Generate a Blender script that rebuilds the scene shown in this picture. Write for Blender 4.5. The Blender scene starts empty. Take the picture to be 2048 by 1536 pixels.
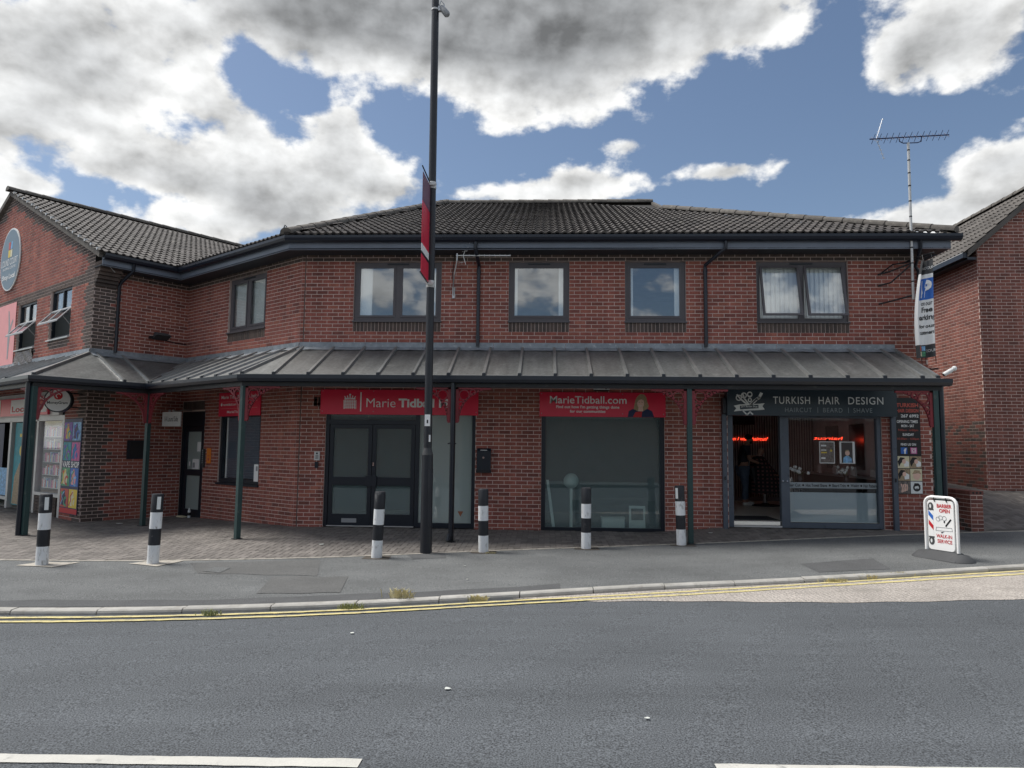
import bpy, bmesh, math, random
from mathutils import Vector, Matrix, noise as mnoise
random.seed(7)
R = math.radians
scene = bpy.context.scene
COL = scene.collection

# ------------------------------------------------------------------ camera
F_PX, PITCH, ROLL, YAW = 1420.0, R(5.08), 0.011, R(2.7)
cd = bpy.data.cameras.new('camera')
cam = bpy.data.objects.new('camera', cd)
COL.objects.link(cam)
cd.sensor_width = 36.0
cd.lens = F_PX / 2048.0 * 36.0
cd.clip_start, cd.clip_end = 0.05, 3000.0
fwd = Vector((-math.sin(YAW) * math.cos(PITCH), math.cos(YAW) * math.cos(PITCH), math.sin(PITCH)))
rgt = Vector((math.cos(YAW), math.sin(YAW), 0))
up = rgt.cross(fwd)
r2 = rgt * math.cos(ROLL) + up * math.sin(ROLL)
u2 = -rgt * math.sin(ROLL) + up * math.cos(ROLL)
cam.matrix_world = Matrix(((r2.x, u2.x, -fwd.x, 0), (r2.y, u2.y, -fwd.y, -13.9), (r2.z, u2.z, -fwd.z, 1.58), (0, 0, 0, 1)))
scene.camera = cam

# ------------------------------------------------------------------ sky
SUN_AZ, SUN_EL = R(-76), R(59)          # from +Y, positive towards +X
SKY_STRENGTH = 0.050
EXPOSURE = 1.12
world = bpy.data.worlds.new('World')
scene.world = world
world.use_nodes = True
world.cycles.sampling_method = 'MANUAL'
world.cycles.sample_map_resolution = 512
wt = world.node_tree
wt.nodes.clear()


class NB:
    """small node-graph helper"""
    def __init__(self, tree):
        self.t = tree

    def n(self, kind, **kw):
        nd = self.t.nodes.new(kind)
        for k, v in kw.items():
            setattr(nd, k, v)
        return nd

    def put(self, sock, v):
        if hasattr(v, 'is_output'):
            self.t.links.new(v, sock)
        elif v is not None:
            sock.default_value = v

    def math(self, op, a, b=None, c=None, clamp=False):
        nd = self.n('ShaderNodeMath', operation=op, use_clamp=clamp)
        for i, v in enumerate((a, b, c)):
            if v is not None:
                self.put(nd.inputs[i], v)
        return nd.outputs[0]

    def vec(self, op, a, b=None, out=0):
        nd = self.n('ShaderNodeVectorMath', operation=op)
        self.put(nd.inputs[0], a)
        if b is not None:
            self.put(nd.inputs[1], b)
        return nd.outputs['Value'] if op in ('DOT_PRODUCT', 'LENGTH') else nd.outputs[0]

    def mix(self, fac, a, b, blend='MIX'):
        nd = self.n('ShaderNodeMix', data_type='RGBA', blend_type=blend)
        self.put(nd.inputs[0], fac)
        self.put(nd.inputs[6], a)
        self.put(nd.inputs[7], b)
        return nd.outputs[2]

    def ramp(self, fac, lo, hi, a=0.0, b=1.0, smooth=True):
        nd = self.n('ShaderNodeMapRange')
        nd.interpolation_type = 'SMOOTHSTEP' if smooth else 'LINEAR'
        self.put(nd.inputs[0], fac)
        for i, v in enumerate((lo, hi, a, b)):
            nd.inputs[i + 1].default_value = v
        return nd.outputs[0]

    def noise(self, vec, scale, detail=4, rough=0.55, lac=2.0, out=0, dist=0.0):
        nd = self.n('ShaderNodeTexNoise')
        self.put(nd.inputs['Vector'], vec)
        nd.inputs['Scale'].default_value = scale
        nd.inputs['Detail'].default_value = detail
        nd.inputs['Roughness'].default_value = rough
        nd.inputs['Lacunarity'].default_value = lac
        nd.inputs['Distortion'].default_value = dist
        return nd.outputs[out]


W = NB(wt)
sky = W.n('ShaderNodeTexSky', sky_type='NISHITA', sun_disc=False, sun_elevation=SUN_EL, sun_rotation=SUN_AZ)
sky.air_density, sky.dust_density, sky.ozone_density = 1.0, 1.0, 1.0
tc = W.n('ShaderNodeTexCoord')
D = tc.outputs['Generated']
sep = W.n('ShaderNodeSeparateXYZ')
W.put(sep.inputs[0], D)
az = W.math('ARCTAN2', sep.outputs[0], sep.outputs[1])
el = W.math('ARCSINE', sep.outputs[2])
comb = W.n('ShaderNodeCombineXYZ')
W.put(comb.inputs[0], az)
W.put(comb.inputs[1], el)
AE = comb.outputs[0]
# clouds: (azimuth deg, elevation deg, radius az, radius el, amount); they stand at fixed places in the sky
CLOUDS = [(-11.6, 31.8, 18.1, 3.7, 0.78),
          (3.6, 30.0, 10.1, 4.3, 0.58),
          (-2.4, 33.8, 20.4, 2.4, 0.5),
          (16.4, 30.8, 4.4, 1.8, 0.34),
          (-19.6, 30.0, 4.4, 2.8, 0.3),
          (-37.5, 26.5, 8.1, 3.1, 0.4),
          (-32.5, 23.8, 7.4, 2.8, 0.22),
          (-38.0, 21.2, 4.7, 2.7, 0.3),
          (-27.7, 28.9, 4.7, 2.7, 0.18),
          (-32.5, 19.2, 8.1, 2.4, 0.29),
          (-24.6, 23.3, 3.3, 2.3, 0.28),
          (-24.3, 18.3, 7.1, 2.5, 0.38),
          (-16.5, 21.5, 4.8, 3.0, 0.5),
          (-16.6, 24.3, 2.8, 1.4, 0.25),
          (-20.2, 17.1, 7.8, 1.5, 0.35),
          (-37.8, 17.0, 3.2, 0.8, 0.28),
          (-5.9, 19.9, 9.9, 1.0, 0.36),
          (3.6, 21.0, 4.9, 1.0, 0.36),
          (6.9, 23.3, 3.2, 0.9, 0.62),
          (15.0, 21.0, 3.3, 0.9, 0.66),
          (20.5, 19.4, 1.0, 0.6, 0.3),
          (29.4, 27.0, 5.8, 3.2, 0.5),
          (26.2, 26.4, 3.7, 1.8, 0.2),
          (32.8, 18.9, 2.9, 1.1, 0.46),
          (29.5, 16.4, 5.3, 1.4, 0.56),
          (15.5, 24.9, 6.9, 3.6, -0.75),
          (18.4, 18.6, 5.5, 1.8, -0.45),
          (-10.2, 24.4, 4.6, 1.6, -0.5),
          (-20.6, 26.1, 2.3, 1.1, -0.42),
          (24.0, 21.3, 3.9, 2.6, -0.65),
          (21.4, 26.0, 3.1, 2.8, -0.55),
          (10.4, 19.3, 3.9, 1.2, -0.5),
          (-29.5, 17.5, 5.2, 0.8, -0.45),
          (-0.6, 23.3, 6.2, 1.4, -0.55),
          (29.8, 22.2, 3.2, 1.5, -0.45),
          (-24.4, 27.0, 1.7, 1.6, -0.42),
          (-29.1, 22.5, 2.0, 1.3, -0.22),
          (-35.3, 20.0, 2.1, 0.9, -0.2),
          (24.9, 18.5, 2.5, 1.0, -0.4)]
bias = None
for a, e, ra, re_, amt in CLOUDS:
    sx, sy = 1 / R(ra), 1 / R(re_)
    d = W.n('ShaderNodeVectorMath', operation='MULTIPLY_ADD')
    W.put(d.inputs[0], AE)
    d.inputs[1].default_value = (sx, sy, 0)
    d.inputs[2].default_value = (-R(a) * sx, -R(e) * sy, 0)
    g = W.math('POWER', 0.3679, W.vec('DOT_PRODUCT', d.outputs[0], d.outputs[0]))
    bias = W.math('MULTIPLY', g, amt) if bias is None else W.math('MULTIPLY_ADD', g, amt, bias)
# broken cloud goes on round the unseen sky, added to brighten the shaded front
turn = W.math('MULTIPLY', az, 1 / R(62))
bias = W.math('ADD', bias, W.math('MULTIPLY_ADD', W.math('POWER', 2.718, W.math('MULTIPLY', W.math('MULTIPLY', turn, turn), -1.0)), -0.12, 0.12))
# a flat cloud layer seen in perspective
inv = W.math('DIVIDE', 1.0, W.math('ADD', W.math('MAXIMUM', sep.outputs[2], 0.0), 0.22))
plane = W.vec('SCALE', D)
wt.links.new(inv, plane.node.inputs['Scale'])


dome = W.vec('MULTIPLY', D, (1.0, 1.0, 1.45))
big = W.noise(dome, 5.0, 2, 0.5)
fine = W.noise(dome, 13.0, 11, 0.56)
dens = W.math('MULTIPLY_ADD', W.math('SUBTRACT', big, 0.5), 0.85, W.math('MULTIPLY_ADD', W.math('SUBTRACT', fine, 0.5), 1.65, bias))
soft = W.noise(dome, 13.0, 5, 0.52)
lit = W.noise(W.vec('ADD', dome, (-0.012, 0.0, 0.022)), 13.0, 5, 0.52)          # towards the sun
relief = W.math('SUBTRACT', soft, lit)
cover = W.ramp(dens, 0.03, 0.30)
thick = W.ramp(W.math('MULTIPLY_ADD', bias, 0.66, W.math('MULTIPLY', dens, 0.34)), 0.14, 0.90, smooth=False)
bright = W.math('ADD', W.ramp(thick, 0.0, 1.0, 0.47, 0.15, smooth=False), W.math('MULTIPLY', relief, W.ramp(thick, 0.0, 1.0, 0.9, 0.35, smooth=False)))
bright = W.math('MINIMUM', W.math('MAXIMUM', bright, 0.085), 0.48)
tint = W.mix(thick, (1.0, 1.0, 0.985, 1), (0.94, 0.97, 1.0, 1))
cloud = W.mix(1.0, tint, bright, 'MULTIPLY')
skyc = W.mix(1.0, sky.outputs[0], (SKY_STRENGTH, SKY_STRENGTH, SKY_STRENGTH, 1), 'MULTIPLY')
# light reaching the haze low down
allc = W.mix(cover, skyc, cloud)
bg = W.n('ShaderNodeBackground')
W.put(bg.inputs[0], allc)
bg.inputs[1].default_value = 1.0
wo = W.n('ShaderNodeOutputWorld')
wt.links.new(bg.outputs[0], wo.inputs[0])

# ------------------------------------------------------------------ sun (behind thin cloud: soft)
ld = bpy.data.lights.new('sun', 'SUN')
ld.energy, ld.angle, ld.color = 2.2, R(24), (1.0, 0.965, 0.91)
sun = bpy.data.objects.new('sun', ld)
COL.objects.link(sun)
sdir = Vector((math.sin(SUN_AZ) * math.cos(SUN_EL), math.cos(SUN_AZ) * math.cos(SUN_EL), math.sin(SUN_EL)))
sun.rotation_euler = (-sdir).to_track_quat('-Z', 'Y').to_euler()
sun.location = sdir * 60

scene.view_settings.view_transform = 'Standard'
scene.view_settings.look = 'None'
scene.view_settings.exposure = EXPOSURE
scene.view_settings.gamma = 1.0
scene.view_settings.use_curve_mapping = False
scene.cycles.max_bounces = 8
scene.cycles.transparent_max_bounces = 12
scene.cycles.sample_clamp_indirect = 6.0

# ------------------------------------------------------------------ materials
MATS = {}


def material(name):
    m = bpy.data.materials.new(name)
    m.use_nodes = True
    m.node_tree.nodes.clear()
    MATS[name] = m
    return m, NB(m.node_tree)


def finish(nb, shader):
    o = nb.n('ShaderNodeOutputMaterial')
    nb.t.links.new(shader, o.inputs[0])


def c4(c):
    return (c[0], c[1], c[2], 1.0)


def M(name, col, rough=0.6, metal=0.0, spec=0.4, var=0.12, vscale=3.0, dirt=0.0, dirt_col=(0.05, 0.045, 0.04), bump=0.0, bscale=60.0,
      emit=None, rand=0.0, coat=0.0, fine=0.0, fscale=220.0, stretch=None, streak=None):
    """principled material: colour varied by noise in world space, optional dirt, bump and per-piece variation"""
    m, b = material(name)
    geo = b.n('ShaderNodeNewGeometry')
    pos = geo.outputs['Position']
    if stretch:
        pos = b.vec('MULTIPLY', pos, stretch)
    c = c4(col)
    out = c
    if var:
        nz = b.noise(pos, vscale, 5, 0.6)
        k = b.ramp(nz, 0.25, 0.75, 1 - var, 1 + var, smooth=False)
        out = b.mix(1.0, out, k, 'MULTIPLY')
    if streak:
        ns = b.noise(b.vec('MULTIPLY', pos, streak[0]), 1.6, 5, 0.6)
        out = b.mix(1.0, out, b.ramp(ns, 0.3, 0.7, 1 - streak[1], 1 + streak[1], smooth=False), 'MULTIPLY')
    if rand:
        oi = b.n('ShaderNodeObjectInfo')
        rv = b.math('FRACT', b.math('ADD', geo.outputs['Random Per Island'], oi.outputs['Random']))
        out = b.mix(1.0, out, b.ramp(rv, 0, 1, 1 - rand, 1 + rand, smooth=False), 'MULTIPLY')
    if fine:
        nz2 = b.noise(pos, fscale, 2, 0.5)
        out = b.mix(1.0, out, b.ramp(nz2, 0.3, 0.7, 1 - fine, 1 + fine, smooth=False), 'MULTIPLY')
    if dirt:
        nd = b.noise(pos, vscale * 2.3, 8, 0.65)
        out = b.mix(b.ramp(nd, 0.62 - dirt * 0.3, 0.72), out, c4(dirt_col))
    p = b.n('ShaderNodeBsdfPrincipled')
    b.put(p.inputs['Base Color'], out)
    p.inputs['Roughness'].default_value = rough
    p.inputs['Metallic'].default_value = metal
    p.inputs['Specular IOR Level'].default_value = spec
    if coat:
        p.inputs['Coat Weight'].default_value = coat
    if emit:
        p.inputs['Emission Color'].default_value = c4(emit[:3])
        p.inputs['Emission Strength'].default_value = emit[3]
    if bump:
        bn = b.n('ShaderNodeBump')
        bn.inputs['Strength'].default_value = bump
        bn.inputs['Distance'].default_value = 0.01
        b.put(bn.inputs['Height'], b.noise(pos, bscale, 6, 0.65))
        b.t.links.new(bn.outputs[0], p.inputs['Normal'])
    finish(b, p.outputs[0])
    return m


def brick_mat(name, cols, stain=0.25):
    m, b = material(name)
    geo = b.n('ShaderNodeNewGeometry')
    oi = b.n('ShaderNodeObjectInfo')
    rv = b.math('FRACT', b.math('ADD', geo.outputs['Random Per Island'], oi.outputs['Random']))
    cr = b.n('ShaderNodeValToRGB')
    el_ = cr.color_ramp.elements
    el_[0].position, el_[0].color = 0.0, c4(cols[0])
    el_[1].position, el_[1].color = 1.0, c4(cols[-1])
    for i, c in enumerate(cols[1:-1]):
        e = el_.new((i + 1) / (len(cols) - 1))
        e.color = c4(c)
    b.put(cr.inputs[0], rv)
    pos = geo.outputs['Position']
    n1 = b.noise(pos, 45, 5, 0.65)
    c = b.mix(1.0, cr.outputs[0], b.ramp(n1, 0.25, 0.75, 0.72, 1.28, smooth=False), 'MULTIPLY')
    n2 = b.noise(pos, 0.8, 6, 0.6)
    c = b.mix(1.0, c, b.ramp(n2, 0.25, 0.75, 1 - stain, 1 + stain, smooth=False), 'MULTIPLY')
    n3 = b.noise(b.vec('MULTIPLY', pos, (3.0, 3.0, 0.30)), 1.5, 5, 0.62)          # rain streaks
    c = b.mix(1.0, c, b.ramp(n3, 0.30, 0.70, 0.74, 1.16, smooth=False), 'MULTIPLY')
    p = b.n('ShaderNodeBsdfPrincipled')
    b.put(p.inputs['Base Color'], c)
    p.inputs['Roughness'].default_value = 0.8
    p.inputs['Specular IOR Level'].default_value = 0.3
    bn = b.n('ShaderNodeBump')
    bn.inputs['Strength'].default_value = 0.5
    bn.inputs['Distance'].default_value = 0.004
    b.put(bn.inputs['Height'], b.noise(pos, 160, 4, 0.7))
    b.t.links.new(bn.outputs[0], p.inputs['Normal'])
    finish(b, p.outputs[0])
    return m


def glass_mat(name, tint=(0.8, 0.86, 0.86), refl=0.12, rough=0.0, veil=0.0, veil_col=(0.3, 0.34, 0.34), blur=0.0):
    """pane: what lies behind shows through, sky and street reflect; veil and blur give a frosted film"""
    m, b = material(name)
    if blur:
        tr = b.n('ShaderNodeBsdfRefraction')
        tr.inputs['Roughness'].default_value = blur
        tr.inputs['IOR'].default_value = 1.02
    else:
        tr = b.n('ShaderNodeBsdfTransparent')
    tr.inputs[0].default_value = c4(tint)
    body = tr.outputs[0]
    if veil:
        df = b.n('ShaderNodeBsdfDiffuse')
        df.inputs[0].default_value = c4(veil_col)
        ms = b.n('ShaderNodeMixShader')
        ms.inputs[0].default_value = veil
        b.t.links.new(body, ms.inputs[1])
        b.t.links.new(df.outputs[0], ms.inputs[2])
        body = ms.outputs[0]
    gl = b.n('ShaderNodeBsdfGlossy')
    gl.inputs['Roughness'].default_value = rough
    gl.inputs[0].default_value = (0.95, 0.97, 1, 1)
    lw = b.n('ShaderNodeLayerWeight')
    lw.inputs[0].default_value = 0.5
    fac = b.math('ADD', b.math('MULTIPLY_ADD', b.math('POWER', lw.outputs['Facing'], 5.0), 0.9, 0.035), refl, clamp=True)
    ms = b.n('ShaderNodeMixShader')
    b.t.links.new(fac, ms.inputs[0])
    b.t.links.new(body, ms.inputs[1])
    b.t.links.new(gl.outputs[0], ms.inputs[2])
    finish(b, ms.outputs[0])
    return m


brick_mat('brick_red', [(0.185, 0.069, 0.057), (0.265, 0.089, 0.07), (0.295, 0.097, 0.075), (0.32, 0.106, 0.08), (0.275, 0.092, 0.072), (0.355, 0.128, 0.09), (0.21, 0.075, 0.061)])
brick_mat('brick_dark', [(0.075, 0.061, 0.056), (0.10, 0.076, 0.066), (0.12, 0.088, 0.074), (0.085, 0.069, 0.063)])
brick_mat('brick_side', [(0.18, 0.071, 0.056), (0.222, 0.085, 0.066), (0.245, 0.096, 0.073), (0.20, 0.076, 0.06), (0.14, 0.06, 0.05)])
M('mortar', (0.57, 0.455, 0.41), 0.9, var=0.22, vscale=2.0, bump=0.2, bscale=200)
M('asphalt', (0.086, 0.094, 0.102), 0.85, var=0.10, vscale=0.7, bump=0.9, bscale=95, fine=0.72, fscale=92, streak=((0.10, 0.9, 1), 0.16), spec=0.35)
M('asphalt_old', (0.125, 0.130, 0.130), 0.9, var=0.16, vscale=1.3, bump=0.8, bscale=90, fine=0.6, fscale=90, streak=((0.25, 0.8, 1), 0.14), spec=0.3)
M('asphalt_patch', (0.082, 0.084, 0.086), 0.9, var=0.18, vscale=2.2, bump=0.7, bscale=110, fine=0.5, fscale=160)
M('asphalt_patch_grey', (0.104, 0.105, 0.103), 0.9, var=0.15, vscale=2.0, bump=0.8, bscale=80, fine=0.5, fscale=120)
M('soil', (0.07, 0.06, 0.05), 0.95, var=0.3, vscale=9, bump=0.6)
M('joint_sand', (0.10, 0.092, 0.082), 0.95, var=0.2, vscale=4)
M('paver', (0.162, 0.147, 0.134), 0.85, var=0.18, vscale=1.1, rand=0.22, bump=0.4, bscale=140)
M('kerb', (0.36, 0.35, 0.325), 0.85, var=0.2, vscale=3, dirt=0.45, dirt_col=(0.27, 0.26, 0.235), bump=0.5, bscale=70, rand=0.1)
M('edging', (0.40, 0.37, 0.32), 0.9, var=0.25, vscale=4, dirt=0.5, dirt_col=(0.2, 0.185, 0.16))
M('grass', (0.22, 0.24, 0.10), 0.8, var=0.35, vscale=12)
M('dry_grass', (0.50, 0.44, 0.24), 0.8, var=0.3, vscale=12)
M('tile', (0.050, 0.044, 0.041), 0.75, var=0.35, vscale=2.0, rand=0.4, dirt=0.25, dirt_col=(0.14, 0.13, 0.112), bump=0.6, bscale=60, spec=0.35)
M('tile_grey', (0.095, 0.086, 0.078), 0.8, var=0.25, vscale=2.0, rand=0.2, bump=0.6, bscale=60)
M('ridge_tile', (0.11, 0.10, 0.09), 0.85, var=0.35, vscale=5, rand=0.2, dirt=0.4, dirt_col=(0.19, 0.18, 0.155), bump=0.6)
M('deck', (0.03, 0.028, 0.026), 0.9)
M('gutter', (0.008, 0.012, 0.022), 0.28, spec=0.5, var=0.2)
M('fascia', (0.15, 0.175, 0.22), 0.35, var=0.1)
M('soffit', (0.03, 0.032, 0.038), 0.6)
M('frame_brown', (0.092, 0.084, 0.092), 0.4, var=0.08)
M('frame_dark', (0.012, 0.017, 0.026), 0.35, var=0.1)
M('frame_grey', (0.085, 0.105, 0.135), 0.4, var=0.12, dirt=0.2, dirt_col=(0.03, 0.035, 0.045))
M('aluminium', (0.55, 0.55, 0.54), 0.45, metal=0.4, var=0.12)
M('steel', (0.5, 0.51, 0.52), 0.35, metal=0.9, var=0.1)
M('sheet', (0.112, 0.115, 0.112), 0.42, metal=0.2, rand=0.14, var=0.22, vscale=1.6, dirt=0.12, dirt_col=(0.19, 0.19, 0.18), streak=((6, 0.5, 0.5), 0.2), fine=0.25, fscale=22, spec=0.5, bump=0.1, bscale=4)
M('seam', (0.23, 0.235, 0.23), 0.35, metal=0.5, var=0.2, vscale=5)
M('lead', (0.23, 0.255, 0.28), 0.5, metal=0.25, var=0.3, vscale=6, dirt=0.25, dirt_col=(0.40, 0.42, 0.43), bump=0.5, bscale=14)
M('green_paint', (0.026, 0.058, 0.058), 0.4, var=0.15, dirt=0.12, dirt_col=(0.09, 0.11, 0.10))
M('black_paint', (0.013, 0.014, 0.017), 0.42, var=0.25, dirt=0.12, dirt_col=(0.05, 0.05, 0.05))
M('post_black', (0.020, 0.022, 0.028), 0.38, var=0.2, bump=0.15, bscale=30)
M('red_iron', (0.20, 0.026, 0.034), 0.5, var=0.2)
M('bollard_white', (0.74, 0.76, 0.77), 0.6, var=0.07, vscale=9, dirt=0.34, dirt_col=(0.30, 0.29, 0.27), stretch=(1, 1, 0.35))
M('bollard_black', (0.018, 0.020, 0.025), 0.55, var=0.3, dirt=0.15, dirt_col=(0.10, 0.10, 0.10))
M('sign_red', (0.72, 0.028, 0.07), 0.3, var=0.04)
M('sign_white', (0.84, 0.84, 0.83), 0.5, var=0.03)
M('white_plastic', (0.70, 0.71, 0.70), 0.45, var=0.06)
M('print_black', (0.012, 0.012, 0.014), 0.4, var=0.0)
M('print_grey', (0.30, 0.31, 0.32), 0.5, var=0.0)
M('print_silver', (0.74, 0.77, 0.76), 0.4, var=0.06)
M('print_dim', (0.27, 0.31, 0.33), 0.5, var=0.1)
M('print_red', (0.52, 0.018, 0.025), 0.45, var=0.0)
M('print_brick', (0.55, 0.10, 0.07), 0.5, var=0.0)
M('print_blue', (0.03, 0.14, 0.50), 0.45, var=0.0)
M('print_navy', (0.012, 0.02, 0.075), 0.45, var=0.1)
M('print_sky', (0.20, 0.42, 0.66), 0.45, var=0.65, vscale=16)
M('print_pink', (0.80, 0.34, 0.34), 0.5, var=0.06)
M('print_magenta', (0.55, 0.10, 0.30), 0.45, var=0.6, vscale=14)
M('print_purple', (0.17, 0.06, 0.36), 0.45, var=0.65, vscale=16)
M('print_yellow', (0.75, 0.55, 0.06), 0.45, var=0.1)
M('print_orange', (0.75, 0.22, 0.03), 0.45, var=0.1)
M('print_green', (0.08, 0.30, 0.16), 0.45, var=0.65, vscale=16)
M('print_teal', (0.01, 0.27, 0.33), 0.45, var=0.3, vscale=9)
M('print_cream', (0.72, 0.66, 0.45), 0.5, var=0.12, vscale=20)
M('print_sepia', (0.36, 0.27, 0.17), 0.5, var=0.5, vscale=25)
M('print_skin', (0.78, 0.52, 0.42), 0.5, var=0.08, vscale=20)
M('print_hair', (0.36, 0.27, 0.15), 0.5, var=0.3, vscale=30)
M('print_photo', (0.16, 0.14, 0.13), 0.4, var=0.8, vscale=22)
M('shop_navy', (0.030, 0.048, 0.064), 0.3, var=0.15, vscale=1.5)
M('oval_blue', (0.17, 0.235, 0.29), 0.5, var=0.08)
M('rubber', (0.055, 0.057, 0.06), 0.75, var=0.15)
M('road_white', (0.50, 0.49, 0.45), 0.8, var=0.10, vscale=4, dirt=0.22, dirt_col=(0.30, 0.30, 0.28), bump=0.5)
M('road_yellow', (0.56, 0.48, 0.22), 0.8, var=0.15, vscale=5, dirt=0.55, dirt_col=(0.30, 0.275, 0.20), bump=0.5)
M('concrete', (0.34, 0.31, 0.28), 0.9, var=0.16, vscale=1.2, dirt=0.35, dirt_col=(0.25, 0.23, 0.205), bump=0.9, bscale=40, fine=0.45, fscale=55)
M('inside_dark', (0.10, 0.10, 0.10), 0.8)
M('inside_wall', (0.84, 0.84, 0.83), 0.8)
M('inside_mid', (0.38, 0.40, 0.40), 0.8)
M('inside_floor', (0.70, 0.68, 0.60), 0.35, var=0.08)
M('mat', (0.03, 0.032, 0.036), 0.9)
M('slat', (0.42, 0.42, 0.40), 0.6, var=0.2)
M('blind', (0.86, 0.87, 0.85), 0.7, var=0.05)
M('navy_cloth', (0.03, 0.034, 0.05), 0.85)
M('jeans', (0.09, 0.13, 0.19), 0.85, var=0.2, vscale=12)
M('skin', (0.42, 0.25, 0.18), 0.55, var=0.06)
M('hair', (0.015, 0.012, 0.01), 0.6)
M('trainer', (0.7, 0.7, 0.68), 0.6)
M('banner_purple', (0.17, 0.085, 0.13), 0.6, var=0.15)
M('leather', (0.012, 0.012, 0.014), 0.35)
M('chrome', (0.7, 0.7, 0.7), 0.15, metal=1.0)
M('neon', (0.9, 0.12, 0.05), 0.5, emit=(1.0, 0.06, 0.025, 1.1))
M('leaf', (0.07, 0.13, 0.04), 0.6, var=0.3, vscale=15)
M('terracotta', (0.33, 0.13, 0.07), 0.8)
M('clear_plastic', (0.06, 0.04, 0.03), 0.2)
M('litter', (0.55, 0.57, 0.53), 0.7, var=0.15, vscale=30)
M('hedge', (0.05, 0.085, 0.03), 0.8, var=0.5, vscale=4)
M('opposite_wall', (0.19, 0.105, 0.085), 0.85, var=0.25, vscale=2)
glass_mat('glass_up', (0.96, 0.98, 0.98), refl=0.11)
glass_mat('glass_shop', (0.97, 0.98, 0.98), refl=0.012)
glass_mat('glass_film', (0.90, 0.97, 0.95), refl=0.025, veil=0.22, veil_col=(0.26, 0.35, 0.36), blur=0.11)
glass_mat('glass_frost', (0.5, 0.56, 0.58), refl=0.03, veil=0.72, veil_col=(0.44, 0.53, 0.57), blur=0.5)
glass_mat('glass_side', (0.7, 0.78, 0.74), refl=0.04, veil=0.55, veil_col=(0.50, 0.58, 0.56), blur=0.28)


def plaid():
    m, b = material('plaid')
    geo = b.n('ShaderNodeTexCoord')
    s = b.n('ShaderNodeSeparateXYZ')
    b.put(s.inputs[0], b.vec('SCALE', geo.outputs['Object']))
    s.inputs[0].links[0].from_node.inputs['Scale'].default_value = 11.0
    f = None
    for ax in (0, 2):
        w = b.math('GREATER_THAN', b.math('FRACT', s.outputs[ax]), 0.55)
        f = w if f is None else b.math('ADD', f, w)
    c = b.mix(b.math('GREATER_THAN', f, 1.5), (0.012, 0.012, 0.014, 1), (0.24, 0.11, 0.11, 1))
    p = b.n('ShaderNodeBsdfPrincipled')
    b.put(p.inputs['Base Color'], c)
    p.inputs['Roughness'].default_value = 0.8
    finish(b, p.outputs[0])


plaid()

# ------------------------------------------------------------------ mesh helpers
def V(*a):
    return Vector(a)


class Frame:
    """wall frame: s along the wall (left to right as seen from outside), d outwards, z up"""
    def __init__(self, P, u, n=None, z=0.0):
        self.P = Vector((P[0], P[1], z))
        self.u = Vector((u[0], u[1], 0)).normalized()
        self.n = Vector((self.u.y, -self.u.x, 0)) if n is None else Vector((n[0], n[1], 0))

    def __call__(self, s, d, z):
        return self.P + self.u * s + self.n * d + Vector((0, 0, z))

    def sub(self, s, d, z):
        f = Frame((0, 0), self.u, self.n)
        f.P = self(s, d, z)
        return f


WF = Frame((0, 0), (1, 0), (0, 1))     # plain world axes: s = x, d = y


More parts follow.
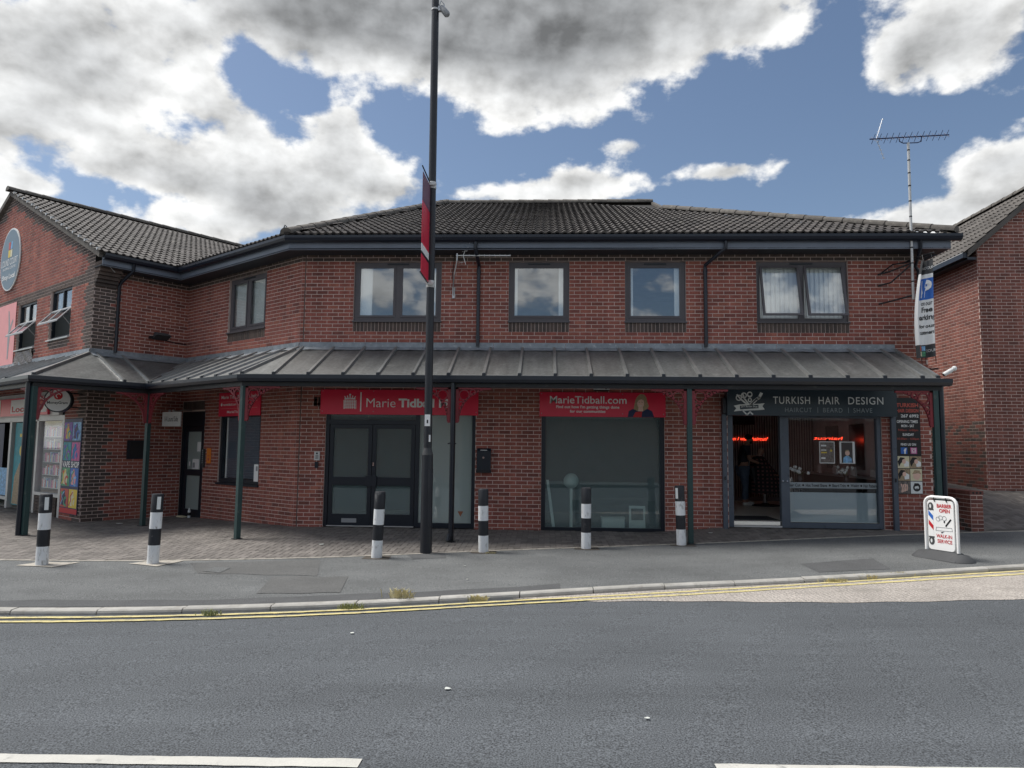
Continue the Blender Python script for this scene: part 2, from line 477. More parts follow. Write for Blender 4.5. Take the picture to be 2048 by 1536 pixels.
class MB:
    def __init__(self):
        self.v, self.f = [], []

    def poly(self, pts):
        b = len(self.v)
        self.v += [tuple(p) for p in pts]
        self.f.append(tuple(range(b, b + len(pts))))
        return self

    def hexa(self, p, skip=()):
        b = len(self.v)
        self.v += [tuple(q) for q in p]
        for i, f in enumerate(((0, 1, 2, 3), (7, 6, 5, 4), (0, 4, 5, 1), (1, 5, 6, 2), (2, 6, 7, 3), (3, 7, 4, 0))):
            if i not in skip:
                self.f.append(tuple(b + k for k in f))
        return self

    def box(self, F, s0, s1, d0, d1, z0, z1):
        return self.hexa([F(s0, d1, z0), F(s1, d1, z0), F(s1, d1, z1), F(s0, d1, z1), F(s0, d0, z0), F(s1, d0, z0), F(s1, d0, z1), F(s0, d0, z1)])

    def prism(self, F, pts, d0, d1):
        n = len(pts)
        b = len(self.v)
        self.v += [tuple(F(s, d1, z)) for s, z in pts] + [tuple(F(s, d0, z)) for s, z in pts]
        self.f.append(tuple(range(b, b + n)))
        self.f.append(tuple(range(b + 2 * n - 1, b + n - 1, -1)))
        for i in range(n):
            j = (i + 1) % n
            self.f.append((b + i, b + n + i, b + n + j, b + j))
        return self

    def tube(self, pts, r, n=8, closed=False):
        pts = [Vector(p) for p in pts]
        rs = r if isinstance(r, (list, tuple)) else [r] * len(pts)
        b = len(self.v)
        prev = None
        m = len(pts)
        for i, p in enumerate(pts):
            if closed:
                t = (pts[(i + 1) % m] - pts[i - 1])
            else:
                t = (pts[min(i + 1, m - 1)] - pts[max(i - 1, 0)])
            t.normalize()
            if prev is None:
                prev = t.orthogonal().normalized()
            x = (prev - t * prev.dot(t))
            x = x.normalized() if x.length > 1e-6 else t.orthogonal().normalized()
            prev = x
            y = t.cross(x)
            for k in range(n):
                a = 2 * math.pi * k / n
                self.v.append(tuple(p + (x * math.cos(a) + y * math.sin(a)) * rs[i]))
        seg = m if closed else m - 1
        for i in range(seg):
            for k in range(n):
                a0, a1 = b + i * n + k, b + i * n + (k + 1) % n
                c0, c1 = b + ((i + 1) % m) * n + k, b + ((i + 1) % m) * n + (k + 1) % n
                self.f.append((a0, a1, c1, c0))
        if not closed:
            self.f.append(tuple(b + k for k in range(n - 1, -1, -1)))
            self.f.append(tuple(b + (m - 1) * n + k for k in range(n)))
        return self

    def lathe(self, c, prof, n=20, tilt=None):
        """prof: list of (radius, z)"""
        c = Vector(c)
        b = len(self.v)
        for r, z in prof:
            for k in range(n):
                a = 2 * math.pi * k / n
                p = Vector((r * math.cos(a), r * math.sin(a), z))
                if tilt is not None:
                    p = tilt @ p
                self.v.append(tuple(c + p))
        for i in range(len(prof) - 1):
            for k in range(n):
                self.f.append((b + i * n + k, b + i * n + (k + 1) % n, b + (i + 1) * n + (k + 1) % n, b + (i + 1) * n + k))
        if prof[0][0] > 1e-5:
            self.f.append(tuple(b + k for k in range(n - 1, -1, -1)))
        if prof[-1][0] > 1e-5:
            self.f.append(tuple(b + (len(prof) - 1) * n + k for k in range(n)))
        return self

    def ring(self, F, cs, cz, r, w, d0, d1, n=18, a0=0.0, a1=360.0):
        full = abs(a1 - a0 - 360) < 1e-6
        m = n if full else n + 1
        o, i_ = [], []
        for k in range(m):
            a = R(a0 + (a1 - a0) * k / n)
            o.append((cs + (r + w / 2) * math.cos(a), cz + (r + w / 2) * math.sin(a)))
            i_.append((cs + (r - w / 2) * math.cos(a), cz + (r - w / 2) * math.sin(a)))
        for k in range(n):
            j = (k + 1) % m
            self.hexa([F(*x) for x in ((i_[k][0], d1, i_[k][1]), (o[k][0], d1, o[k][1]), (o[j][0], d1, o[j][1]), (i_[j][0], d1, i_[j][1]),
                                        (i_[k][0], d0, i_[k][1]), (o[k][0], d0, o[k][1]), (o[j][0], d0, o[j][1]), (i_[j][0], d0, i_[j][1]))])
        return self

    def disc(self, F, cs, cz, rs, rz, d0, d1, n=28):
        return self.prism(F, [(cs + rs * math.cos(2 * math.pi * k / n), cz + rz * math.sin(2 * math.pi * k / n)) for k in range(n)], d0, d1)

    def stroke(self, F, pts, w, d0, d1):
        """flat band of width w along a polyline in the (s, z) plane"""
        for (a, b) in zip(pts[:-1], pts[1:]):
            dx, dz = b[0] - a[0], b[1] - a[1]
            L = math.hypot(dx, dz) or 1e-6
            nx, nz = -dz / L * w / 2, dx / L * w / 2
            ex, ez = dx / L * w * 0.25, dz / L * w * 0.25
            self.prism(F, [(a[0] - ex + nx, a[1] - ez + nz), (a[0] - ex - nx, a[1] - ez - nz), (b[0] + ex - nx, b[1] + ez - nz), (b[0] + ex + nx, b[1] + ez + nz)], d0, d1)
        return self

    def sphere(self, c, r, n=12, m=8, sc=(1, 1, 1)):
        c = Vector(c)
        prof = [(r * math.sin(math.pi * i / m), -r * math.cos(math.pi * i / m)) for i in range(m + 1)]
        prof[0] = (1e-6, -r)
        prof[-1] = (1e-6, r)
        return self.lathe(c, prof, n, Matrix.Diagonal(Vector(sc)))

    def mesh(self, name, mat, smooth=False):
        me = bpy.data.meshes.new(name)
        me.from_pydata(self.v, [], self.f)
        if mat:
            me.materials.append(MATS[mat])
        if smooth:
            me.polygons.foreach_set('use_smooth', [True] * len(me.polygons))
            me.set_sharp_from_angle(angle=R(40))
        me.update()
        return me

    def build(self, name, mat, parent=None, smooth=False, fix=True):
        me = self.mesh(name, mat, False)
        if fix and len(self.f) < 60000:
            bm = bmesh.new()
            bm.from_mesh(me)
            bmesh.ops.recalc_face_normals(bm, faces=bm.faces)
            bm.to_mesh(me)
            bm.free()
        if smooth:
            me.polygons.foreach_set('use_smooth', [True] * len(me.polygons))
            me.set_sharp_from_angle(angle=R(40))
        return link(name, me, parent)


def link(name, data, parent=None):
    o = bpy.data.objects.new(name, data)
    COL.objects.link(o)
    if parent is not None:
        o.parent = parent
        o.matrix_parent_inverse = parent.matrix_world.inverted() if parent.matrix_world != Matrix.Identity(4) else Matrix.Identity(4)
    return o


def tag(o, label, cat, group=None):
    o['label'], o['category'] = label, cat
    if group:
        o['group'] = group
    return o


def struct(o, kind='structure'):
    o['kind'] = kind
    return o


def thing(name, label, cat, loc=(0, 0, 0), group=None):
    o = bpy.data.objects.new(name, None)
    COL.objects.link(o)
    o.location = loc
    o.matrix_world = Matrix.Translation(loc)
    o.empty_display_size = 0.1
    return tag(o, label, cat, group)


def part(name, mat, parent, fn, smooth=False):
    m = MB()
    fn(m)
    return m.build(name, mat, parent, smooth)


TEXT_CACHE = {}


def text_pts(string, bold=0.0, spacing=1.0):
    key = (string, bold, spacing)
    if key not in TEXT_CACHE:
        cu = bpy.data.curves.new('lettering', 'FONT')
        cu.body = string
        cu.size = 1.0
        cu.offset = bold
        cu.resolution_u = 3
        cu.space_character = spacing
        cu.fill_mode = 'FRONT'
        ob = bpy.data.objects.new('lettering_source', cu)
        COL.objects.link(ob)
        dg = bpy.context.evaluated_depsgraph_get()
        me = bpy.data.meshes.new_from_object(ob.evaluated_get(dg))
        vs = [(v.co.x, v.co.y) for v in me.vertices]
        fs = [tuple(p.vertices) for p in me.polygons]
        bpy.data.objects.remove(ob)
        bpy.data.curves.remove(cu)
        bpy.data.meshes.remove(me)
        TEXT_CACHE[key] = (vs, fs)
    return TEXT_CACHE[key]


def add_text(m, string, F, s0, s1, z0, z1, d, bold=0.0, spacing=1.0, shear=0.0, mirror=False, depth=0.0):
    """lettering fitted into the box s0..s1, z0..z1 of a frame"""
    vs, fs = text_pts(string, bold, spacing)
    if not vs:
        return m
    x0, x1 = min(v[0] for v in vs), max(v[0] for v in vs)
    y0, y1 = min(v[1] for v in vs), max(v[1] for v in vs)
    b = len(m.v)
    for x, y in vs:
        a = (x - x0) / (x1 - x0)
        c = (y - y0) / (y1 - y0)
        if mirror:
            a = 1 - a
        m.v.append(tuple(F(s0 + a * (s1 - s0) + shear * c * (z1 - z0), d, z0 + c * (z1 - z0))))
    m.f += [tuple(b + i for i in f) for f in fs]
    return m


def lettering(parent, mat, F, rows, name='lettering'):
    for r in rows:                      # each line of lettering is a part of its own
        m = MB()
        kw = r[6] if len(r) > 6 else {}
        add_text(m, r[0], F, r[1], r[2], r[3], r[4], r[5], **kw)
        m.build(name, mat, parent, fix=False)


# ------------------------------------------------------------------ ground
def table(pts, blur=0.9):
    pts = sorted(pts)

    def lin(x):
        if x <= pts[0][0]:
            return pts[0][1]
        for (a, b), (c, d) in zip(pts[:-1], pts[1:]):
            if x <= c:
                return b + (d - b) * (x - a) / (c - a)
        return pts[-1][1]

    def f(x):
        return sum(lin(x + blur * k / 4) for k in range(-4, 5)) / 9
    return f


edge_y = table([(-40, -3.7), (-8, -3.62), (-5.8, -3.55), (-2.96, -3.0), (-1.5, -2.45), (0.93, -1.76), (2.67, -1.4), (5.4, -0.88), (7, -0.5), (8.8, -0.25), (12, 0.1), (40, 4)])
edge_z = table([(-40, -0.3), (-8, -0.16), (-5.8, -0.15), (-2.96, -0.12), (-1.5, -0.1), (0.93, -0.07), (2.67, -0.03), (5.4, 0.06), (7, 0.1), (8.8, 0.15), (12, 0.22), (40, 0.7)])
kerb_y = table([(-40, -6.6), (-9, -6.4), (-5.88, -6.3), (-4.28, -6.18), (-2.19, -5.8), (-0.52, -5.28), (1.34, -4.7), (3.33, -4.3), (5.1, -4.0), (6.67, -3.53), (9, -2.9), (14, -1.8), (40, 3)])
kerb_z = table([(-40, -0.4), (-9, -0.23), (-5.88, -0.21), (-4.28, -0.2), (-2.19, -0.175), (-0.52, -0.15), (1.34, -0.12), (3.33, -0.07), (5.1, 0.0), (6.67, 0.04), (9, 0.09), (14, 0.18), (40, 0.6)])
back_y = table([(-40, 8.3), (-20, 8.3), (-9.9, 1.0), (-8.67, 2.72), (-4.93, 0), (9, 0), (40, 6)], 0.2)
back_z = table([(-40, -0.2), (-20, -0.08), (-10, -0.11), (-8.7, -0.13), (-4.9, -0.012), (0, -0.008), (2.1, -0.015), (3.3, 0.10), (7.3, 0.10), (9, 0.15), (12, 0.2)], 0.4)
KERB_UP = 0.055


def ground_z(x, y):
    ye, yk = edge_y(x), kerb_y(x)
    if y >= ye:
        yb = max(back_y(x), ye + 0.3)
        t = min((y - ye) / (yb - ye), 1.0)
        return edge_z(x) + (back_z(x) - edge_z(x)) * t
    if y >= yk:
        return kerb_z(x) + (edge_z(x) - kerb_z(x)) * (y - yk) / (ye - yk)
    zk = kerb_z(x) - KERB_UP
    zc = max(-0.14 + 0.017 * x, -0.7)
    t = (yk - y) / (yk + 9.9)
    if t <= 1:
        return zk + (zc - zk) * (t * (1.6 - 0.6 * t))
    return zc - 0.012 * (-9.9 - y)


def grid_sheet(name, mat, xs, rows, lift=0.0, parent=None):
    """rows: list of functions x -> y"""
    m = MB()
    for x in xs:
        for r in rows:
            y = r(x)
            m.v.append((x, y, ground_z(x, y) + lift))
    n = len(rows)
    for i in range(len(xs) - 1):
        for j in range(n - 1):
            m.f.append((i * n + j, (i + 1) * n + j, (i + 1) * n + j + 1, i * n + j + 1))
    return m.build(name, mat, parent)


def frange(a, b, st):
    n = max(1, int(round((b - a) / st)))
    return [a + (b - a) * i / n for i in range(n + 1)]


def lerp_row(f, g, t):
    return lambda x: f(x) + (g(x) - f(x)) * t


XS = frange(-40, -12, 2.0) + frange(-11.75, 12, 0.25) + frange(13, 40, 2.0)
far = MB()
far.poly([(-400, -400, -1.2), (400, -400, -1.2), (400, 400, -1.2), (-400, 400, -1.2)])
struct(far.build('ground', 'asphalt_old'))
road_rows = [lambda x: kerb_y(x) + 0.02] + [lerp_row(kerb_y, lambda x: -9.9, t) for t in (0.08, 0.2, 0.4, 0.6, 0.8, 1.0)] + [lambda x: -12.0, lambda x: -15.0, lambda x: -18.2]
road = struct(grid_sheet('road', 'asphalt', XS, road_rows))
# road ground under the kerb edge must use the road level
for v in road.data.vertices:
    if v.co.y > kerb_y(v.co.x):
        v.co.z = kerb_z(v.co.x) - KERB_UP
footway = struct(grid_sheet('pavement', 'asphalt_old', XS, [lambda x: kerb_y(x) - 0.005] + [lerp_row(kerb_y, edge_y, t) for t in (0.02, 0.35, 0.7, 1.0)]))
for v in footway.data.vertices:
    if v.co.y < kerb_y(v.co.x):
        v.co.z = kerb_z(v.co.x)


def patch(name, mat, pts, lift, parent):
    """thin sheet that follows the ground inside a quadrilateral (4 plan points)"""
    a, b, c, d = [Vector(p) for p in pts]
    m = MB()
    n, k = 14, 6
    for i in range(n + 1):
        for j in range(k + 1):
            s, t = i / n, j / k
            p = (a * (1 - s) + b * s) * (1 - t) + (d * (1 - s) + c * s) * t
            wob = 0.02 * math.sin(p.x * 9.1 + p.y * 7) if (j in (0, k)) else 0
            p = p + Vector((0, wob))
            m.v.append((p.x, p.y, ground_z(p.x, p.y) + lift))
    for i in range(n):
        for j in range(k):
            m.f.append((i * (k + 1) + j, (i + 1) * (k + 1) + j, (i + 1) * (k + 1) + j + 1, i * (k + 1) + j + 1))
    return m.build(name, mat, parent)

patch('tarmac_patch', 'asphalt_patch_grey', [(-5.14, -3.62), (-3.32, -3.3), (-3.0, -4.42), (-4.66, -4.36)], 0.004, footway)
patch('tarmac_patch', 'asphalt_patch_grey', [(-3.39, -5.49), (-2.42, -5.38), (-2.58, -4.46), (-3.58, -4.5)], 0.005, footway)
patch('tarmac_patch', 'asphalt_patch', [(3.65, -3.38), (3.68, -4.0), (4.70, -3.86), (4.83, -3.03)], 0.004, footway)
patch('lamp_patch', 'asphalt_patch', [(-2.14, -2.72), (-1.57, -2.56), (-1.48, -3.0), (-1.97, -3.1)], 0.004, footway)
patch('inspection_cover', 'asphalt_old', [(-4.66, -4.22), (-4.62, -3.95), (-4.38, -3.98), (-4.37, -4.32)], 0.009, footway)
tm = MB()
xs_t = frange(-14, 0.2, 0.25)
for x in xs_t:
    for y in (kerb_y(x) + 0.002, kerb_y(x) + 0.30 + 0.03 * math.sin(x * 2.1) + 0.02 * math.sin(x * 5.3)):
        tm.v.append((x, y, ground_z(x, y) + 0.006))
for i in range(len(xs_t) - 1):
    tm.f.append((2 * i, 2 * i + 2, 2 * i + 3, 2 * i + 1))
tm.build('trench_patch', 'asphalt_patch', footway)
for pts in ([(-7.45, -4.0), (-6.86, -4.12), (-6.72, -3.72), (-7.30, -3.74)], [(-5.98, -3.78), (-5.45, -3.92), (-5.3, -3.5), (-5.8, -3.56)]):
    patch('concrete_pad', 'edging', pts, 0.008, footway)
for bx, by in ((-2.55, -3.0), (-0.97, -2.39), (0.69, -1.94), (2.32, -1.57)):
    patch('soil_ring', 'soil', [(bx - 0.2, by - 0.14), (bx + 0.22, by - 0.17), (bx + 0.2, by + 0.12), (bx - 0.19, by + 0.13)], 0.004, footway)

# kerb: separate stones
kerb = struct(thing('kerb', 'kerb', 'kerb'))
del kerb['label'], kerb['category']
x = -20.0
while x < 20:
    x1 = x + 0.9 * (0.97 + 0.06 * random.random())
    m = MB()
    a0, a1 = x + 0.006, x1 - 0.006
    dz = random.uniform(-0.006, 0.006)
    pts = []
    for xx in (a0, (a0 + a1) / 2, a1):
        y, z = kerb_y(xx), kerb_z(xx) + dz
        # profile across: back top, nose, face, foot
        pts.append([(xx, y, z + 0.006), (xx, y - 0.10, z + 0.004), (xx, y - 0.122, z - 0.008), (xx, y - 0.130, z - 0.028), (xx, y - 0.136, z - 0.16), (xx, y, z - 0.16)])
    for p in pts:
        m.v += p
    for i in range(2):
        for j in range(5):
            m.f.append((i * 6 + j, (i + 1) * 6 + j, (i + 1) * 6 + j + 1, i * 6 + j + 1))
    m.f += [(0, 1, 2, 3, 4, 5), (17, 16, 15, 14, 13, 12)]
    m.build('kerb_stone', 'kerb', kerb)
    x = x1
edging = struct(thing('edging', 'edging', 'edging'))
del edging['label'], edging['category']
x = -16.0
while x < 11:
    x1 = x + 0.92
    m = MB()
    P = [(xx, edge_y(xx), edge_z(xx)) for xx in (x + 0.004, x1 - 0.004)]
    m.hexa([(P[0][0], P[0][1] - 0.03, P[0][2] + 0.007), (P[1][0], P[1][1] - 0.03, P[1][2] + 0.007), (P[1][0], P[1][1] + 0.03, P[1][2] + 0.007), (P[0][0], P[0][1] + 0.03, P[0][2] + 0.007),
            (P[0][0], P[0][1] - 0.03, P[0][2] - 0.1), (P[1][0], P[1][1] - 0.03, P[1][2] - 0.1), (P[1][0], P[1][1] + 0.03, P[1][2] - 0.1), (P[0][0], P[0][1] + 0.03, P[0][2] - 0.1)])
    m.build('edging_stone', 'edging', edging)
    x = x1


def road_line(name, mat, fn, x0, x1, w, lift, rough=0.006):
    m = MB()
    xs = frange(x0, x1, 0.12)
    for i, xx in enumerate(xs):
        y = fn(xx)
        for s in (-1, 1):
            yy = y + s * (w / 2 + rough * math.sin(xx * 23 + s * 2) + rough * 0.8 * math.sin(xx * 61 + s))
            m.v.append((xx, yy, ground_z(xx, yy) + lift))
    for i in range(len(xs) - 1):
        m.f.append((2 * i, 2 * i + 2, 2 * i + 3, 2 * i + 1))
    return m.build(name, mat, road)


y_out = table([(-12, -6.86), (-5.52, -6.75), (-3.8, -6.55), (-2.07, -6.22), (-0.49, -5.71), (1.25, -5.28), (3.17, -4.75), (4.88, -4.38), (6.34, -4.02), (12, -2.5)])
# worn concrete apron beside the kerb
ca = MB()
xs_c = frange(-0.4, 14, 0.2)
for x in xs_c:
    yk = kerb_y(x) - 0.13
    yo = -5.58 + 0.06 * math.sin(x * 1.3) + 0.02 * math.sin(x * 7.0)
    if x < 0.6:
        yo = yk + (yo - yk) * max(0.0, (x + 0.4) / 1.0)
    for t in (0, 0.25, 0.5, 0.75, 1):
        y = yk + (yo - yk) * t
        ca.v.append((x, y, ground_z(x, y) + 0.005))
for i in range(len(xs_c) - 1):
    for j in range(4):
        ca.f.append((i * 5 + j, (i + 1) * 5 + j, (i + 1) * 5 + j + 1, i * 5 + j + 1))
apron = ca.build('concrete_apron', 'concrete', road)
nt = MATS['concrete'].node_tree       # brushed grooves across the apron
cb = NB(nt)
pr = [n for n in nt.nodes if n.type == 'BSDF_PRINCIPLED'][0]
geo = [n for n in nt.nodes if n.type == 'NEW_GEOMETRY'][0]
wv = cb.n('ShaderNodeTexWave', wave_type='BANDS', bands_direction='X')
cb.put(wv.inputs['Vector'], cb.vec('MULTIPLY', geo.outputs['Position'], (1.0, 0.85, 0)))
wv.inputs['Scale'].default_value = 5.5
wv.inputs['Distortion'].default_value = 5.0
wv.inputs['Detail'].default_value = 3
bn = cb.n('ShaderNodeBump')
bn.inputs['Strength'].default_value = 0.35
bn.inputs['Distance'].default_value = 0.012
cb.put(bn.inputs['Height'], wv.outputs['Fac'])
old = pr.inputs['Normal'].links[0].from_socket
cb.put(bn.inputs['Normal'], old)
nt.links.new(bn.outputs[0], pr.inputs['Normal'])
road_line('yellow_line', 'road_yellow', y_out, -14, 12, 0.075, 0.010)
road_line('yellow_line', 'road_yellow', lambda x: y_out(x) + 0.185, -14, 12, 0.075, 0.010)
for a, b in ((-6.2, -1.0), (0.93, 5.6), (7.5, 12), (-14, -8)):
    road_line('white_dash', 'road_white', lambda x: -9.885, a, b, 0.105, 0.006, 0.003)

# ------------------------------------------------------------------ wall plan
TH = R(144)
U = Vector((math.cos(TH), math.sin(TH)))            # away along the angled walls, to the left
N1 = Vector((-U.y, U.x))                            # their outward normal
P1 = Vector((-4.93, 0.0))
P2 = P1 + U * 4.62
P3 = P2 + N1 * 2.12
GL = 12.0
P4 = P3 + U * GL
XR = 7.34                                           # right end of the main front
FM = Frame((0, 0), (1, 0))                          # main front: s = x
FA = Frame(P2, -U)                                  # angled front, s 0..4.62
FS = Frame(P3, -N1)                                 # short return wall, s 0..2.12
FG = Frame(P4, -U)                                  # gable wall, s 0..12 (ends at P3)
PLAN = [P4, P3, P2, P1, Vector((XR, 0))]


def offset_path(d, end_x, path=PLAN):
    """plan polyline moved outwards by d; last point ends at x = end_x"""
    out = []
    n = len(path)
    for i, p in enumerate(path):
        dirs = []
        if i > 0:
            dirs.append((path[i] - path[i - 1]).normalized())
        if i < n - 1:
            dirs.append((path[i + 1] - path[i]).normalized())
        ns = [Vector((q.y, -q.x)) for q in dirs]
        if len(ns) == 1:
            o = p + ns[0] * d
        else:
            b = (ns[0] + ns[1])
            o = p + b * (d / (1 + ns[0].dot(ns[1])))
        out.append(o)
    out[-1].x = end_x
    return out


def sweep(m, prof, end_x, path=PLAN):
    """carry a closed profile of (d, z) along the plan"""
    rows = [offset_path(d, end_x, path) for d, z in prof]
    n, k = len(path), len(prof)
    b = len(m.v)
    for i in range(n):
        for j in range(k):
            m.v.append((rows[j][i].x, rows[j][i].y, prof[j][1]))
    for i in range(n - 1):
        for j in range(k):
            j2 = (j + 1) % k
            m.f.append((b + i * k + j, b + (i + 1) * k + j, b + (i + 1) * k + j2, b + i * k + j2))
    m.f.append(tuple(b + j for j in range(k)))
    m.f.append(tuple(b + (n - 1) * k + j for j in range(k - 1, -1, -1)))
    return m


def in_building(x, y):
    p = Vector((x, y))
    if x > P1.x and y > -0.02 and x < XR:
        return True
    if (p - P1).dot(-N1) > -0.02 and x <= P1.x and (p - P3).dot(U) > -0.02 and (p - P2).dot(U) < 0.02:
        return True
    if (p - P3).dot(-N1) > -0.02 and (p - P3).dot(U) > -0.02:
        return True
    if x > 7.88 and x < 8.12 and y > -0.25:
        return True
    if x > 9.8 and y > 2.48:
        return True
    return False


def ramp_z(x, y):
    """paved path that climbs beside the low wall"""
    t = max(0.0, min(1.0, (y + 0.2) / 2.7))
    lo = ground_z(x, -0.25)
    return lo + (0.74 + 0.06 * max(0, y - 2.5) - lo) * t


# block paving
pav = struct(thing('paving', 'paving', 'paving'))
del pav['label'], pav['category']
base = MB()
for x in frange(-22, 13.5, 0.5)[:-1]:
    for y in frange(-4.5, 9.5, 0.5)[:-1]:
        q = [(x, y), (x + 0.5, y), (x + 0.5, y + 0.5), (x, y + 0.5)]
        if q[2][1] < edge_y(x) or (x > -5 and x < 7 and y > 0.1):
            continue
        base.poly([(a, max(b, edge_y(a)), (ramp_z(a, max(b, edge_y(a))) if a > 8.0 else ground_z(a, max(b, edge_y(a)))) - 0.006) for a, b in q])
base.build('paving_bed', 'joint_sand', pav)
blocks = []
cell = 0.1
for a in range(-220, 136):
    for b in range(-46, 92):
        k = (a - b) % 4
        if k == 0:
            blocks.append((a * cell, b * cell, 2 * cell, cell))
        elif k == 3:
            blocks.append((a * cell, b * cell, cell, 2 * cell))
rest = MB()
cands = []
for x0, y0, w, h in blocks:
    cx, cy = x0 + w / 2, y0 + h / 2
    if cy < edge_y(cx) + 0.09 or cx > 13 or cx < -21 or in_building(cx, cy):
        continue
    if cx > XR and cy > 5 or cy > 8.5:
        continue
    if XR < cx < 7.9 and cy > 3:
        continue
    zf = ramp_z if cx > 8.0 else ground_z
    z = zf(cx, cy) + random.uniform(-0.002, 0.002)
    gx = (zf(cx + 0.1, cy) - zf(cx - 0.1, cy)) / 0.2
    gy = (zf(cx, cy + 0.1) - zf(cx, cy - 0.1)) / 0.2
    cands.append((math.hypot(cx, cy + 13.9), cx, cy, z, w, h, gx, gy))
cands.sort()


def block_mesh(w, h):
    m = MB()
    a, b = w / 2 - 0.0035, h / 2 - 0.0035
    c, d = a - 0.005, b - 0.005
    m.v = [(-c, -d, 0), (c, -d, 0), (c, d, 0), (-c, d, 0), (-a, -b, -0.006), (a, -b, -0.006), (a, b, -0.006), (-a, b, -0.006), (-a, -b, -0.05), (a, -b, -0.05), (a, b, -0.05), (-a, b, -0.05)]
    m.f = [(0, 1, 2, 3)]
    for l in (0, 4):
        for i in range(4):
            j = (i + 1) % 4
            m.f.append((l + i, l + 4 + i, l + 4 + j, l + j))
    return m


BM = {True: block_mesh(0.2, 0.1), False: block_mesh(0.1, 0.2)}
BME = {k: v.mesh('paving_block', 'paver') for k, v in BM.items()}
front = [c for c in cands if c[2] < 0.5][:300]
fs = set(front)
for c in front:
    o = link('paving_block', BME[c[4] > c[5]], pav)
    sx = Vector((1, 0, c[6]))
    sy = Vector((0, 1, c[7]))
    nz = sx.cross(sy)
    o.matrix_world = Matrix(((sx.x, sy.x, nz.x, c[1]), (sx.y, sy.y, nz.y, c[2]), (sx.z, sy.z, nz.z, c[3]), (0, 0, 0, 1)))
for c in cands:
    if c in fs:
        continue
    src = BM[c[4] > c[5]]
    b = len(rest.v)
    rest.v += [(c[1] + v[0], c[2] + v[1], c[3] + v[2] + c[6] * v[0] + c[7] * v[1]) for v in src.v]
    rest.f += [tuple(b + i for i in f) for f in src.f]
rb = rest.build('paving_blocks', 'paver', pav, fix=False)
rb['kind'] = 'stuff'

# ------------------------------------------------------------------ brickwork
Z_REF, CO = 3.63, 0.075
Z_BAND = Z_REF + 22 * CO            # 5.28


def courses(F, s0, s1, z0, z1, openings=(), dark=None, clip=None, shift=0.0):
    """bricks of a stretcher-bond wall: list of (s0, s1, z0, z1, dark) and the mortar strips"""
    br, strips = [], []
    k0 = math.floor((z0 - Z_REF) / CO + 1e-6)
    k1 = math.ceil((z1 - Z_REF) / CO - 1e-6)
    for k in range(k0, k1):
        a, b = Z_REF + k * CO, Z_REF + (k + 1) * CO
        lo, hi = max(a, z0), min(b, z1)
        L, H = s0, s1
        if clip:
            L, H = clip((a + b) / 2)
            L, H = max(L, s0), min(H, s1)
            if H - L < 0.05:
                continue
        iv = [(L, H)]
        for (os0, os1, oz0, oz1) in openings:
            if min(b, oz1) - max(a, oz0) > 0.02:
                nv = []
                for p, q in iv:
                    if os0 > p:
                        nv.append((p, min(q, os0)))
                    if os1 < q:
                        nv.append((max(p, os1), q))
                iv = [(p, q) for p, q in nv if q - p > 0.01]
        for p, q in iv:
            strips.append((p, q, lo, hi))
            off = shift + (0.1125 if k % 2 else 0.0)
            i = math.floor((p - off) / 0.225)
            while True:
                b0, b1 = off + i * 0.225 + 0.005, off + (i + 1) * 0.225 - 0.005
                i += 1
                if b0 >= q:
                    break
                x0, x1 = max(b0, p + 0.002), min(b1, q - 0.002)
                if x1 - x0 < 0.03:
                    continue
                zz0, zz1 = max(a + 0.005, lo), min(b - 0.005, hi)
                if zz1 - zz0 < 0.015:
                    continue
                br.append((x0, x1, zz0, zz1, bool(dark and dark((x0 + x1) / 2, (zz0 + zz1) / 2, k))))
    return br, strips


PROUD = 0.005


def brick_template():
    m = MB()
    a, h, d = 0.1068, 0.0318, PROUD
    m.v = [(-a + .003, -h + .003, d), (a - .003, -h + .003, d), (a - .003, h - .003, d), (-a + .003, h - .003, d), (-a, -h, d - .004), (a, -h, d - .004), (a, h, d - .004), (-a, h, d - .004), (-a, -h, -.004), (a, -h, -.004), (a, h, -.004), (-a, h, -.004)]
    m.f = [(0, 1, 2, 3)]
    for l in (0, 4):
        for i in range(4):
            j = (i + 1) % 4
            m.f.append((l + i, l + 4 + i, l + 4 + j, l + j))
    return m


BT = brick_template()
BRICK_ME = {}


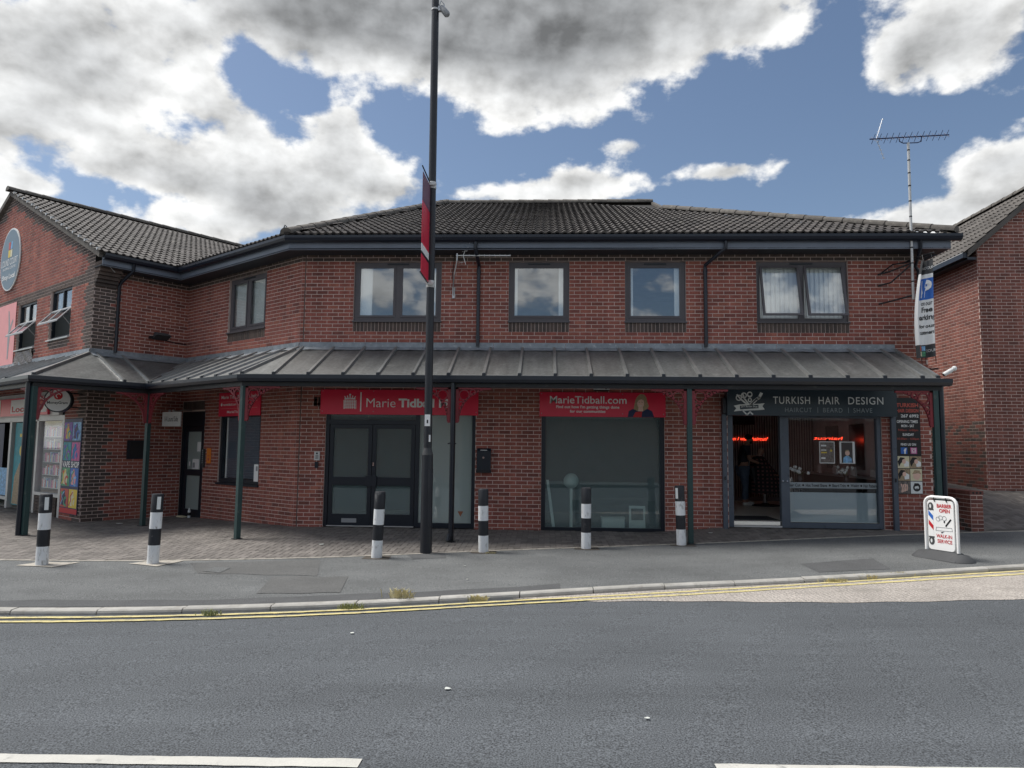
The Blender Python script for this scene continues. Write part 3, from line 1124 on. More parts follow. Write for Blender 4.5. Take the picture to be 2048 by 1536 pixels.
class Bricks:
    """collects the bricks of one building; the 300 nearest whole bricks become parts, the rest one joined part"""
    def __init__(self, parent, mats=('brick_red', 'brick_dark'), limit=300):
        self.parent, self.mats, self.limit = parent, mats, limit
        self.items = []

    def add_wall(self, name, F, s0, s1, z0, z1, openings=(), dark=None, clip=None, shift=0.0, see=True):
        br, st = courses(F, s0, s1, z0, z1, openings, dark, clip, shift)
        m = MB()
        for p, q, a, b in st:
            m.poly([F(p, 0, a), F(q, 0, a), F(q, 0, b), F(p, 0, b)])
        for (o0, o1, a, b) in openings:        # reveals
            if o1 - o0 < 0.3:
                continue
            for q in ([F(o0, 0, a), F(o0, -0.14, a), F(o0, -0.14, b), F(o0, 0, b)], [F(o1, 0, a), F(o1, -0.14, a), F(o1, -0.14, b), F(o1, 0, b)],
                      [F(o0, 0, b), F(o1, 0, b), F(o1, -0.14, b), F(o0, -0.14, b)]):
                m.poly(q)
        w = m.build(name, 'mortar', self.parent, fix=False)
        self.items += [(F, b, see) for b in br]
        return w

    def soldier(self, F, s0, s1, z0, z1, pitch=0.075):
        n = max(1, int(round((s1 - s0) / pitch)))
        p = (s1 - s0) / n
        for i in range(n):
            self.items.append((F, (s0 + i * p + 0.005, s0 + (i + 1) * p - 0.005, z0 + 0.006, z1 - 0.006, True), False))

    def finish(self, hide=None):
        full = []
        for idx, (F, b, see) in enumerate(self.items):
            if see and abs(b[1] - b[0] - 0.215) < 0.002 and abs(b[3] - b[2] - 0.065) < 0.002:
                c = F((b[0] + b[1]) / 2, 0, (b[2] + b[3]) / 2)
                if hide and hide(F, b):
                    continue
                full.append(((c - Vector((0, -13.9, 1.58))).length, idx))
        full.sort()
        own = set(i for _, i in full[:self.limit])
        acc = {False: MB(), True: MB()}
        for idx, (F, b, see) in enumerate(self.items):
            cs, cz = (b[0] + b[1]) / 2, (b[2] + b[3]) / 2
            if idx in own:
                mt = self.mats[1 if b[4] else 0]
                if mt not in BRICK_ME:
                    BRICK_ME[mt] = BT.mesh('brick', mt)
                o = link('brick', BRICK_ME[mt], self.parent)
                p = F(cs, 0, cz)
                o.matrix_world = Matrix(((F.u.x, 0, F.n.x, p.x), (F.u.y, 0, F.n.y, p.y), (0, 1, 0, p.z), (0, 0, 0, 1)))
            else:
                kx, kz = (b[1] - b[0]) / 0.215, (b[3] - b[2]) / 0.065
                m = acc[b[4]]
                o = len(m.v)
                for v in BT.v:
                    m.v.append(tuple(F(cs + v[0] * kx, v[2], cz + v[1] * kz)))
                m.f += [tuple(o + i for i in f) for f in BT.f]
        for k, m in acc.items():
            if m.v:
                ob = m.build('brickwork', self.mats[1 if k else 0], self.parent, fix=False)
                ob['kind'] = 'stuff'


# ------------------------------------------------------------------ roof tiles
def tile_template():
    m = MB()
    prof = [(0, .012), (.022, .034), (.045, .040), (.068, .034), (.09, .012), (.12, .008), (.15, .012), (.172, .034), (.195, .040), (.218, .034), (.24, .012), (.27, .008), (.302, .012)]
    for y, lift in ((0.0, 0.034), (0.40, 0.002)):
        for s, h in prof:
            m.v.append((s, y, h + lift))
    n = len(prof)
    for s, h in prof:
        m.v.append((s, 0.0, h - 0.002))
    for i in range(n - 1):
        m.f.append((i, i + 1, n + i + 1, n + i))
        m.f.append((2 * n + i, 2 * n + i + 1, i + 1, i))
    return m


TT = tile_template()
TILE_ME = {}


class Roof:
    def __init__(self, parent, mat='tile', limit=300):
        self.parent, self.mat, self.limit, self.items = parent, mat, limit, []

    def slope(self, O, a, b, tan, na0, na1, nb, keep, gauge=0.33):
        """O: eave point; a: along eave; b: horizontal up-slope direction"""
        O = Vector(O)
        a3 = Vector((a[0], a[1], 0)).normalized()
        cs = 1 / math.sqrt(1 + tan * tan)
        b3 = Vector((b[0] * cs, b[1] * cs, tan * cs))
        n3 = a3.cross(b3)
        if n3.z < 0:
            n3 = -n3
        for j in range(nb):
            for i in range(na0, na1):
                p = O + a3 * (i * 0.30) + b3 * (j * gauge - 0.02) + Vector((random.uniform(-.003, .003), 0, random.uniform(0, .005)))
                c = p + a3 * 0.15 + b3 * 0.17
                if keep(c.x, c.y, c.z):
                    self.items.append((p, a3, b3, n3))

    def finish(self):
        order = sorted(range(len(self.items)), key=lambda i: (self.items[i][0] - Vector((0, -13.9, 1.58))).length)
        own = set(order[:self.limit])
        acc = MB()
        for i, (p, a, b, n) in enumerate(self.items):
            if i in own:
                if self.mat not in TILE_ME:
                    TILE_ME[self.mat] = TT.mesh('roof_tile', self.mat, True)
                o = link('roof_tile', TILE_ME[self.mat], self.parent)
                o.matrix_world = Matrix(((a.x, b.x, n.x, p.x), (a.y, b.y, n.y, p.y), (a.z, b.z, n.z, p.z), (0, 0, 0, 1)))
            else:
                o = len(acc.v)
                for v in TT.v:
                    acc.v.append(tuple(p + a * v[0] + b * v[1] + n * v[2]))
                acc.f += [tuple(o + k for k in f) for f in TT.f]
        ob = acc.build('roof_tiling', self.mat, self.parent, fix=False, smooth=True)
        ob['kind'] = 'stuff'


def ridge(parent, p0, p1, mat='ridge_tile', r=0.13, length=0.42):
    """row of half-round ridge or hip tiles, one part each"""
    p0, p1 = Vector(p0), Vector(p1)
    L = (p1 - p0).length
    n = max(1, int(round(L / length)))
    t = (p1 - p0).normalized()
    side = t.cross(Vector((0, 0, 1))).normalized()
    upv = side.cross(t)
    for i in range(n):
        m = MB()
        a, b = p0 + t * (L * i / n - 0.03), p0 + t * (L * (i + 1) / n)
        for q, rr in ((a, r * 1.06), (b, r * 0.94)):
            for k in range(9):
                an = R(-12) + R(204) * k / 8
                m.v.append(tuple(q + side * math.cos(an) * rr + upv * (math.sin(an) * rr * 0.72)))
        for k in range(8):
            m.f.append((k, k + 1, 10 + k, 9 + k))
        m.f.append(tuple(range(8, -1, -1)))
        m.f.append(tuple(range(9, 18)))
        m.build('ridge_tile', mat, parent, smooth=True)

# ================================================================== main building
Z_EAVE, TAN = 5.67, 0.44
main = thing('brick_building', 'two-storey red brick building with angled left front above the metal canopy', 'building', (1.2, 0, 0))
MB_ = Bricks(main)
UW = [(-3.86, -2.09, 1), (-0.74, 0.46, 0), (1.56, 2.75, 0), (4.12, 5.88, 1)]      # upper windows
ZU0, ZU1 = 4.07, 5.27
op = [(a, b, ZU0 - 0.225, ZU1) for a, b, _ in UW] + [(-4.34, -1.36, -0.3, 2.355), (-0.07, 2.31, -0.3, 2.28), (3.52, 6.42, -0.3, 2.43)]
band = lambda s, z, k: z > Z_BAND
MB_.add_wall('wall', FM, P1.x, XR, -0.20, 5.45, op, band)
AW = (1.87, 3.36)                         # upper window on the angled wall
opA = [(AW[0], AW[1], ZU0 - 0.225, ZU1), (1.72, 3.36, 0.705, 2.28), (-0.02, 1.06, -0.3, 2.355), (0.02, 1.02, 2.356, 2.58)]
MB_.add_wall('wall', FA, 0.0, 4.62, -0.30, 5.45, opA, band, shift=0.06)
for a, b, _ in UW:
    MB_.soldier(FM, a, b, ZU0 - 0.225, ZU0 - 0.005)
MB_.soldier(FA, AW[0], AW[1], ZU0 - 0.225, ZU0 - 0.005)
MB_.soldier(FA, 0.02, 1.02, 2.357, 2.578)
MB_.soldier(FM, -4.6, -4.36, 2.33, 2.55)
MB_.finish(lambda F, b: b[2] > 2.55 and b[2] < 3.7)
part('wall', 'opposite_wall', main, lambda m: m.poly([(XR, 0, -.2), (XR, 12.8, -.2), (XR, 12.8, 5.5), (XR, 0, 5.5)]).poly([(XR, 12.8, -.2), (-9, 12.8, -.2), (-9, 12.8, 5.5), (XR, 12.8, 5.5)]))
part('soldier_backing', 'mortar', main, lambda m: [m.poly([F(a, -0.002, ZU0 - 0.23), F(b, -0.002, ZU0 - 0.23), F(b, -0.002, ZU0), F(a, -0.002, ZU0)]) for F, a, b in [(FM, w[0], w[1]) for w in UW] + [(FA, AW[0], AW[1])]] and m.poly([FA(0.0, -0.002, 2.33), FA(1.04, -0.002, 2.33), FA(1.04, -0.002, 2.60), FA(0.0, -0.002, 2.60)]))
# expansion joint at the corner
part('movement_joint', 'joint_sand', main, lambda m: m.box(FM, P1.x + 0.065, P1.x + 0.08, 0.0, 0.009, -0.05, 5.4))

# --- rooms behind the glass
def room(name, parent, x0, x1, y0, y1, z0, z1, wall='inside_wall', floor='inside_floor', front=()):
    part(name, wall, parent, lambda m: m.poly([(x0, y1, z0), (x1, y1, z0), (x1, y1, z1), (x0, y1, z1)]).poly([(x0, y0, z0), (x0, y1, z0), (x0, y1, z1), (x0, y0, z1)]).poly([(x1, y0, z0), (x1, y1, z0), (x1, y1, z1), (x1, y0, z1)]).poly([(x0, y0, z1), (x1, y0, z1), (x1, y1, z1), (x0, y1, z1)]))
    part('floor', floor, parent, lambda m: m.poly([(x0, y0, z0), (x1, y0, z0), (x1, y1, z0), (x0, y1, z0)]))


room('interior_walls', main, -4.8, 7.2, 0.02, 4.6, 3.75, 5.42, 'inside_mid', 'inside_dark')
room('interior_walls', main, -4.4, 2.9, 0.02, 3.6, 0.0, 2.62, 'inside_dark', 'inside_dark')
room('interior_walls', main, 3.2, 7.25, 0.02, 5.7, 0.22, 2.75, 'inside_wall', 'inside_floor')


def niche(m, F, s0, s1, z0, z1, dep, top=True):
    """five-sided box behind an opening"""
    a, b = -0.15, -dep
    m.poly([F(s0, b, z0), F(s1, b, z0), F(s1, b, z1), F(s0, b, z1)]).poly([F(s0, a, z0), F(s0, b, z0), F(s0, b, z1), F(s0, a, z1)]).poly([F(s1, a, z0), F(s1, b, z0), F(s1, b, z1), F(s1, a, z1)])
    m.poly([F(s0, a, z0), F(s1, a, z0), F(s1, b, z0), F(s0, b, z0)]).poly([F(s0, a, z1), F(s1, a, z1), F(s1, b, z1), F(s0, b, z1)])
    return m


def upper_window(F, parent, s0, s1, lights, tilt=False, blinds=0):
    z0, z1 = ZU0, ZU1
    fw = 0.075
    w = MB()
    D0, D1 = -0.11, -0.045
    w.box(F, s0, s1, D0, D1, z1 - fw, z1).box(F, s0, s1, D0, D1, z0, z0 + fw)
    w.box(F, s0, s0 + fw, D0, D1, z0 + fw, z1 - fw).box(F, s1 - fw, s1, D0, D1, z0 + fw, z1 - fw)
    mid = (s0 + s1) / 2
    if lights == 2:
        w.box(F, mid - 0.05, mid + 0.05, D0, D1, z0 + fw, z1 - fw)
    wo = w.build('window', 'frame_brown', parent)
    part('sill', 'frame_brown', wo, lambda m: m.box(F, s0 - 0.015, s1 + 0.015, -0.05, 0.035, z0 - 0.03, z0 - 0.001))
    part('trickle_vent', 'frame_dark', wo, lambda m: m.box(F, mid - 0.22, mid + 0.22, D1, D1 + 0.018, z1 - 0.055, z1 - 0.03))
    spans = [(s0 + fw, s1 - fw)] if lights == 1 else [(s0 + fw, mid - 0.05), (mid + 0.05, s1 - fw)]
    for a, b in spans:
        lo, hi = z0 + fw, z1 - fw

        def tz(s, d, z):
            if not tilt:
                return F(s, d, z)
            t = (hi - z)               # top-hung sash pushed out at the foot
            return F(s, d + t * 0.21, z + t * 0.02 + 0.0)
        sash = MB()
        bw = 0.042
        for q in ((a, b, lo, lo + bw), (a, b, hi - bw, hi), (a, a + bw, lo + bw, hi - bw), (b - bw, b, lo + bw, hi - bw)):
            sash.box(tz, q[0], q[1], D1 - 0.03, D1 + 0.012, q[2], q[3])
        so = sash.build('sash', 'frame_brown', wo)
        part('pane', 'glass_up', wo, lambda m: m.box(tz, a + bw, b - bw, D1 - 0.018, D1 - 0.012, lo + bw, hi - bw))
        if blinds == 1:
            n = int((b - a + 0.04) / 0.085)
            bl = MB()
            for i in range(n):
                c = a - 0.02 + (i + 0.5) * (b - a + 0.04) / n
                bl.hexa([F(c - 0.049, -0.112, lo - 0.02), F(c + 0.049, -0.142, lo - 0.02), F(c + 0.049, -0.142, hi + 0.02), F(c - 0.049, -0.112, hi + 0.02),
                         F(c - 0.049, -0.114, lo - 0.02), F(c + 0.049, -0.144, lo - 0.02), F(c + 0.049, -0.144, hi + 0.02), F(c - 0.049, -0.114, hi + 0.02)])
            bl.build('blind', 'blind', wo)
        if blinds == 2:
            edge = [(a - 0.02, a + 0.095), (b - 0.13, b + 0.02)] if lights == 1 else ([(a, a + 0.27)] if a == spans[0][0] else [(b - 0.16, b + 0.02)])
            part('blind', 'blind', wo, lambda m: [m.box(F, p, q, -0.15, -0.112, lo - 0.03, hi + 0.03) for p, q in edge])
    return wo


upper_window(FM, main, UW[0][0], UW[0][1], 2, blinds=2)
upper_window(FM, main, UW[1][0], UW[1][1], 1, blinds=2)
upper_window(FM, main, UW[2][0], UW[2][1], 1, blinds=2)
upper_window(FM, main, UW[3][0], UW[3][1], 2, tilt=True, blinds=1)
upper_window(FA, main, AW[0], AW[1], 2, blinds=1)

# --- entrance doors and side light
ent = MB()
for q in ((-4.34, -4.27, 0.0, 2.32), (-2.55, -2.47, 0.0, 2.32), (-1.43, -1.36, 0.0, 2.32), (-4.27, -2.55, 2.0, 2.08), (-4.27, -1.43, 2.25, 2.32), (-2.47, -1.43, 0.0, 0.09)):
    ent.box(FM, q[0], q[1], -0.12, -0.03, q[2], q[3])
ent_o = ent.build('shopfront_frame', 'frame_dark', main)
part('pane', 'glass_film', ent_o, lambda m: m.box(FM, -4.27, -2.55, -0.08, -0.074, 2.08, 2.25))
part('pane', 'glass_side', ent_o, lambda m: m.box(FM, -2.47, -1.43, -0.08, -0.074, 0.09, 2.25))
part('threshold', 'aluminium', ent_o, lambda m: m.box(FM, -4.27, -2.55, -0.1, 0.0, 0.002, 0.018))
for i, (a, b) in enumerate(((-4.26, -3.415), (-3.405, -2.56))):
    d = MB()
    st = 0.075
    for q in ((a, a + st, 0.02, 1.995), (b - st, b, 0.02, 1.995), (a + st, b - st, 1.915, 1.995), (a + st, b - st, 0.02, 0.24), (a + st, b - st, 0.80, 0.96)):
        d.box(FM, q[0], q[1], -0.10, -0.045, q[2], q[3])
    do = d.build('door', 'frame_dark', main)
    for zz in ((0.24, 0.80), (0.96, 1.915)):
        part('pane', 'glass_film', do, lambda m: m.box(FM, a + st, b - st, -0.078, -0.072, zz[0], zz[1]))
    hx = b - 0.05 if i == 0 else a + 0.05
    part('pull_handle', 'frame_dark', do, lambda m: m.box(FM, hx - 0.055, hx + 0.055, -0.045, -0.005, 0.78, 0.99))
    if i == 0:
        part('letter_plate', 'print_grey', do, lambda m: m.box(FM, a + 0.28, b - 0.27, -0.045, -0.035, 0.075, 0.155))
    else:
        part('lock', 'chrome', do, lambda m: m.box(FM, a + 0.015, a + 0.045, -0.045, -0.025, 1.18, 1.25))

# --- large office window
bw_ = MB()
for q in ((-0.07, 0.01, -0.03, 2.28), (2.23, 2.31, -0.03, 2.28), (0.01, 2.23, 2.20, 2.28), (0.01, 2.23, -0.03, 0.05)):
    bw_.box(FM, q[0], q[1], -0.12, -0.03, q[2], q[3])
bwo = bw_.build('shop_window', 'frame_dark', main)
part('pane', 'glass_film', bwo, lambda m: m.box(FM, 0.01, 2.23, -0.08, -0.074, 0.05, 2.20))
part('sill', 'frame_dark', bwo, lambda m: m.box(FM, -0.09, 2.33, -0.04, 0.035, -0.07, -0.03))

# --- barber shopfront
BZ = 0.11
bs = MB()
for q in ((3.52, 3.62, BZ, 2.42), (4.52, 4.68, BZ, 2.42), (6.34, 6.42, BZ, 2.42), (3.62, 4.52, 2.34, 2.42), (4.68, 6.34, 2.20, 2.42), (4.68, 6.34, BZ, BZ + 0.10)):
    bs.box(FM, q[0], q[1], -0.13, -0.02, q[2], q[3])
bso = bs.build('barber_frame', 'frame_grey', main)
part('pane', 'glass_shop', bso, lambda m: m.box(FM, 4.68, 6.34, -0.085, -0.079, BZ + 0.10, 2.20))
part('frosted_panel', 'glass_frost', bso, lambda m: m.box(FM, 4.69, 6.33, -0.105, -0.101, BZ + 0.11, 0.78))
part('film_band', 'print_dim', bso, lambda m: m.box(FM, 4.69, 6.33, -0.076, -0.074, 0.86, 0.97))
lettering(bso, 'print_black', FM, [('Hair Cut', 4.66, 4.90, 0.885, 0.945, -0.072, dict(bold=0.02)), ('Hot Towel Shave', 5.0, 5.40, 0.885, 0.945, -0.072, dict(bold=0.02)),
                                   ('Beard Trim', 5.50, 5.75, 0.885, 0.945, -0.072, dict(bold=0.02)), ('Waxing', 5.84, 6.0, 0.875, 0.945, -0.072, dict(bold=0.02)), ('Hair Pattern', 6.08, 6.33, 0.885, 0.945, -0.072, dict(bold=0.02))])
part('bullet', 'print_black', bso, lambda m: [m.disc(FM, s, 0.915, 0.02, 0.02, -0.0735, -0.0715, 12) for s in (4.95, 5.45, 5.795, 6.04)])
part('threshold', 'aluminium', bso, lambda m: m.box(FM, 3.62, 4.52, -0.13, -0.01, BZ, BZ + 0.03))
# open door leaf folded inwards, shutter guide rails
dl = MB()
FD = Frame((3.63, 0.14), (0.12, 1.0))
for q in ((0.0, 0.07, BZ + .1, 2.33), (0.83, 0.90, BZ + .1, 2.33), (0.07, 0.83, 2.25, 2.33), (0.07, 0.83, BZ + .1, BZ + 0.22)):
    dl.box(FD, q[0], q[1], -0.045, 0.0, q[2], q[3])
dlo = dl.build('door', 'frame_grey', main)
part('pane', 'glass_shop', dlo, lambda m: m.box(FD, 0.07, 0.83, -0.025, -0.02, BZ + .22, 2.25))
part('pull_handle', 'black_paint', dlo, lambda m: m.tube([FD(0.8, 0.0, 1.0), FD(0.8, 0.06, 1.0), FD(0.8, 0.06, 1.35), FD(0.8, 0.0, 1.35)], 0.012))
for a in (3.40, 6.575):
    part('shutter_rail', 'frame_grey', main, lambda m: m.box(FM, a, a + 0.085, 0.008, 0.075, 0.08, 2.26))
for a in (3.44, 6.615):
    part('lock', 'black_paint', main, lambda m: m.box(FM, a - 0.012, a + 0.012, 0.075, 0.09, 1.0, 1.07))
part('lock', 'chrome', main, lambda m: [m.sphere(FM(a, 0.01, 0.99), 0.018, 8, 6) for a in (4.545, 4.625)])

# --- angled wall: door and window
ad = MB()
for q in ((-0.02, 0.07, -0.14, 2.32), (0.97, 1.06, -0.14, 2.32), (0.07, 0.97, 1.98, 2.32)):
    ad.box(FA, q[0], q[1], -0.13, -0.02, q[2], q[3])
ad.box(FA, -0.03, 1.07, -0.16, -0.003, 2.322, 2.45)
ado = ad.build('door_frame', 'frame_dark', main)
d = MB()
for q in ((0.07, 0.20, -0.12, 1.97), (0.84, 0.97, -0.12, 1.97), (0.20, 0.84, 1.86, 1.97), (0.20, 0.84, -0.12, 0.06), (0.20, 0.84, 0.84, 0.98)):
    d.box(FA, q[0], q[1], -0.11, -0.05, q[2], q[3])
do = d.build('door', 'frame_dark', main)
for zz in ((0.06, 0.84), (0.98, 1.86)):
    part('pane', 'glass_side', do, lambda m: m.box(FA, 0.20, 0.84, -0.082, -0.076, zz[0], zz[1]))
part('notice', 'sign_white', do, lambda m: m.box(FA, 0.63, 0.80, -0.075, -0.072, 1.40, 1.62).box(FA, 0.44, 0.74, -0.075, -0.072, 0.99, 1.22).box(FA, 0.32, 0.39, -0.05, -0.046, 1.06, 1.16))
part('letter_plate', 'print_grey', do, lambda m: m.box(FA, 0.46, 0.56, -0.07, -0.068, 1.02, 1.14))
aw = MB()
for q in ((1.72, 1.80, 0.74, 2.25), (3.28, 3.36, 0.74, 2.25), (1.80, 3.28, 2.17, 2.25), (1.80, 3.28, 0.74, 0.83)):
    aw.box(FA, q[0], q[1], -0.12, -0.03, q[2], q[3])
awo = aw.build('window', 'frame_dark', main)
part('pane', 'glass_shop', awo, lambda m: m.box(FA, 1.80, 3.28, -0.08, -0.074, 0.83, 2.17))
part('sill', 'frame_dark', awo, lambda m: m.box(FA, 1.70, 3.38, -0.04, 0.04, 0.69, 0.735))
bl = MB()
for i in range(34):
    z = 0.84 + i * 0.04
    bl.hexa([FA(1.88, -0.13, z), FA(3.27, -0.13, z), FA(3.27, -0.115, z + 0.037), FA(1.88, -0.115, z + 0.037), FA(1.88, -0.133, z), FA(3.27, -0.133, z), FA(3.27, -0.118, z + 0.037), FA(1.88, -0.118, z + 0.037)])
bl.build('blind', 'fascia', awo)
part('blind_edge', 'blind', awo, lambda m: m.box(FA, 1.82, 1.87, -0.16, -0.12, 0.83, 2.17))
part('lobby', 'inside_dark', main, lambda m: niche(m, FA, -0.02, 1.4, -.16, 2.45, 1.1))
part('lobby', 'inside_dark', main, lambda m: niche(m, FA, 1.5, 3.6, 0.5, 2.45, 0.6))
part('lobby', 'inside_mid', main, lambda m: niche(m, FA, 1.7, 3.5, 3.8, 5.41, 0.9))

# --- eaves
EPATH = [P3 + N1 * 0.02, P2, P1, Vector((XR, 0))]
part('soffit', 'soffit', main, lambda m: sweep(m, [(0.0, 5.41), (0.43, 5.41), (0.43, 5.43), (0.0, 5.43)], 7.62, EPATH))
part('fascia_board', 'fascia', main, lambda m: sweep(m, [(0.405, 5.40), (0.43, 5.40), (0.43, 5.58), (0.405, 5.58)], 7.62, EPATH))
part('gutter', 'gutter', main, lambda m: sweep(m, [(0.435, 5.545), (0.50, 5.535), (0.545, 5.56), (0.56, 5.61), (0.56, 5.66), (0.548, 5.66), (0.54, 5.60), (0.435, 5.62)], 7.78, EPATH))
part('gable_board', 'fascia', main, lambda m: m.box(WF, 7.60, 7.625, -0.40, 2.0, 5.40, 5.58))

# --- roof
lc = offset_path(0.5, 0, [P2, P1, Vector((XR, 0))])[1]        # left eave corner
xr = 7.66
hipR = Vector((3.03, -0.5 + (xr - 3.03), 0))
hb = Vector((math.cos((TH) / 2), math.sin(TH / 2)))            # hip bisector at the left corner
dR = 6.72
rl = Vector((lc.x + hb.x / hb.y * dR, -0.5 + dR))
zr = lambda d: Z_EAVE + TAN * d
roof = part('roof', 'deck', main, lambda m: m.poly([(lc.x, -.5, Z_EAVE - .03), (xr, -.5, Z_EAVE - .03), (hipR.x, hipR.y, zr(xr - 3.03) - .03), (3.03, -.5 + dR, zr(dR) - .03), (rl.x, rl.y, zr(dR) - .03)])
            .poly([(xr, -.5, Z_EAVE - .03), (xr, 12.9, Z_EAVE - .03), (hipR.x, 8.1, zr(xr - 3.03) - .03), (hipR.x, hipR.y, zr(xr - 3.03) - .03)])
            .poly([(3.03, hipR.y, zr(xr - 3.03) - .05), (3.03, 8.1, zr(xr - 3.03) - .05), (3.03, rl.y, zr(dR) - .03)])
            .poly([(rl.x, rl.y, zr(dR) - .03), (3.03, rl.y, zr(dR) - .03), (3.03, 12.9, Z_EAVE), (-6, 12.9, Z_EAVE)])
            .poly([(lc.x, lc.y, Z_EAVE - .03), (rl.x, rl.y, zr(dR) - .03), (rl.x + U.x * 8, rl.y + U.y * 8, zr(dR) - .03), (lc.x + U.x * 5.6, lc.y + U.y * 5.6, Z_EAVE - .03)]))
LW_E = P3 - U * 0.45                  # eave line of the left wing's roof (direction -N1)
TANL = 0.435


def z_main(x, y):
    return Z_EAVE + TAN * (y + 0.5)


def z_ang(x, y):
    return Z_EAVE + TAN * ((Vector((x, y)) - lc).dot(-N1))


def z_left(x, y):
    return Z_EAVE + TANL * ((Vector((x, y)) - LW_E).dot(U))


RF = Roof(roof)
RF.slope((lc.x - 1.5, -0.5, Z_EAVE), (1, 0), (0, 1), TAN, 0, 50, 24,
         lambda x, y, z: x < xr - (y + .5) + 0.05 and (x < 3.03 or y < hipR.y) and y < -.5 + dR + 0.12 and x > lc.x + (y + .5) * hb.x / hb.y - 0.1)
RF.slope((lc.x + U.x * 5.0, lc.y + U.y * 5.0, Z_EAVE), (-U.x, -U.y), (-N1.x, -N1.y), TAN, 0, 34, 22,
         lambda x, y, z: z_main(x, y) > z_ang(x, y) - 0.03 and z_ang(x, y) > z_left(x, y) - 0.03 and z < zr(dR))
RF.finish()
ridge(roof, (lc.x, lc.y, Z_EAVE + 0.06), (rl.x, rl.y, zr(dR) + 0.07))
ridge(roof, (rl.x, rl.y, zr(dR) + 0.02), (3.05, rl.y, zr(dR) + 0.02), r=0.15)
ridge(roof, (xr, -.5, Z_EAVE + 0.05), (hipR.x, hipR.y, zr(xr - 3.03) + 0.06))
part('roof_end', 'ridge_tile', roof, lambda m: m.hexa([(3.0, hipR.y - .1, zr(xr - 3.03) - .06), (3.1, hipR.y - .1, zr(xr - 3.03) - .06), (3.1, rl.y, zr(dR) - .02), (3.0, rl.y, zr(dR) - .02), (3.0, hipR.y - .1, zr(xr - 3.03) + .03), (3.1, hipR.y - .1, zr(xr - 3.03) + .03), (3.1, rl.y, zr(dR) + .05), (3.0, rl.y, zr(dR) + .05)]))
part('hip_iron', 'black_paint', roof, lambda m: m.tube([(lc.x - .03, lc.y, 5.67), (lc.x - .06, lc.y - .02, 5.80), (lc.x - .02, lc.y - .05, 5.86), (lc.x + .01, lc.y - .03, 5.83)], 0.012, 6))


def downpipe(parent, pts, r=0.036):
    o = part('downpipe', 'gutter', parent, lambda m: m.tube(pts, r, 10), True)
    return o


for x0, xt in ((-1.34, -1.37), (3.12, 3.42)):
    dp = downpipe(main, [FM(xt, 0.47, 5.56), FM(xt, 0.47, 5.40), FM((xt * 2 + x0) / 3, 0.40, 5.33), FM(x0, 0.06, 5.18), FM(x0, 0.055, 5.1), FM(x0, 0.055, 3.56)])
    part('pipe_collar', 'gutter', dp, lambda m: [m.lathe(FM(x0, 0.055, z), [(0.043, 0), (0.043, 0.06)], 10) for z in (5.02, 4.6, 3.70)])
downpipe(main, [FM(7.05, 0.47, 5.56), FM(7.05, 0.45, 5.42), FM(7.12, 0.1, 5.15), FM(7.2, 0.055, 5.05), FM(7.2, 0.055, 3.4)], 0.034)

# ================================================================== left wing
wing = thing('gabled_wing', 'gabled brick wing with dark quoins over the corner shop', 'building', (P3.x, P3.y, -0.1))
LB = Bricks(wing)
PK_S = GL - 5.77                       # s of the ridge on the gable wall
verge = lambda s: Z_EAVE + TANL * ((GL - s) + 0.45) if s > PK_S else Z_EAVE + TANL * (6.22 - (PK_S - s))


def gclip(z):
    if z < 5.62:
        return (0, GL)
    h = (Z_EAVE + TANL * 6.22 - 0.10 - z) / TANL
    return (PK_S - h, min(PK_S + h, GL))


def qdark(sd, z, k, far=0.34, near=0.23):
    return sd < (far if (k // 3) % 2 else near)


gw = [(GL - 2.53, GL - 1.22, 4.005, 5.205), (GL - 4.76, GL - 3.43, 3.93, 5.13)]


def gdark(s, z, k):
    if qdark(GL - s, z, k, 0.46, 0.34):
        return True
    if 5.14 < z < 5.36:
        return True
    if z > 5.6:
        h = (Z_EAVE + TANL * 6.22 - 0.10 - z) / TANL
        return (h - abs(s - PK_S)) < (0.75 if (k // 2) % 2 else 0.5)
    for a, b, c, d in gw:
        if a < s < b and c - 0.24 < z < c:
            return True
    return False


LB.add_wall('wall', FG, 0, GL, -0.25, 8.4, [(gw[0][0], gw[0][1], gw[0][2], gw[0][3]), (gw[1][0], gw[1][1], gw[1][2], gw[1][3]), (0, GL - 1.15, -0.4, 2.73)], gdark, gclip, shift=0.11)
LB.add_wall('wall', FS, 0, 2.12, -0.30, 5.45, [], lambda s, z, k: z > Z_BAND or qdark(s, z, k, 0.56, 0.36), shift=0.02)
LB.finish(lambda F, b: 2.6 < b[2] < 3.7)
# corbelled kneeler at the eaves corner
part('kneeler', 'brick_dark', wing, lambda m: [m.box(FS, 0.0, 0.46 - 0.0 * i, 0.0, 0.05 + 0.055 * i, 5.02 + i * 0.075, 5.087 + i * 0.075) for i in range(7)])
lroof = part('roof', 'deck', wing, lambda m: m.poly([tuple((LW_E + N1 * 0.1).to_3d() + V(0, 0, Z_EAVE - .03)), tuple((LW_E - N1 * 13).to_3d() + V(0, 0, Z_EAVE - .03)), tuple((LW_E + U * 6.22 - N1 * 13).to_3d() + V(0, 0, Z_EAVE + TANL * 6.22 - .03)), tuple((LW_E + U * 6.22 + N1 * 0.1).to_3d() + V(0, 0, Z_EAVE + TANL * 6.22 - .03))])
             .poly([tuple((LW_E + U * 6.22 + N1 * .1).to_3d() + V(0, 0, Z_EAVE + TANL * 6.22 - .03)), tuple((LW_E + U * 6.22 - N1 * 13).to_3d() + V(0, 0, Z_EAVE + TANL * 6.22 - .03)), tuple((LW_E + U * 12.4 - N1 * 13).to_3d() + V(0, 0, Z_EAVE - .03)), tuple((LW_E + U * 12.4 + N1 * 0.1).to_3d() + V(0, 0, Z_EAVE - .03))]))
LR = Roof(lroof)
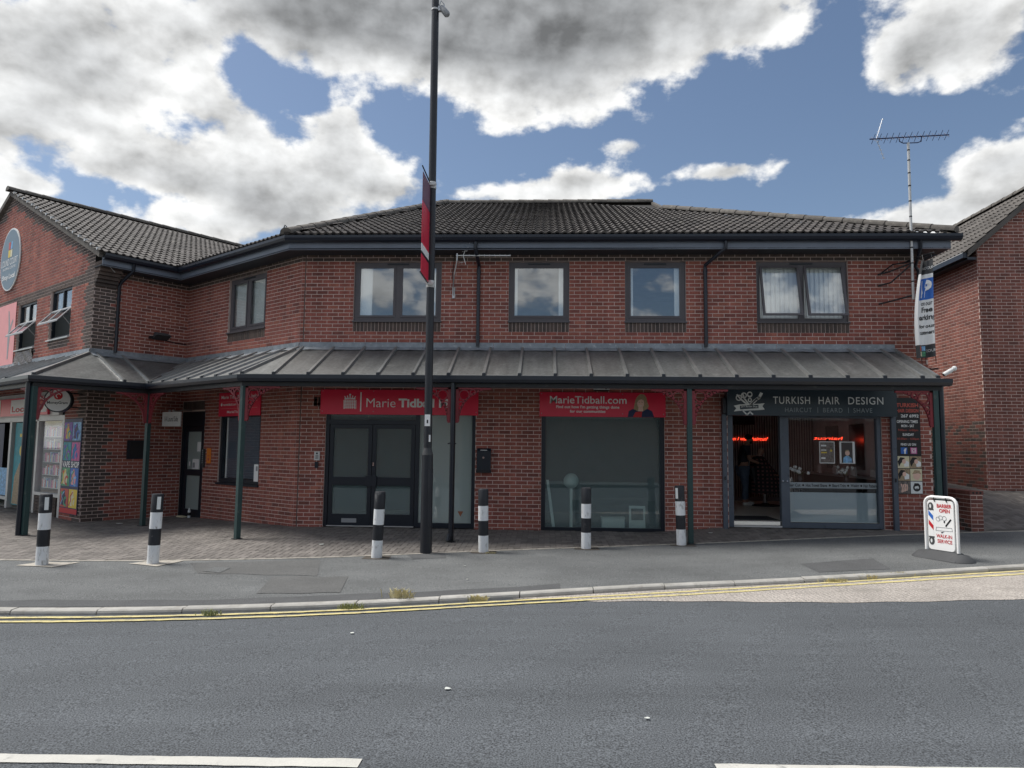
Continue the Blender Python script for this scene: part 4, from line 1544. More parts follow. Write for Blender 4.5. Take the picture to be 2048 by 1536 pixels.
o_ = LW_E + N1 * 0.12
LR.slope((o_.x, o_.y, Z_EAVE), (-N1.x, -N1.y), (U.x, U.y), TANL, 0, 42, 21, lambda x, y, z: z < Z_EAVE + TANL * 6.15 and (z_left(x, y) > z_ang(x, y) - 0.05 or (Vector((x, y)) - P2).dot(-N1) < 0))
LR.finish()
pk = P3 + U * 5.77
ZP = Z_EAVE + TANL * 6.22
ridge(lroof, (pk.x + N1.x * .15, pk.y + N1.y * .15, ZP + .05), (pk.x - N1.x * 12, pk.y - N1.y * 12, ZP + .05))


def verge_board(F, s0, z0, s1, z1):
    return lambda m: m.hexa([F(s0, 0.10, z0 - .10), F(s1, 0.10, z1 - .10), F(s1, 0.10, z1 + .03), F(s0, 0.10, z0 + .03), F(s0, -.02, z0 - .10), F(s1, -.02, z1 - .10), F(s1, -.02, z1 + .03), F(s0, -.02, z0 + .03)])


part('verge', 'ridge_tile', lroof, verge_board(FG, GL + 0.42, Z_EAVE, PK_S, ZP))
part('verge', 'ridge_tile', lroof, verge_board(FG, PK_S - 6.2, Z_EAVE, PK_S, ZP))
part('verge_clip', 'aluminium', lroof, lambda m: [m.box(FG, PK_S + 6.1 * t - .03, PK_S + 6.1 * t + .03, 0.06, 0.12, ZP - TANL * 6.1 * t + .02, ZP - TANL * 6.1 * t + .075) for t in [i / 17 for i in range(1, 18)]])
downpipe(wing, [FS(0.62, 0.47, 5.56), FS(0.62, 0.45, 5.40), FS(0.52, 0.10, 5.17), FS(0.5, 0.055, 5.08), FS(0.5, 0.055, 3.58)])
part('flue_stay', 'aluminium', wing, lambda m: m.tube([FS(0.03, 0.4, 5.5), FS(0.3, 0.28, 5.33)], 0.008, 5))


def awning_window(F, parent, s0, s1, z0, z1):
    """window with a bottom-hung look: the lower light is pushed far open"""
    fw = 0.06
    w = MB()
    for q in ((s0, s1, z1 - fw, z1), (s0, s1, z0, z0 + fw), (s0, s0 + fw, z0 + fw, z1 - fw), (s1 - fw, s1, z0 + fw, z1 - fw), ((s0 + s1) / 2 - .025, (s0 + s1) / 2 + .025, z0 + .6, z1 - fw)):
        w.box(F, q[0], q[1], -0.12, -0.05, q[2], q[3])
    wo = w.build('window', 'frame_dark', parent)
    part('sill', 'aluminium', wo, lambda m: m.box(F, s0 - .02, s1 + .02, -0.05, 0.05, z0 - .03, z0))
    mid = (s0 + s1) / 2
    part('pane', 'glass_up', wo, lambda m: m.box(F, s0 + fw, s1 - fw, -0.09, -0.084, z0 + .62, z1 - fw))
    zt, zb = z0 + 0.68, z0 + 0.32
    q = lambda s, t, k: F(s, -0.04 + 0.30 * t, zt + (zb - zt) * t + k)
    sa = MB()
    for a, b, t0, t1 in ((s0 + .03, s1 - .03, 0, .08), (s0 + .03, s1 - .03, .92, 1), (s0 + .03, s0 + .09, .08, .92), (s1 - .09, s1 - .03, .08, .92), (mid - .03, mid + .03, .08, .92)):
        sa.hexa([q(a, t0, 0), q(b, t0, 0), q(b, t1, 0), q(a, t1, 0), q(a, t0, .035), q(b, t0, .035), q(b, t1, .035), q(a, t1, .035)])
    so = sa.build('sash', 'print_grey', wo)
    part('pane', 'glass_up', so, lambda m: m.hexa([q(s0 + .09, .08, .012), q(s1 - .09, .08, .012), q(s1 - .09, .92, .012), q(s0 + .09, .92, .012), q(s0 + .09, .08, .018), q(s1 - .09, .08, .018), q(s1 - .09, .92, .018), q(s0 + .09, .92, .018)]))
    part('lining', 'inside_mid', wo, lambda m: niche(m, F, s0 - .2, s1 + .2, z0 - .2, z1 + .2, 0.9))
    part('stay', 'steel', wo, lambda m: [m.tube([F(s, -0.05, z0 + .25), q(s, .6, 0)], 0.008, 5) for s in (s0 + .07, s1 - .07)])


for a in gw:
    awning_window(FG, wing, *a)

# corner shop front in the gable wall
sf = MB()
for q in ((GL - 1.31, GL - 1.16, -0.12, 2.20), (GL - 2.9, GL - 2.78, -0.1, 2.12), (GL - 3.28, GL - 3.2, -0.1, 2.12), (GL - 4.8, GL - 4.66, -0.1, 2.12), (GL - 6.9, GL - 6.8, -0.1, 2.12), (0, GL - 1.31, 2.08, 2.20), (GL - 2.78, GL - 1.31, 0.33, 0.40), (0, GL - 4.8, 0.1, 0.18)):
    sf.box(FG, q[0], q[1], -0.14, -0.01, q[2], q[3])
sfo = sf.build('shopfront_frame', 'aluminium', wing)
part('pane', 'glass_shop', sfo, lambda m: m.box(FG, GL - 2.78, GL - 1.31, -0.08, -0.074, 0.40, 2.08))
part('stall_riser', 'brick_dark', wing, lambda m: [m.box(FG, GL - 2.78 + i * 0.225 + (0.11 if k % 2 else 0) * 0, GL - 2.78 + i * 0.225 + 0.215, -0.10, -0.02, -0.2 + k * 0.075, -0.135 + k * 0.075) for i in range(6) for k in range(7)])
part('roller_shutter_box', 'aluminium', wing, lambda m: m.box(FG, 0, GL - 1.35, -0.02, 0.06, 2.20, 2.76))
part('window_graphics', 'print_navy', sfo, lambda m: m.box(FG, 0.5, GL - 6.9, -0.07, -0.066, 0.2, 2.08).box(FG, GL - 6.8, GL - 5.4, -0.07, -0.066, 0.9, 2.05))
part('window_graphics', 'print_sky', sfo, lambda m: m.box(FG, GL - 6.8, GL - 4.85, -0.072, -0.068, 0.2, 0.9))
part('door', 'print_teal', sfo, lambda m: m.box(FG, GL - 4.55, GL - 3.75, -0.10, -0.07, 0.0, 2.06))
part('door_graphics', 'print_sepia', sfo, lambda m: m.prism(FG, [(GL - 4.5, 0.02), (GL - 3.95, 0.02), (GL - 3.85, 0.9), (GL - 4.1, 1.05), (GL - 4.4, 0.7)], -0.069, -0.066))
part('door_graphics', 'print_yellow', sfo, lambda m: m.disc(FG, GL - 4.0, 1.35, 0.16, 0.14, -0.069, -0.066).box(FG, GL - 4.2, GL - 3.8, -0.069, -0.066, 1.7, 1.78))
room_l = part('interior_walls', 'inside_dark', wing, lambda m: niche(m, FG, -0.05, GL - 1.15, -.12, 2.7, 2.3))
part('floor', 'inside_floor', wing, lambda m: m.poly([FG(0, -2.2, -.09), FG(GL - 1.2, -2.2, -.09), FG(GL - 1.2, -.1, -.09), FG(0, -.1, -.09)]))
cols = ['print_magenta', 'print_grey', 'print_purple', 'print_cream', 'print_sky', 'print_brick', 'sign_white', 'print_pink']
shelf = thing('display_shelves', 'stocked shelves behind the corner shop window', 'shelves', tuple(FG(GL - 2.0, -0.5, -0.1)))
part('shelf', 'aluminium', shelf, lambda m: [m.box(FG, GL - 2.75, GL - 1.35, -0.42, -0.14, z, z + 0.015) for z in (0.5, 0.8, 1.1, 1.4, 1.7, 1.95)])
for ci, cn in enumerate(cols):
    m = MB()
    for z in (0.515, 0.815, 1.115, 1.415, 1.715):
        for i in range(17):
            if (i * 7 + int(z * 10) * 3) % 8 == ci:
                a = GL - 2.74 + i * 0.081
                m.box(FG, a, a + 0.07, -0.36, -0.15, z, z + 0.15 + 0.1 * ((i * 13 + ci) % 5) / 5)
    m.build('packet', cn, shelf)

# ================================================================== right-hand building
rbd = thing('gabled_house', 'brick building with grey tiled gable beyond the low wall', 'building', (9.85, 2.5, 0.7))
RX, RYY = 9.85, 2.5
FR = Frame((RX, RYY), (1, 0))
FRL = Frame((RX, RYY + 9), (0, -1))
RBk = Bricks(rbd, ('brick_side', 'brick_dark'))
rv_z = lambda s: 6.35 + 0.87 * s
RBk.add_wall('wall', FR, 0, 5.2, 0.45, 8.4, [], None, lambda z: (0 if z < 6.3 else (z - 6.25) / 0.87, 5.2), shift=0.04)
RBk.add_wall('wall', FRL, 0, 9.0, 0.45, 6.28, [], lambda s, z, k: z < 2.3 and random.random() < 0.35, shift=0.09)
RBk.finish(lambda F, b: (F is FRL and b[0] < 6.2) or (F is FR and b[0] > 1.0))
rroof = part('roof', 'deck', rbd, lambda m: m.poly([(9.6, 2.45, 6.09), (9.6, 11.5, 6.09), (11.6, 11.5, 7.83), (11.6, 2.45, 7.83)]).poly([(11.6, 2.45, 7.83), (11.6, 11.5, 7.83), (15, 11.5, 6.0), (15, 2.45, 6.0)]))
RR = Roof(rroof, 'tile_grey')
RR.slope((9.58, 11.4, 6.12), (0, -1), (1, 0), 0.87, 0, 30, 8, lambda x, y, z: x < 11.62 and y > 2.42)
RR.finish()
ridge(rroof, (11.6, 2.4, 7.92), (11.6, 11.4, 7.92))
part('verge', 'tile_grey', rroof, lambda m: m.hexa([(9.6, 2.40, 6.02), (11.6, 2.40, 7.76), (11.6, 2.40, 7.90), (9.6, 2.40, 6.16), (9.6, 2.50, 6.02), (11.6, 2.50, 7.76), (11.6, 2.50, 7.90), (9.6, 2.50, 6.16)]))
part('gutter', 'gutter', rbd, lambda m: m.box(WF, 9.50, 9.61, 2.44, 11.5, 6.0, 6.11).box(WF, 9.61, 9.80, 2.46, 11.5, 5.96, 6.02))
part('gutter_edge', 'aluminium', rbd, lambda m: m.box(WF, 9.495, 9.51, 2.44, 11.5, 6.105, 6.12))

# low wall beside the path
lw = thing('low_brick_wall', 'low brick wall with hollow-brick coping beside the sloping path', 'wall', (8.0, -0.2, 0.1))
FLf = Frame((7.9, -0.2), (1, 0))
FLl = Frame((7.9, 3.4), (0, -1))
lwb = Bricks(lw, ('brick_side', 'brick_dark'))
lwb.add_wall('wall', FLf, 0, 0.22, 0.0, 0.79, [], None)
lwb.add_wall('wall', FLl, 0, 3.6, 0.0, 0.79, [], lambda s, z, k: random.random() < 0.3, shift=0.11)
lwb.finish()
part('core', 'mortar', lw, lambda m: m.box(WF, 7.902, 8.12, -0.198, 3.4, 0.0, 0.79))
for i in range(46):
    y = -0.205 + i * 0.078
    part('coping_brick', 'brick_side', lw, lambda m: m.box(WF, 7.885, 8.135, y, y + 0.07, 0.792, 0.862))
part('coping_hole', 'print_black', lw, lambda m: [m.disc(FLf, 0.05 + i * 0.065, 0.828, 0.02, 0.022, 0.006, 0.008, 12) for i in range(3)])

# ================================================================== canopy
CAN_O = 1.50
ZT, ZB = 3.50, 2.84
can = thing('canopy', 'grey metal canopy with raised seams along the shop fronts', 'canopy', (0, -1.5, 0))


def clip_poly(poly, a, b, c):
    """keep a*x + b*y <= c"""
    out = []
    n = len(poly)
    for i in range(n):
        p, q = poly[i], poly[(i + 1) % n]
        fp, fq = a * p[0] + b * p[1] - c, a * q[0] + b * q[1] - c
        if fp <= 0:
            out.append(p)
        if (fp < 0 < fq) or (fq < 0 < fp):
            t = fp / (fp - fq)
            out.append((p[0] + (q[0] - p[0]) * t, p[1] + (q[1] - p[1]) * t))
    return out


def canopy_run(F, L, eL, eR, ribs, top=0.06):
    """trapezium of sheets: wall side 0..L, gutter side -eL..L+eR"""
    k = 1.0 / CAN_O
    zz = lambda d: ZT + (ZB - ZT) * (d - top) / (CAN_O - top)
    trap = [(0 - eL * top * k, top), (L + eR * top * k, top), (L + eR, CAN_O), (-eL, CAN_O)]
    cuts = sorted(ribs)
    lo = [-99] + cuts
    hi = cuts + [99]
    for a, b in zip(lo, hi):
        p = clip_poly(trap, -1, 0, -(a + 0.002))
        p = clip_poly(p, 1, 0, b - 0.002) if p else p
        if len(p) < 3:
            continue
        m = MB()
        n = len(p)
        m.v = [tuple(F(s, d, zz(d))) for s, d in p] + [tuple(F(s, d, zz(d) - 0.03)) for s, d in p]
        m.f = [tuple(range(n)), tuple(range(2 * n - 1, n - 1, -1))] + [(i, n + i, n + (i + 1) % n, (i + 1) % n) for i in range(n)]
        m.build('panel', 'sheet', can)
    for s in cuts:
        seg = [d for d in (top, CAN_O)]
        # limits of the rib inside the trapezium
        d0, d1 = top, CAN_O + 0.01
        if s < 0:
            d0 = max(d0, -s / eL * CAN_O) if eL > 0 else d1
        if s > L:
            d0 = max(d0, (s - L) / eR * CAN_O) if eR > 0 else d1
        if eL < 0 and s < -eL:
            d1 = min(d1, s / (-eL) * CAN_O)
        if eR < 0 and s > L + eR:
            d1 = min(d1, (L - s) / (-eR) * CAN_O)
        if d1 - d0 < 0.1:
            continue
        rib_bar(F, (s, d0), (s, d1), zz)
    return zz


def rib_bar(F, p, q, zz, w=0.022, h=0.045):
    m = MB()
    dx, dd = q[0] - p[0], q[1] - p[1]
    L = math.hypot(dx, dd)
    nx, nd = -dd / L * w, dx / L * w
    for off, hh, ww in ((0.0, h, 1.0),):
        m.hexa([F(p[0] - nx, p[1] - nd, zz(p[1]) + hh), F(p[0] + nx, p[1] + nd, zz(p[1]) + hh), F(q[0] + nx, q[1] + nd, zz(q[1]) + hh), F(q[0] - nx, q[1] - nd, zz(q[1]) + hh),
                F(p[0] - nx * 1.7, p[1] - nd * 1.7, zz(p[1]) - .005), F(p[0] + nx * 1.7, p[1] + nd * 1.7, zz(p[1]) - .005), F(q[0] + nx * 1.7, q[1] + nd * 1.7, zz(q[1]) - .005), F(q[0] - nx * 1.7, q[1] - nd * 1.7, zz(q[1]) - .005)])
    r = m.build('seam_rib', 'seam', can)
    e = MB()
    e.hexa([F(q[0] - .03, q[1] - .03, zz(q[1]) + h * .9), F(q[0] + .03, q[1] - .03, zz(q[1]) + h * .9), F(q[0] + .03, q[1] + .025, zz(q[1]) + h * .75), F(q[0] - .03, q[1] + .025, zz(q[1]) + h * .75),
            F(q[0] - .03, q[1] - .03, zz(q[1]) - .01), F(q[0] + .03, q[1] - .03, zz(q[1]) - .01), F(q[0] + .03, q[1] + .025, zz(q[1]) - .02), F(q[0] - .03, q[1] + .025, zz(q[1]) - .02)])
    e.build('end_cap', 'gutter', r)


CX1 = 6.72
tA = math.tan((math.pi - TH) / 2) * CAN_O              # spread at the 144 degree corner
FMc = Frame((P1.x, 0), (1, 0))
zzc = canopy_run(FMc, CX1 - P1.x, tA, 0.0, [0.09 + 0.6265 * i for i in range(19)])
canopy_run(FA, 4.62, -CAN_O, tA, [0.58 + 0.52 * i for i in range(9)])
canopy_run(FS, 2.12, CAN_O, -CAN_O, [0.12, 0.66])
canopy_run(FG, GL, 0.0, CAN_O, [GL - 0.62 * i for i in range(0, 19)])
for F, a, b in ((FMc, (0, 0.06), (-tA, CAN_O)), (FS, (-0.04, 0.06), (-CAN_O, CAN_O)), (FS, (2.12 - .04, 0.06), (2.12 - CAN_O, CAN_O))):
    rib_bar(F, a, b, zzc)
rib_bar(FMc, (CX1 - P1.x - .02, 0.06), (CX1 - P1.x - .02, CAN_O), zzc)
CPATH = [P4, P3, P2, P1, Vector((CX1, 0))]
part('gutter', 'gutter', can, lambda m: sweep(m, [(CAN_O + .005, 2.69), (CAN_O + .10, 2.70), (CAN_O + .125, 2.75), (CAN_O + .125, 2.815), (CAN_O + .11, 2.815), (CAN_O + .10, 2.79), (CAN_O + .005, 2.79)], CX1 + 0.16, CPATH))
part('beam', 'black_paint', can, lambda m: sweep(m, [(CAN_O - .09, 2.62), (CAN_O - .005, 2.62), (CAN_O - .005, 2.80), (CAN_O - .09, 2.80)], CX1 + 0.03, CPATH))
part('edge_trim', 'seam', can, lambda m: sweep(m, [(CAN_O - .03, 2.815), (CAN_O + .03, 2.818), (CAN_O + .03, 2.832), (CAN_O - .03, 2.85)], CX1, CPATH))
part('end_rafter', 'black_paint', can, lambda m: m.hexa([(CX1 - .04, -.03, 3.40), (CX1 + .03, -.03, 3.40), (CX1 + .03, -CAN_O, 2.72), (CX1 - .04, -CAN_O, 2.72), (CX1 - .04, -.03, 3.49), (CX1 + .03, -.03, 3.49), (CX1 + .03, -CAN_O, 2.82), (CX1 - .04, -CAN_O, 2.82)]))
# lead flashing in short lengths
for F, L in ((FMc, CX1 - P1.x), (FA, 4.62), (FS, 2.12), (FG, GL)):
    s = 0.0
    while s < L - 0.05:
        e = min(s + 1.15 + 0.3 * random.random(), L)
        m = MB()
        n = 10
        for i in range(n + 1):
            q = s + (e - s) * i / n
            w = 0.012 * math.sin(q * 9) + 0.01 * math.sin(q * 23 + 1)
            l_ = 0.004 * (1 if int(s * 3) % 2 else 0)
            for d, z in ((0.012 + l_, Z_REF + 0.002), (0.02 + l_, 3.535), (0.055, 3.522 + w * .4), (0.19 + w, zzc(0.19) + 0.012 + 0.5 * abs(w))):
                m.v.append(tuple(F(q, d, z)))
        for i in range(n):
            for j in range(3):
                m.f.append((i * 4 + j, (i + 1) * 4 + j, (i + 1) * 4 + j + 1, i * 4 + j + 1))
        m.build('flashing', 'lead', can)
        s = e + 0.006 if e < L else e


def bracket(F, parent, s0, sg, span=0.62, drop=0.62, zt=2.615, d=0.0):
    """cast-iron spandrel: curved brace, two straight legs and rings"""
    m = MB()
    t = 0.022
    X = lambda a: s0 + sg * a
    m.box(F, min(X(0), X(0.05)), max(X(0), X(0.05)), d - t, d + t, zt - drop, zt)
    m.box(F, min(X(0), X(span)), max(X(0), X(span)), d - t, d + t, zt - 0.028, zt)
    pts = []
    for k in range(15):
        a = math.pi / 2 * k / 14
        pts.append((X(0.045 + (span - 0.06) * (1 - math.cos(a)) ** 1.0), zt - drop + 0.03 + (drop - 0.045) * math.sin(a)))
    m.stroke(F, pts, 0.034, d - t * .9, d + t * .9)
    for (a, b, r) in ((0.145, 0.128, 0.088), (0.090, 0.290, 0.046), (0.300, 0.078, 0.046)):
        m.ring(F, X(a), zt - b, r, 0.020, d - t * .8, d + t * .8, 20)
    return m.build('bracket', 'red_iron', parent)


pA, pB, pC = [offset_path(1.45, 0, CPATH)[i] for i in (3, 2, 1)]
posts = [(pC, 'green_paint', ((FG, 'L'), (FS, 'R'))), (pB, 'green_paint', ((FS, 'L'), (FA, 'R'))), (pA, 'green_paint', ((FA, 'L'), (FMc, 'R'))),
         (Vector((-1.62, -1.45)), 'black_paint', ((FMc, 'L'), (FMc, 'R'))), (Vector((2.5, -1.45)), 'green_paint', ((FMc, 'L'), (FMc, 'R'))), (Vector((6.66, -1.45)), 'green_paint', ((FMc, 'L'),))]
for i, (p, mt, brs) in enumerate(posts):
    gz = ground_z(p.x, p.y)
    pf = Frame((p.x, p.y), (1, 0) if i > 2 else (-U if i == 2 else Vector((0.9, -0.42))))
    po = part('post', mt, can, lambda m: m.box(pf, -.042, .042, -.042, .042, gz - 0.02, 2.62))
    for F, sd in brs:
        s = (Vector((p.x, p.y, 0)) - F.P).dot(F.u)
        dd = (Vector((p.x, p.y, 0)) - F.P).dot(F.n)
        bracket(F, po, s + (0.045 if sd == 'R' else -0.045), 1 if sd == 'R' else -1, d=dd)
    part('base_plate', 'black_paint', po, lambda m: m.box(pf, -.07, .07, -.07, .07, gz - .01, gz + .012))
    if i in (0, 5):
        q = p + (Vector((-0.10, -0.02)) if i == 0 else Vector((0.11, 0.02)))
        part('downpipe', 'gutter', po, lambda m: m.tube([(q.x, q.y, gz), (q.x, q.y, 2.70)], 0.05, 12), True)
    if i == 3:
        part('downpipe', 'gutter', po, lambda m: m.tube([(p.x, p.y - .085, gz + .12), (p.x, p.y - .085, 2.70)], 0.036, 12).tube([(p.x - .01, p.y - .085, gz + .14), (p.x - .03, p.y - .1, gz + .03)], 0.042, 12), True)
        part('pipe_collar', 'gutter', po, lambda m: m.lathe((p.x, p.y - .085, 1.62), [(0.05, 0), (0.05, 0.03)], 12).box(WF, p.x - .075, p.x + .075, p.y - .09, p.y - .075, 1.62, 1.64))
for F, s in ((FMc, 0.6), (FMc, 4.0), (FMc, 8.1), (FMc, 11.55), (FA, 0.9), (FS, 1.2)):
    part('rafter', 'black_paint', can, lambda m: m.hexa([F(s - .03, .03, 3.36), F(s + .03, .03, 3.36), F(s + .03, CAN_O - .05, 2.70), F(s - .03, CAN_O - .05, 2.70), F(s - .03, .03, 3.44), F(s + .03, .03, 3.44), F(s + .03, CAN_O - .05, 2.78), F(s - .03, CAN_O - .05, 2.78)]))

# ================================================================== signs on the fronts
def board(name, label, F, s0, s1, z0, z1, mat, d0=0.012, d1=0.035, cat='sign', group=None):
    t = thing(name, label, cat, tuple(F((s0 + s1) / 2, d0, z0)), group)
    part('panel', mat, t, lambda m: m.box(F, s0, s1, d0, d1, z0, z1))
    return t


def screws(t, F, s0, s1, z0, z1, d, n=4):
    part('screw', 'print_grey', t, lambda m: [m.disc(F, s0 + 0.04 + (s1 - s0 - 0.08) * i / (n - 1), z, 0.009, 0.009, d, d + 0.004, 8) for i in range(n) for z in (z0 + 0.06, z1 - 0.03)])


sg = board('office_sign', 'long red sign with white crowned portcullis over the double doors', FM, -4.45, -1.31, 2.19, 2.68, 'sign_red')
d = 0.0375
screws(sg, FM, -4.45, -1.31, 2.19, 2.68, 0.035)


def portcullis(m, F, s, z, w, h, d0, d1):
    for i in range(6):
        a = s - w * 0.38 + w * 0.76 * i / 5
        m.box(F, a - 0.007, a + 0.007, d0, d1, z, z + h * 0.62)
    for k in range(6):
        b = z + h * 0.08 + h * 0.52 * k / 5
        m.box(F, s - w * 0.40, s + w * 0.40, d0 + .0004, d1 + .0004, b - 0.006, b + 0.006)
    m.stroke(F, [(s - w * .42, z + h * .68), (s, z + h * .72), (s + w * .42, z + h * .68)], 0.02, d0, d1)
    for a in (-0.36, -0.18, 0, 0.18, 0.36):
        m.stroke(F, [(s + w * a * .9, z + h * .70), (s + w * a * 1.2, z + h * (.92 - abs(a) * .2))], 0.018, d0 + .0006, d1 + .0006)
    m.disc(F, s, z + h * .96, 0.02, 0.02, d0, d1, 10)
    for sd in (-1, 1):
        for k in range(6):
            m.ring(F, s + sd * w * 0.46, z + h * (0.05 + 0.1 * k), 0.013, 0.008, d0, d1, 8)


part('emblem', 'sign_white', sg, lambda m: portcullis(m, FM, -3.86, 2.30, 0.25, 0.29, 0.0355, 0.038))
part('divider', 'sign_white', sg, lambda m: m.box(FM, -3.655, -3.63, 0.0355, 0.038, 2.25, 2.63))
lettering(sg, 'sign_white', FM, [('Marie', -3.53, -2.95, 2.335, 2.51, d, dict(bold=-0.006)), ('Tidball MP', -2.89, -1.75, 2.335, 2.51, d, dict(bold=0.035))])

sg2 = board('web_address_sign', 'red sign with portrait photo above the large office window', FM, -0.11, 2.33, 2.185, 2.66, 'sign_red')
screws(sg2, FM, -0.11, 2.33, 2.185, 2.66, 0.035)
lettering(sg2, 'sign_white', FM, [('MarieTidball.com', 0.09, 1.58, 2.44, 2.585, d, dict(bold=0.008))])
lettering(sg2, 'sign_white', FM, [("Find out how I'm getting things done", 0.215, 1.44, 2.33, 2.405, d, dict(bold=0.022)), ('for our communities', 0.48, 1.17, 2.262, 2.318, d, dict(bold=0.022))])
D1, D2 = 0.036, 0.0375
port = part('portrait', 'print_hair', sg2, lambda m: m.prism(FM, [(1.71, 2.30), (1.73, 2.42), (1.75, 2.52), (1.79, 2.59), (1.85, 2.635), (1.92, 2.625), (1.96, 2.57), (1.98, 2.47), (2.01, 2.40), (1.98, 2.34), (1.93, 2.32), (1.80, 2.29)], D1, D1 + .001))
part('jacket', 'print_navy', port, lambda m: m.prism(FM, [(1.60, 2.187), (1.62, 2.30), (1.70, 2.345), (1.80, 2.30), (1.91, 2.31), (1.98, 2.35), (2.07, 2.30), (2.11, 2.187)], D1 + .0012, D1 + .002))
part('blouse', 'print_red', port, lambda m: m.prism(FM, [(1.70, 2.187), (1.75, 2.285), (1.88, 2.30), (1.865, 2.187)], D1 + .0022, D1 + .003))
part('neck', 'print_skin', port, lambda m: m.prism(FM, [(1.80, 2.30), (1.90, 2.30), (1.89, 2.38), (1.81, 2.38)], D1 + .0024, D1 + .0032))
part('face', 'print_skin', port, lambda m: m.disc(FM, 1.85, 2.455, 0.068, 0.098, D1 + .0034, D1 + .004, 20))
part('fringe', 'print_hair', port, lambda m: m.prism(FM, [(1.775, 2.44), (1.79, 2.53), (1.84, 2.575), (1.90, 2.56), (1.93, 2.49), (1.905, 2.515), (1.86, 2.535), (1.80, 2.50)], D1 + .0042, D1 + .005))
part('smile', 'sign_white', port, lambda m: m.prism(FM, [(1.815, 2.415), (1.85, 2.395), (1.888, 2.415), (1.85, 2.407)], D1 + .0042, D1 + .005))
part('eyes', 'print_black', port, lambda m: [m.disc(FM, s, 2.475, 0.009, 0.006, D1 + .0042, D1 + .005, 8) for s in (1.822, 1.878)])

sg3 = board('advice_sign', 'red sign above the window with the dark blind on the angled wall', FA, 1.70, 3.36, 2.19, 2.71, 'sign_red')
lettering(sg3, 'sign_white', FA, [('Marie Tidball here to help', 1.80, 3.24, 2.55, 2.65, d, dict(bold=0.012)), ('marietidball.com', 1.88, 2.42, 2.42, 2.475, d, dict(bold=0.02)), ('MarieTidball.com', 2.06, 2.95, 2.255, 2.31, d, dict(bold=0.015))])
part('rule', 'print_pink', sg3, lambda m: m.box(FA, 1.78, 3.26, 0.0355, 0.038, 2.505, 2.512).box(FA, 1.78, 3.26, 0.0355, 0.038, 2.355, 2.362))
part('roundel', 'sign_white', sg3, lambda m: m.disc(FA, 1.82, 2.45, 0.035, 0.035, 0.0355, 0.038))

# barber fascia
bf = board('barber_fascia', 'dark navy fascia box lettered in silver over the barber shopfront', FM, 3.47, 6.63, 2.23, 2.72, 'shop_navy', 0.01, 0.20)
part('end_box', 'frame_dark', bf, lambda m: m.box(FM, 3.40, 3.468, 0.01, 0.15, 2.27, 2.56))
d = 0.2025
lettering(bf, 'print_silver', FM, [('TURKISH', 4.33, 5.02, 2.455, 2.595, d, dict(spacing=1.12, bold=0.004)), ('HAIR', 5.18, 5.57, 2.455, 2.595, d, dict(spacing=1.12, bold=0.004)), ('DESIGN', 5.73, 6.38, 2.455, 2.595, d, dict(spacing=1.12, bold=0.004))])
lettering(bf, 'print_dim', FM, [('HAIRCUT', 4.55, 5.05, 2.30, 2.385, d, dict(spacing=1.15)), ('|', 5.155, 5.165, 2.29, 2.395, d), ('BEARD', 5.26, 5.62, 2.30, 2.385, d, dict(spacing=1.15)), ('|', 5.725, 5.735, 2.29, 2.395, d), ('SHAVE', 5.82, 6.17, 2.30, 2.385, d, dict(spacing=1.15))])


def barber_logo(parent, F, s, z, k, d0, light, dark):
    q = lambda pts: [(s + a * k, z + b * k) for a, b in pts]
    part('emblem', light, parent, lambda m: m.prism(F, q([(-1, -.40), (-.62, -.36), (.62, -.30), (1, -.26), (.86, -.04), (1, .16), (.66, .12), (-.62, .06), (-1, -.02), (-.84, -.2)]), d0, d0 + .002)
         .stroke(F, q([(-.45, -.30), (-.15, -.62), (.05, -.42), (.22, -.58)]), .09 * k, d0, d0 + .002)
         .stroke(F, q([(-.05, .0), (-.55, .42), (-.78, .70)]), .10 * k, d0, d0 + .0022).stroke(F, q([(.0, .05), (-.30, .45), (-.42, .80)]), .10 * k, d0, d0 + .0024)
         .ring(F, s - .66 * k, z + .50 * k, .17 * k, .07 * k, d0, d0 + .002, 14).ring(F, s - .33 * k, z + .66 * k, .16 * k, .07 * k, d0, d0 + .0026, 14)
         .disc(F, s + .05 * k, z + .72 * k, .18 * k, .20 * k, d0, d0 + .002, 16).disc(F, s + .05 * k, z + .36 * k, .13 * k, .15 * k, d0, d0 + .0022, 14)
         .stroke(F, q([(.1, .06), (.5, .42), (.66, .52), (.80, .80)]), .19 * k, d0, d0 + .002))
    part('emblem_dark', dark, parent, lambda m: m.prism(F, q([(-.60, -.26), (.60, -.18), (.60, .05), (-.60, -.02)]), d0 + .0022, d0 + .003).stroke(F, q([(.16, .12), (.5, .44)]), .09 * k, d0 + .0022, d0 + .003)
         .disc(F, s + .05 * k, z + .36 * k, .06 * k, .09 * k, d0 + .0026, d0 + .0034, 10).disc(F, s + .05 * k, z + .74 * k, .11 * k, .10 * k, d0 + .0026, d0 + .0034, 10))


barber_logo(bf, FM, 3.88, 2.42, 0.29, 0.2005, 'print_silver', 'shop_navy')
lettering(bf, 'print_silver', FM, [("Jay's Barber Shop", 3.725, 4.035, 2.375, 2.42, 0.2045, dict(bold=0.01))])

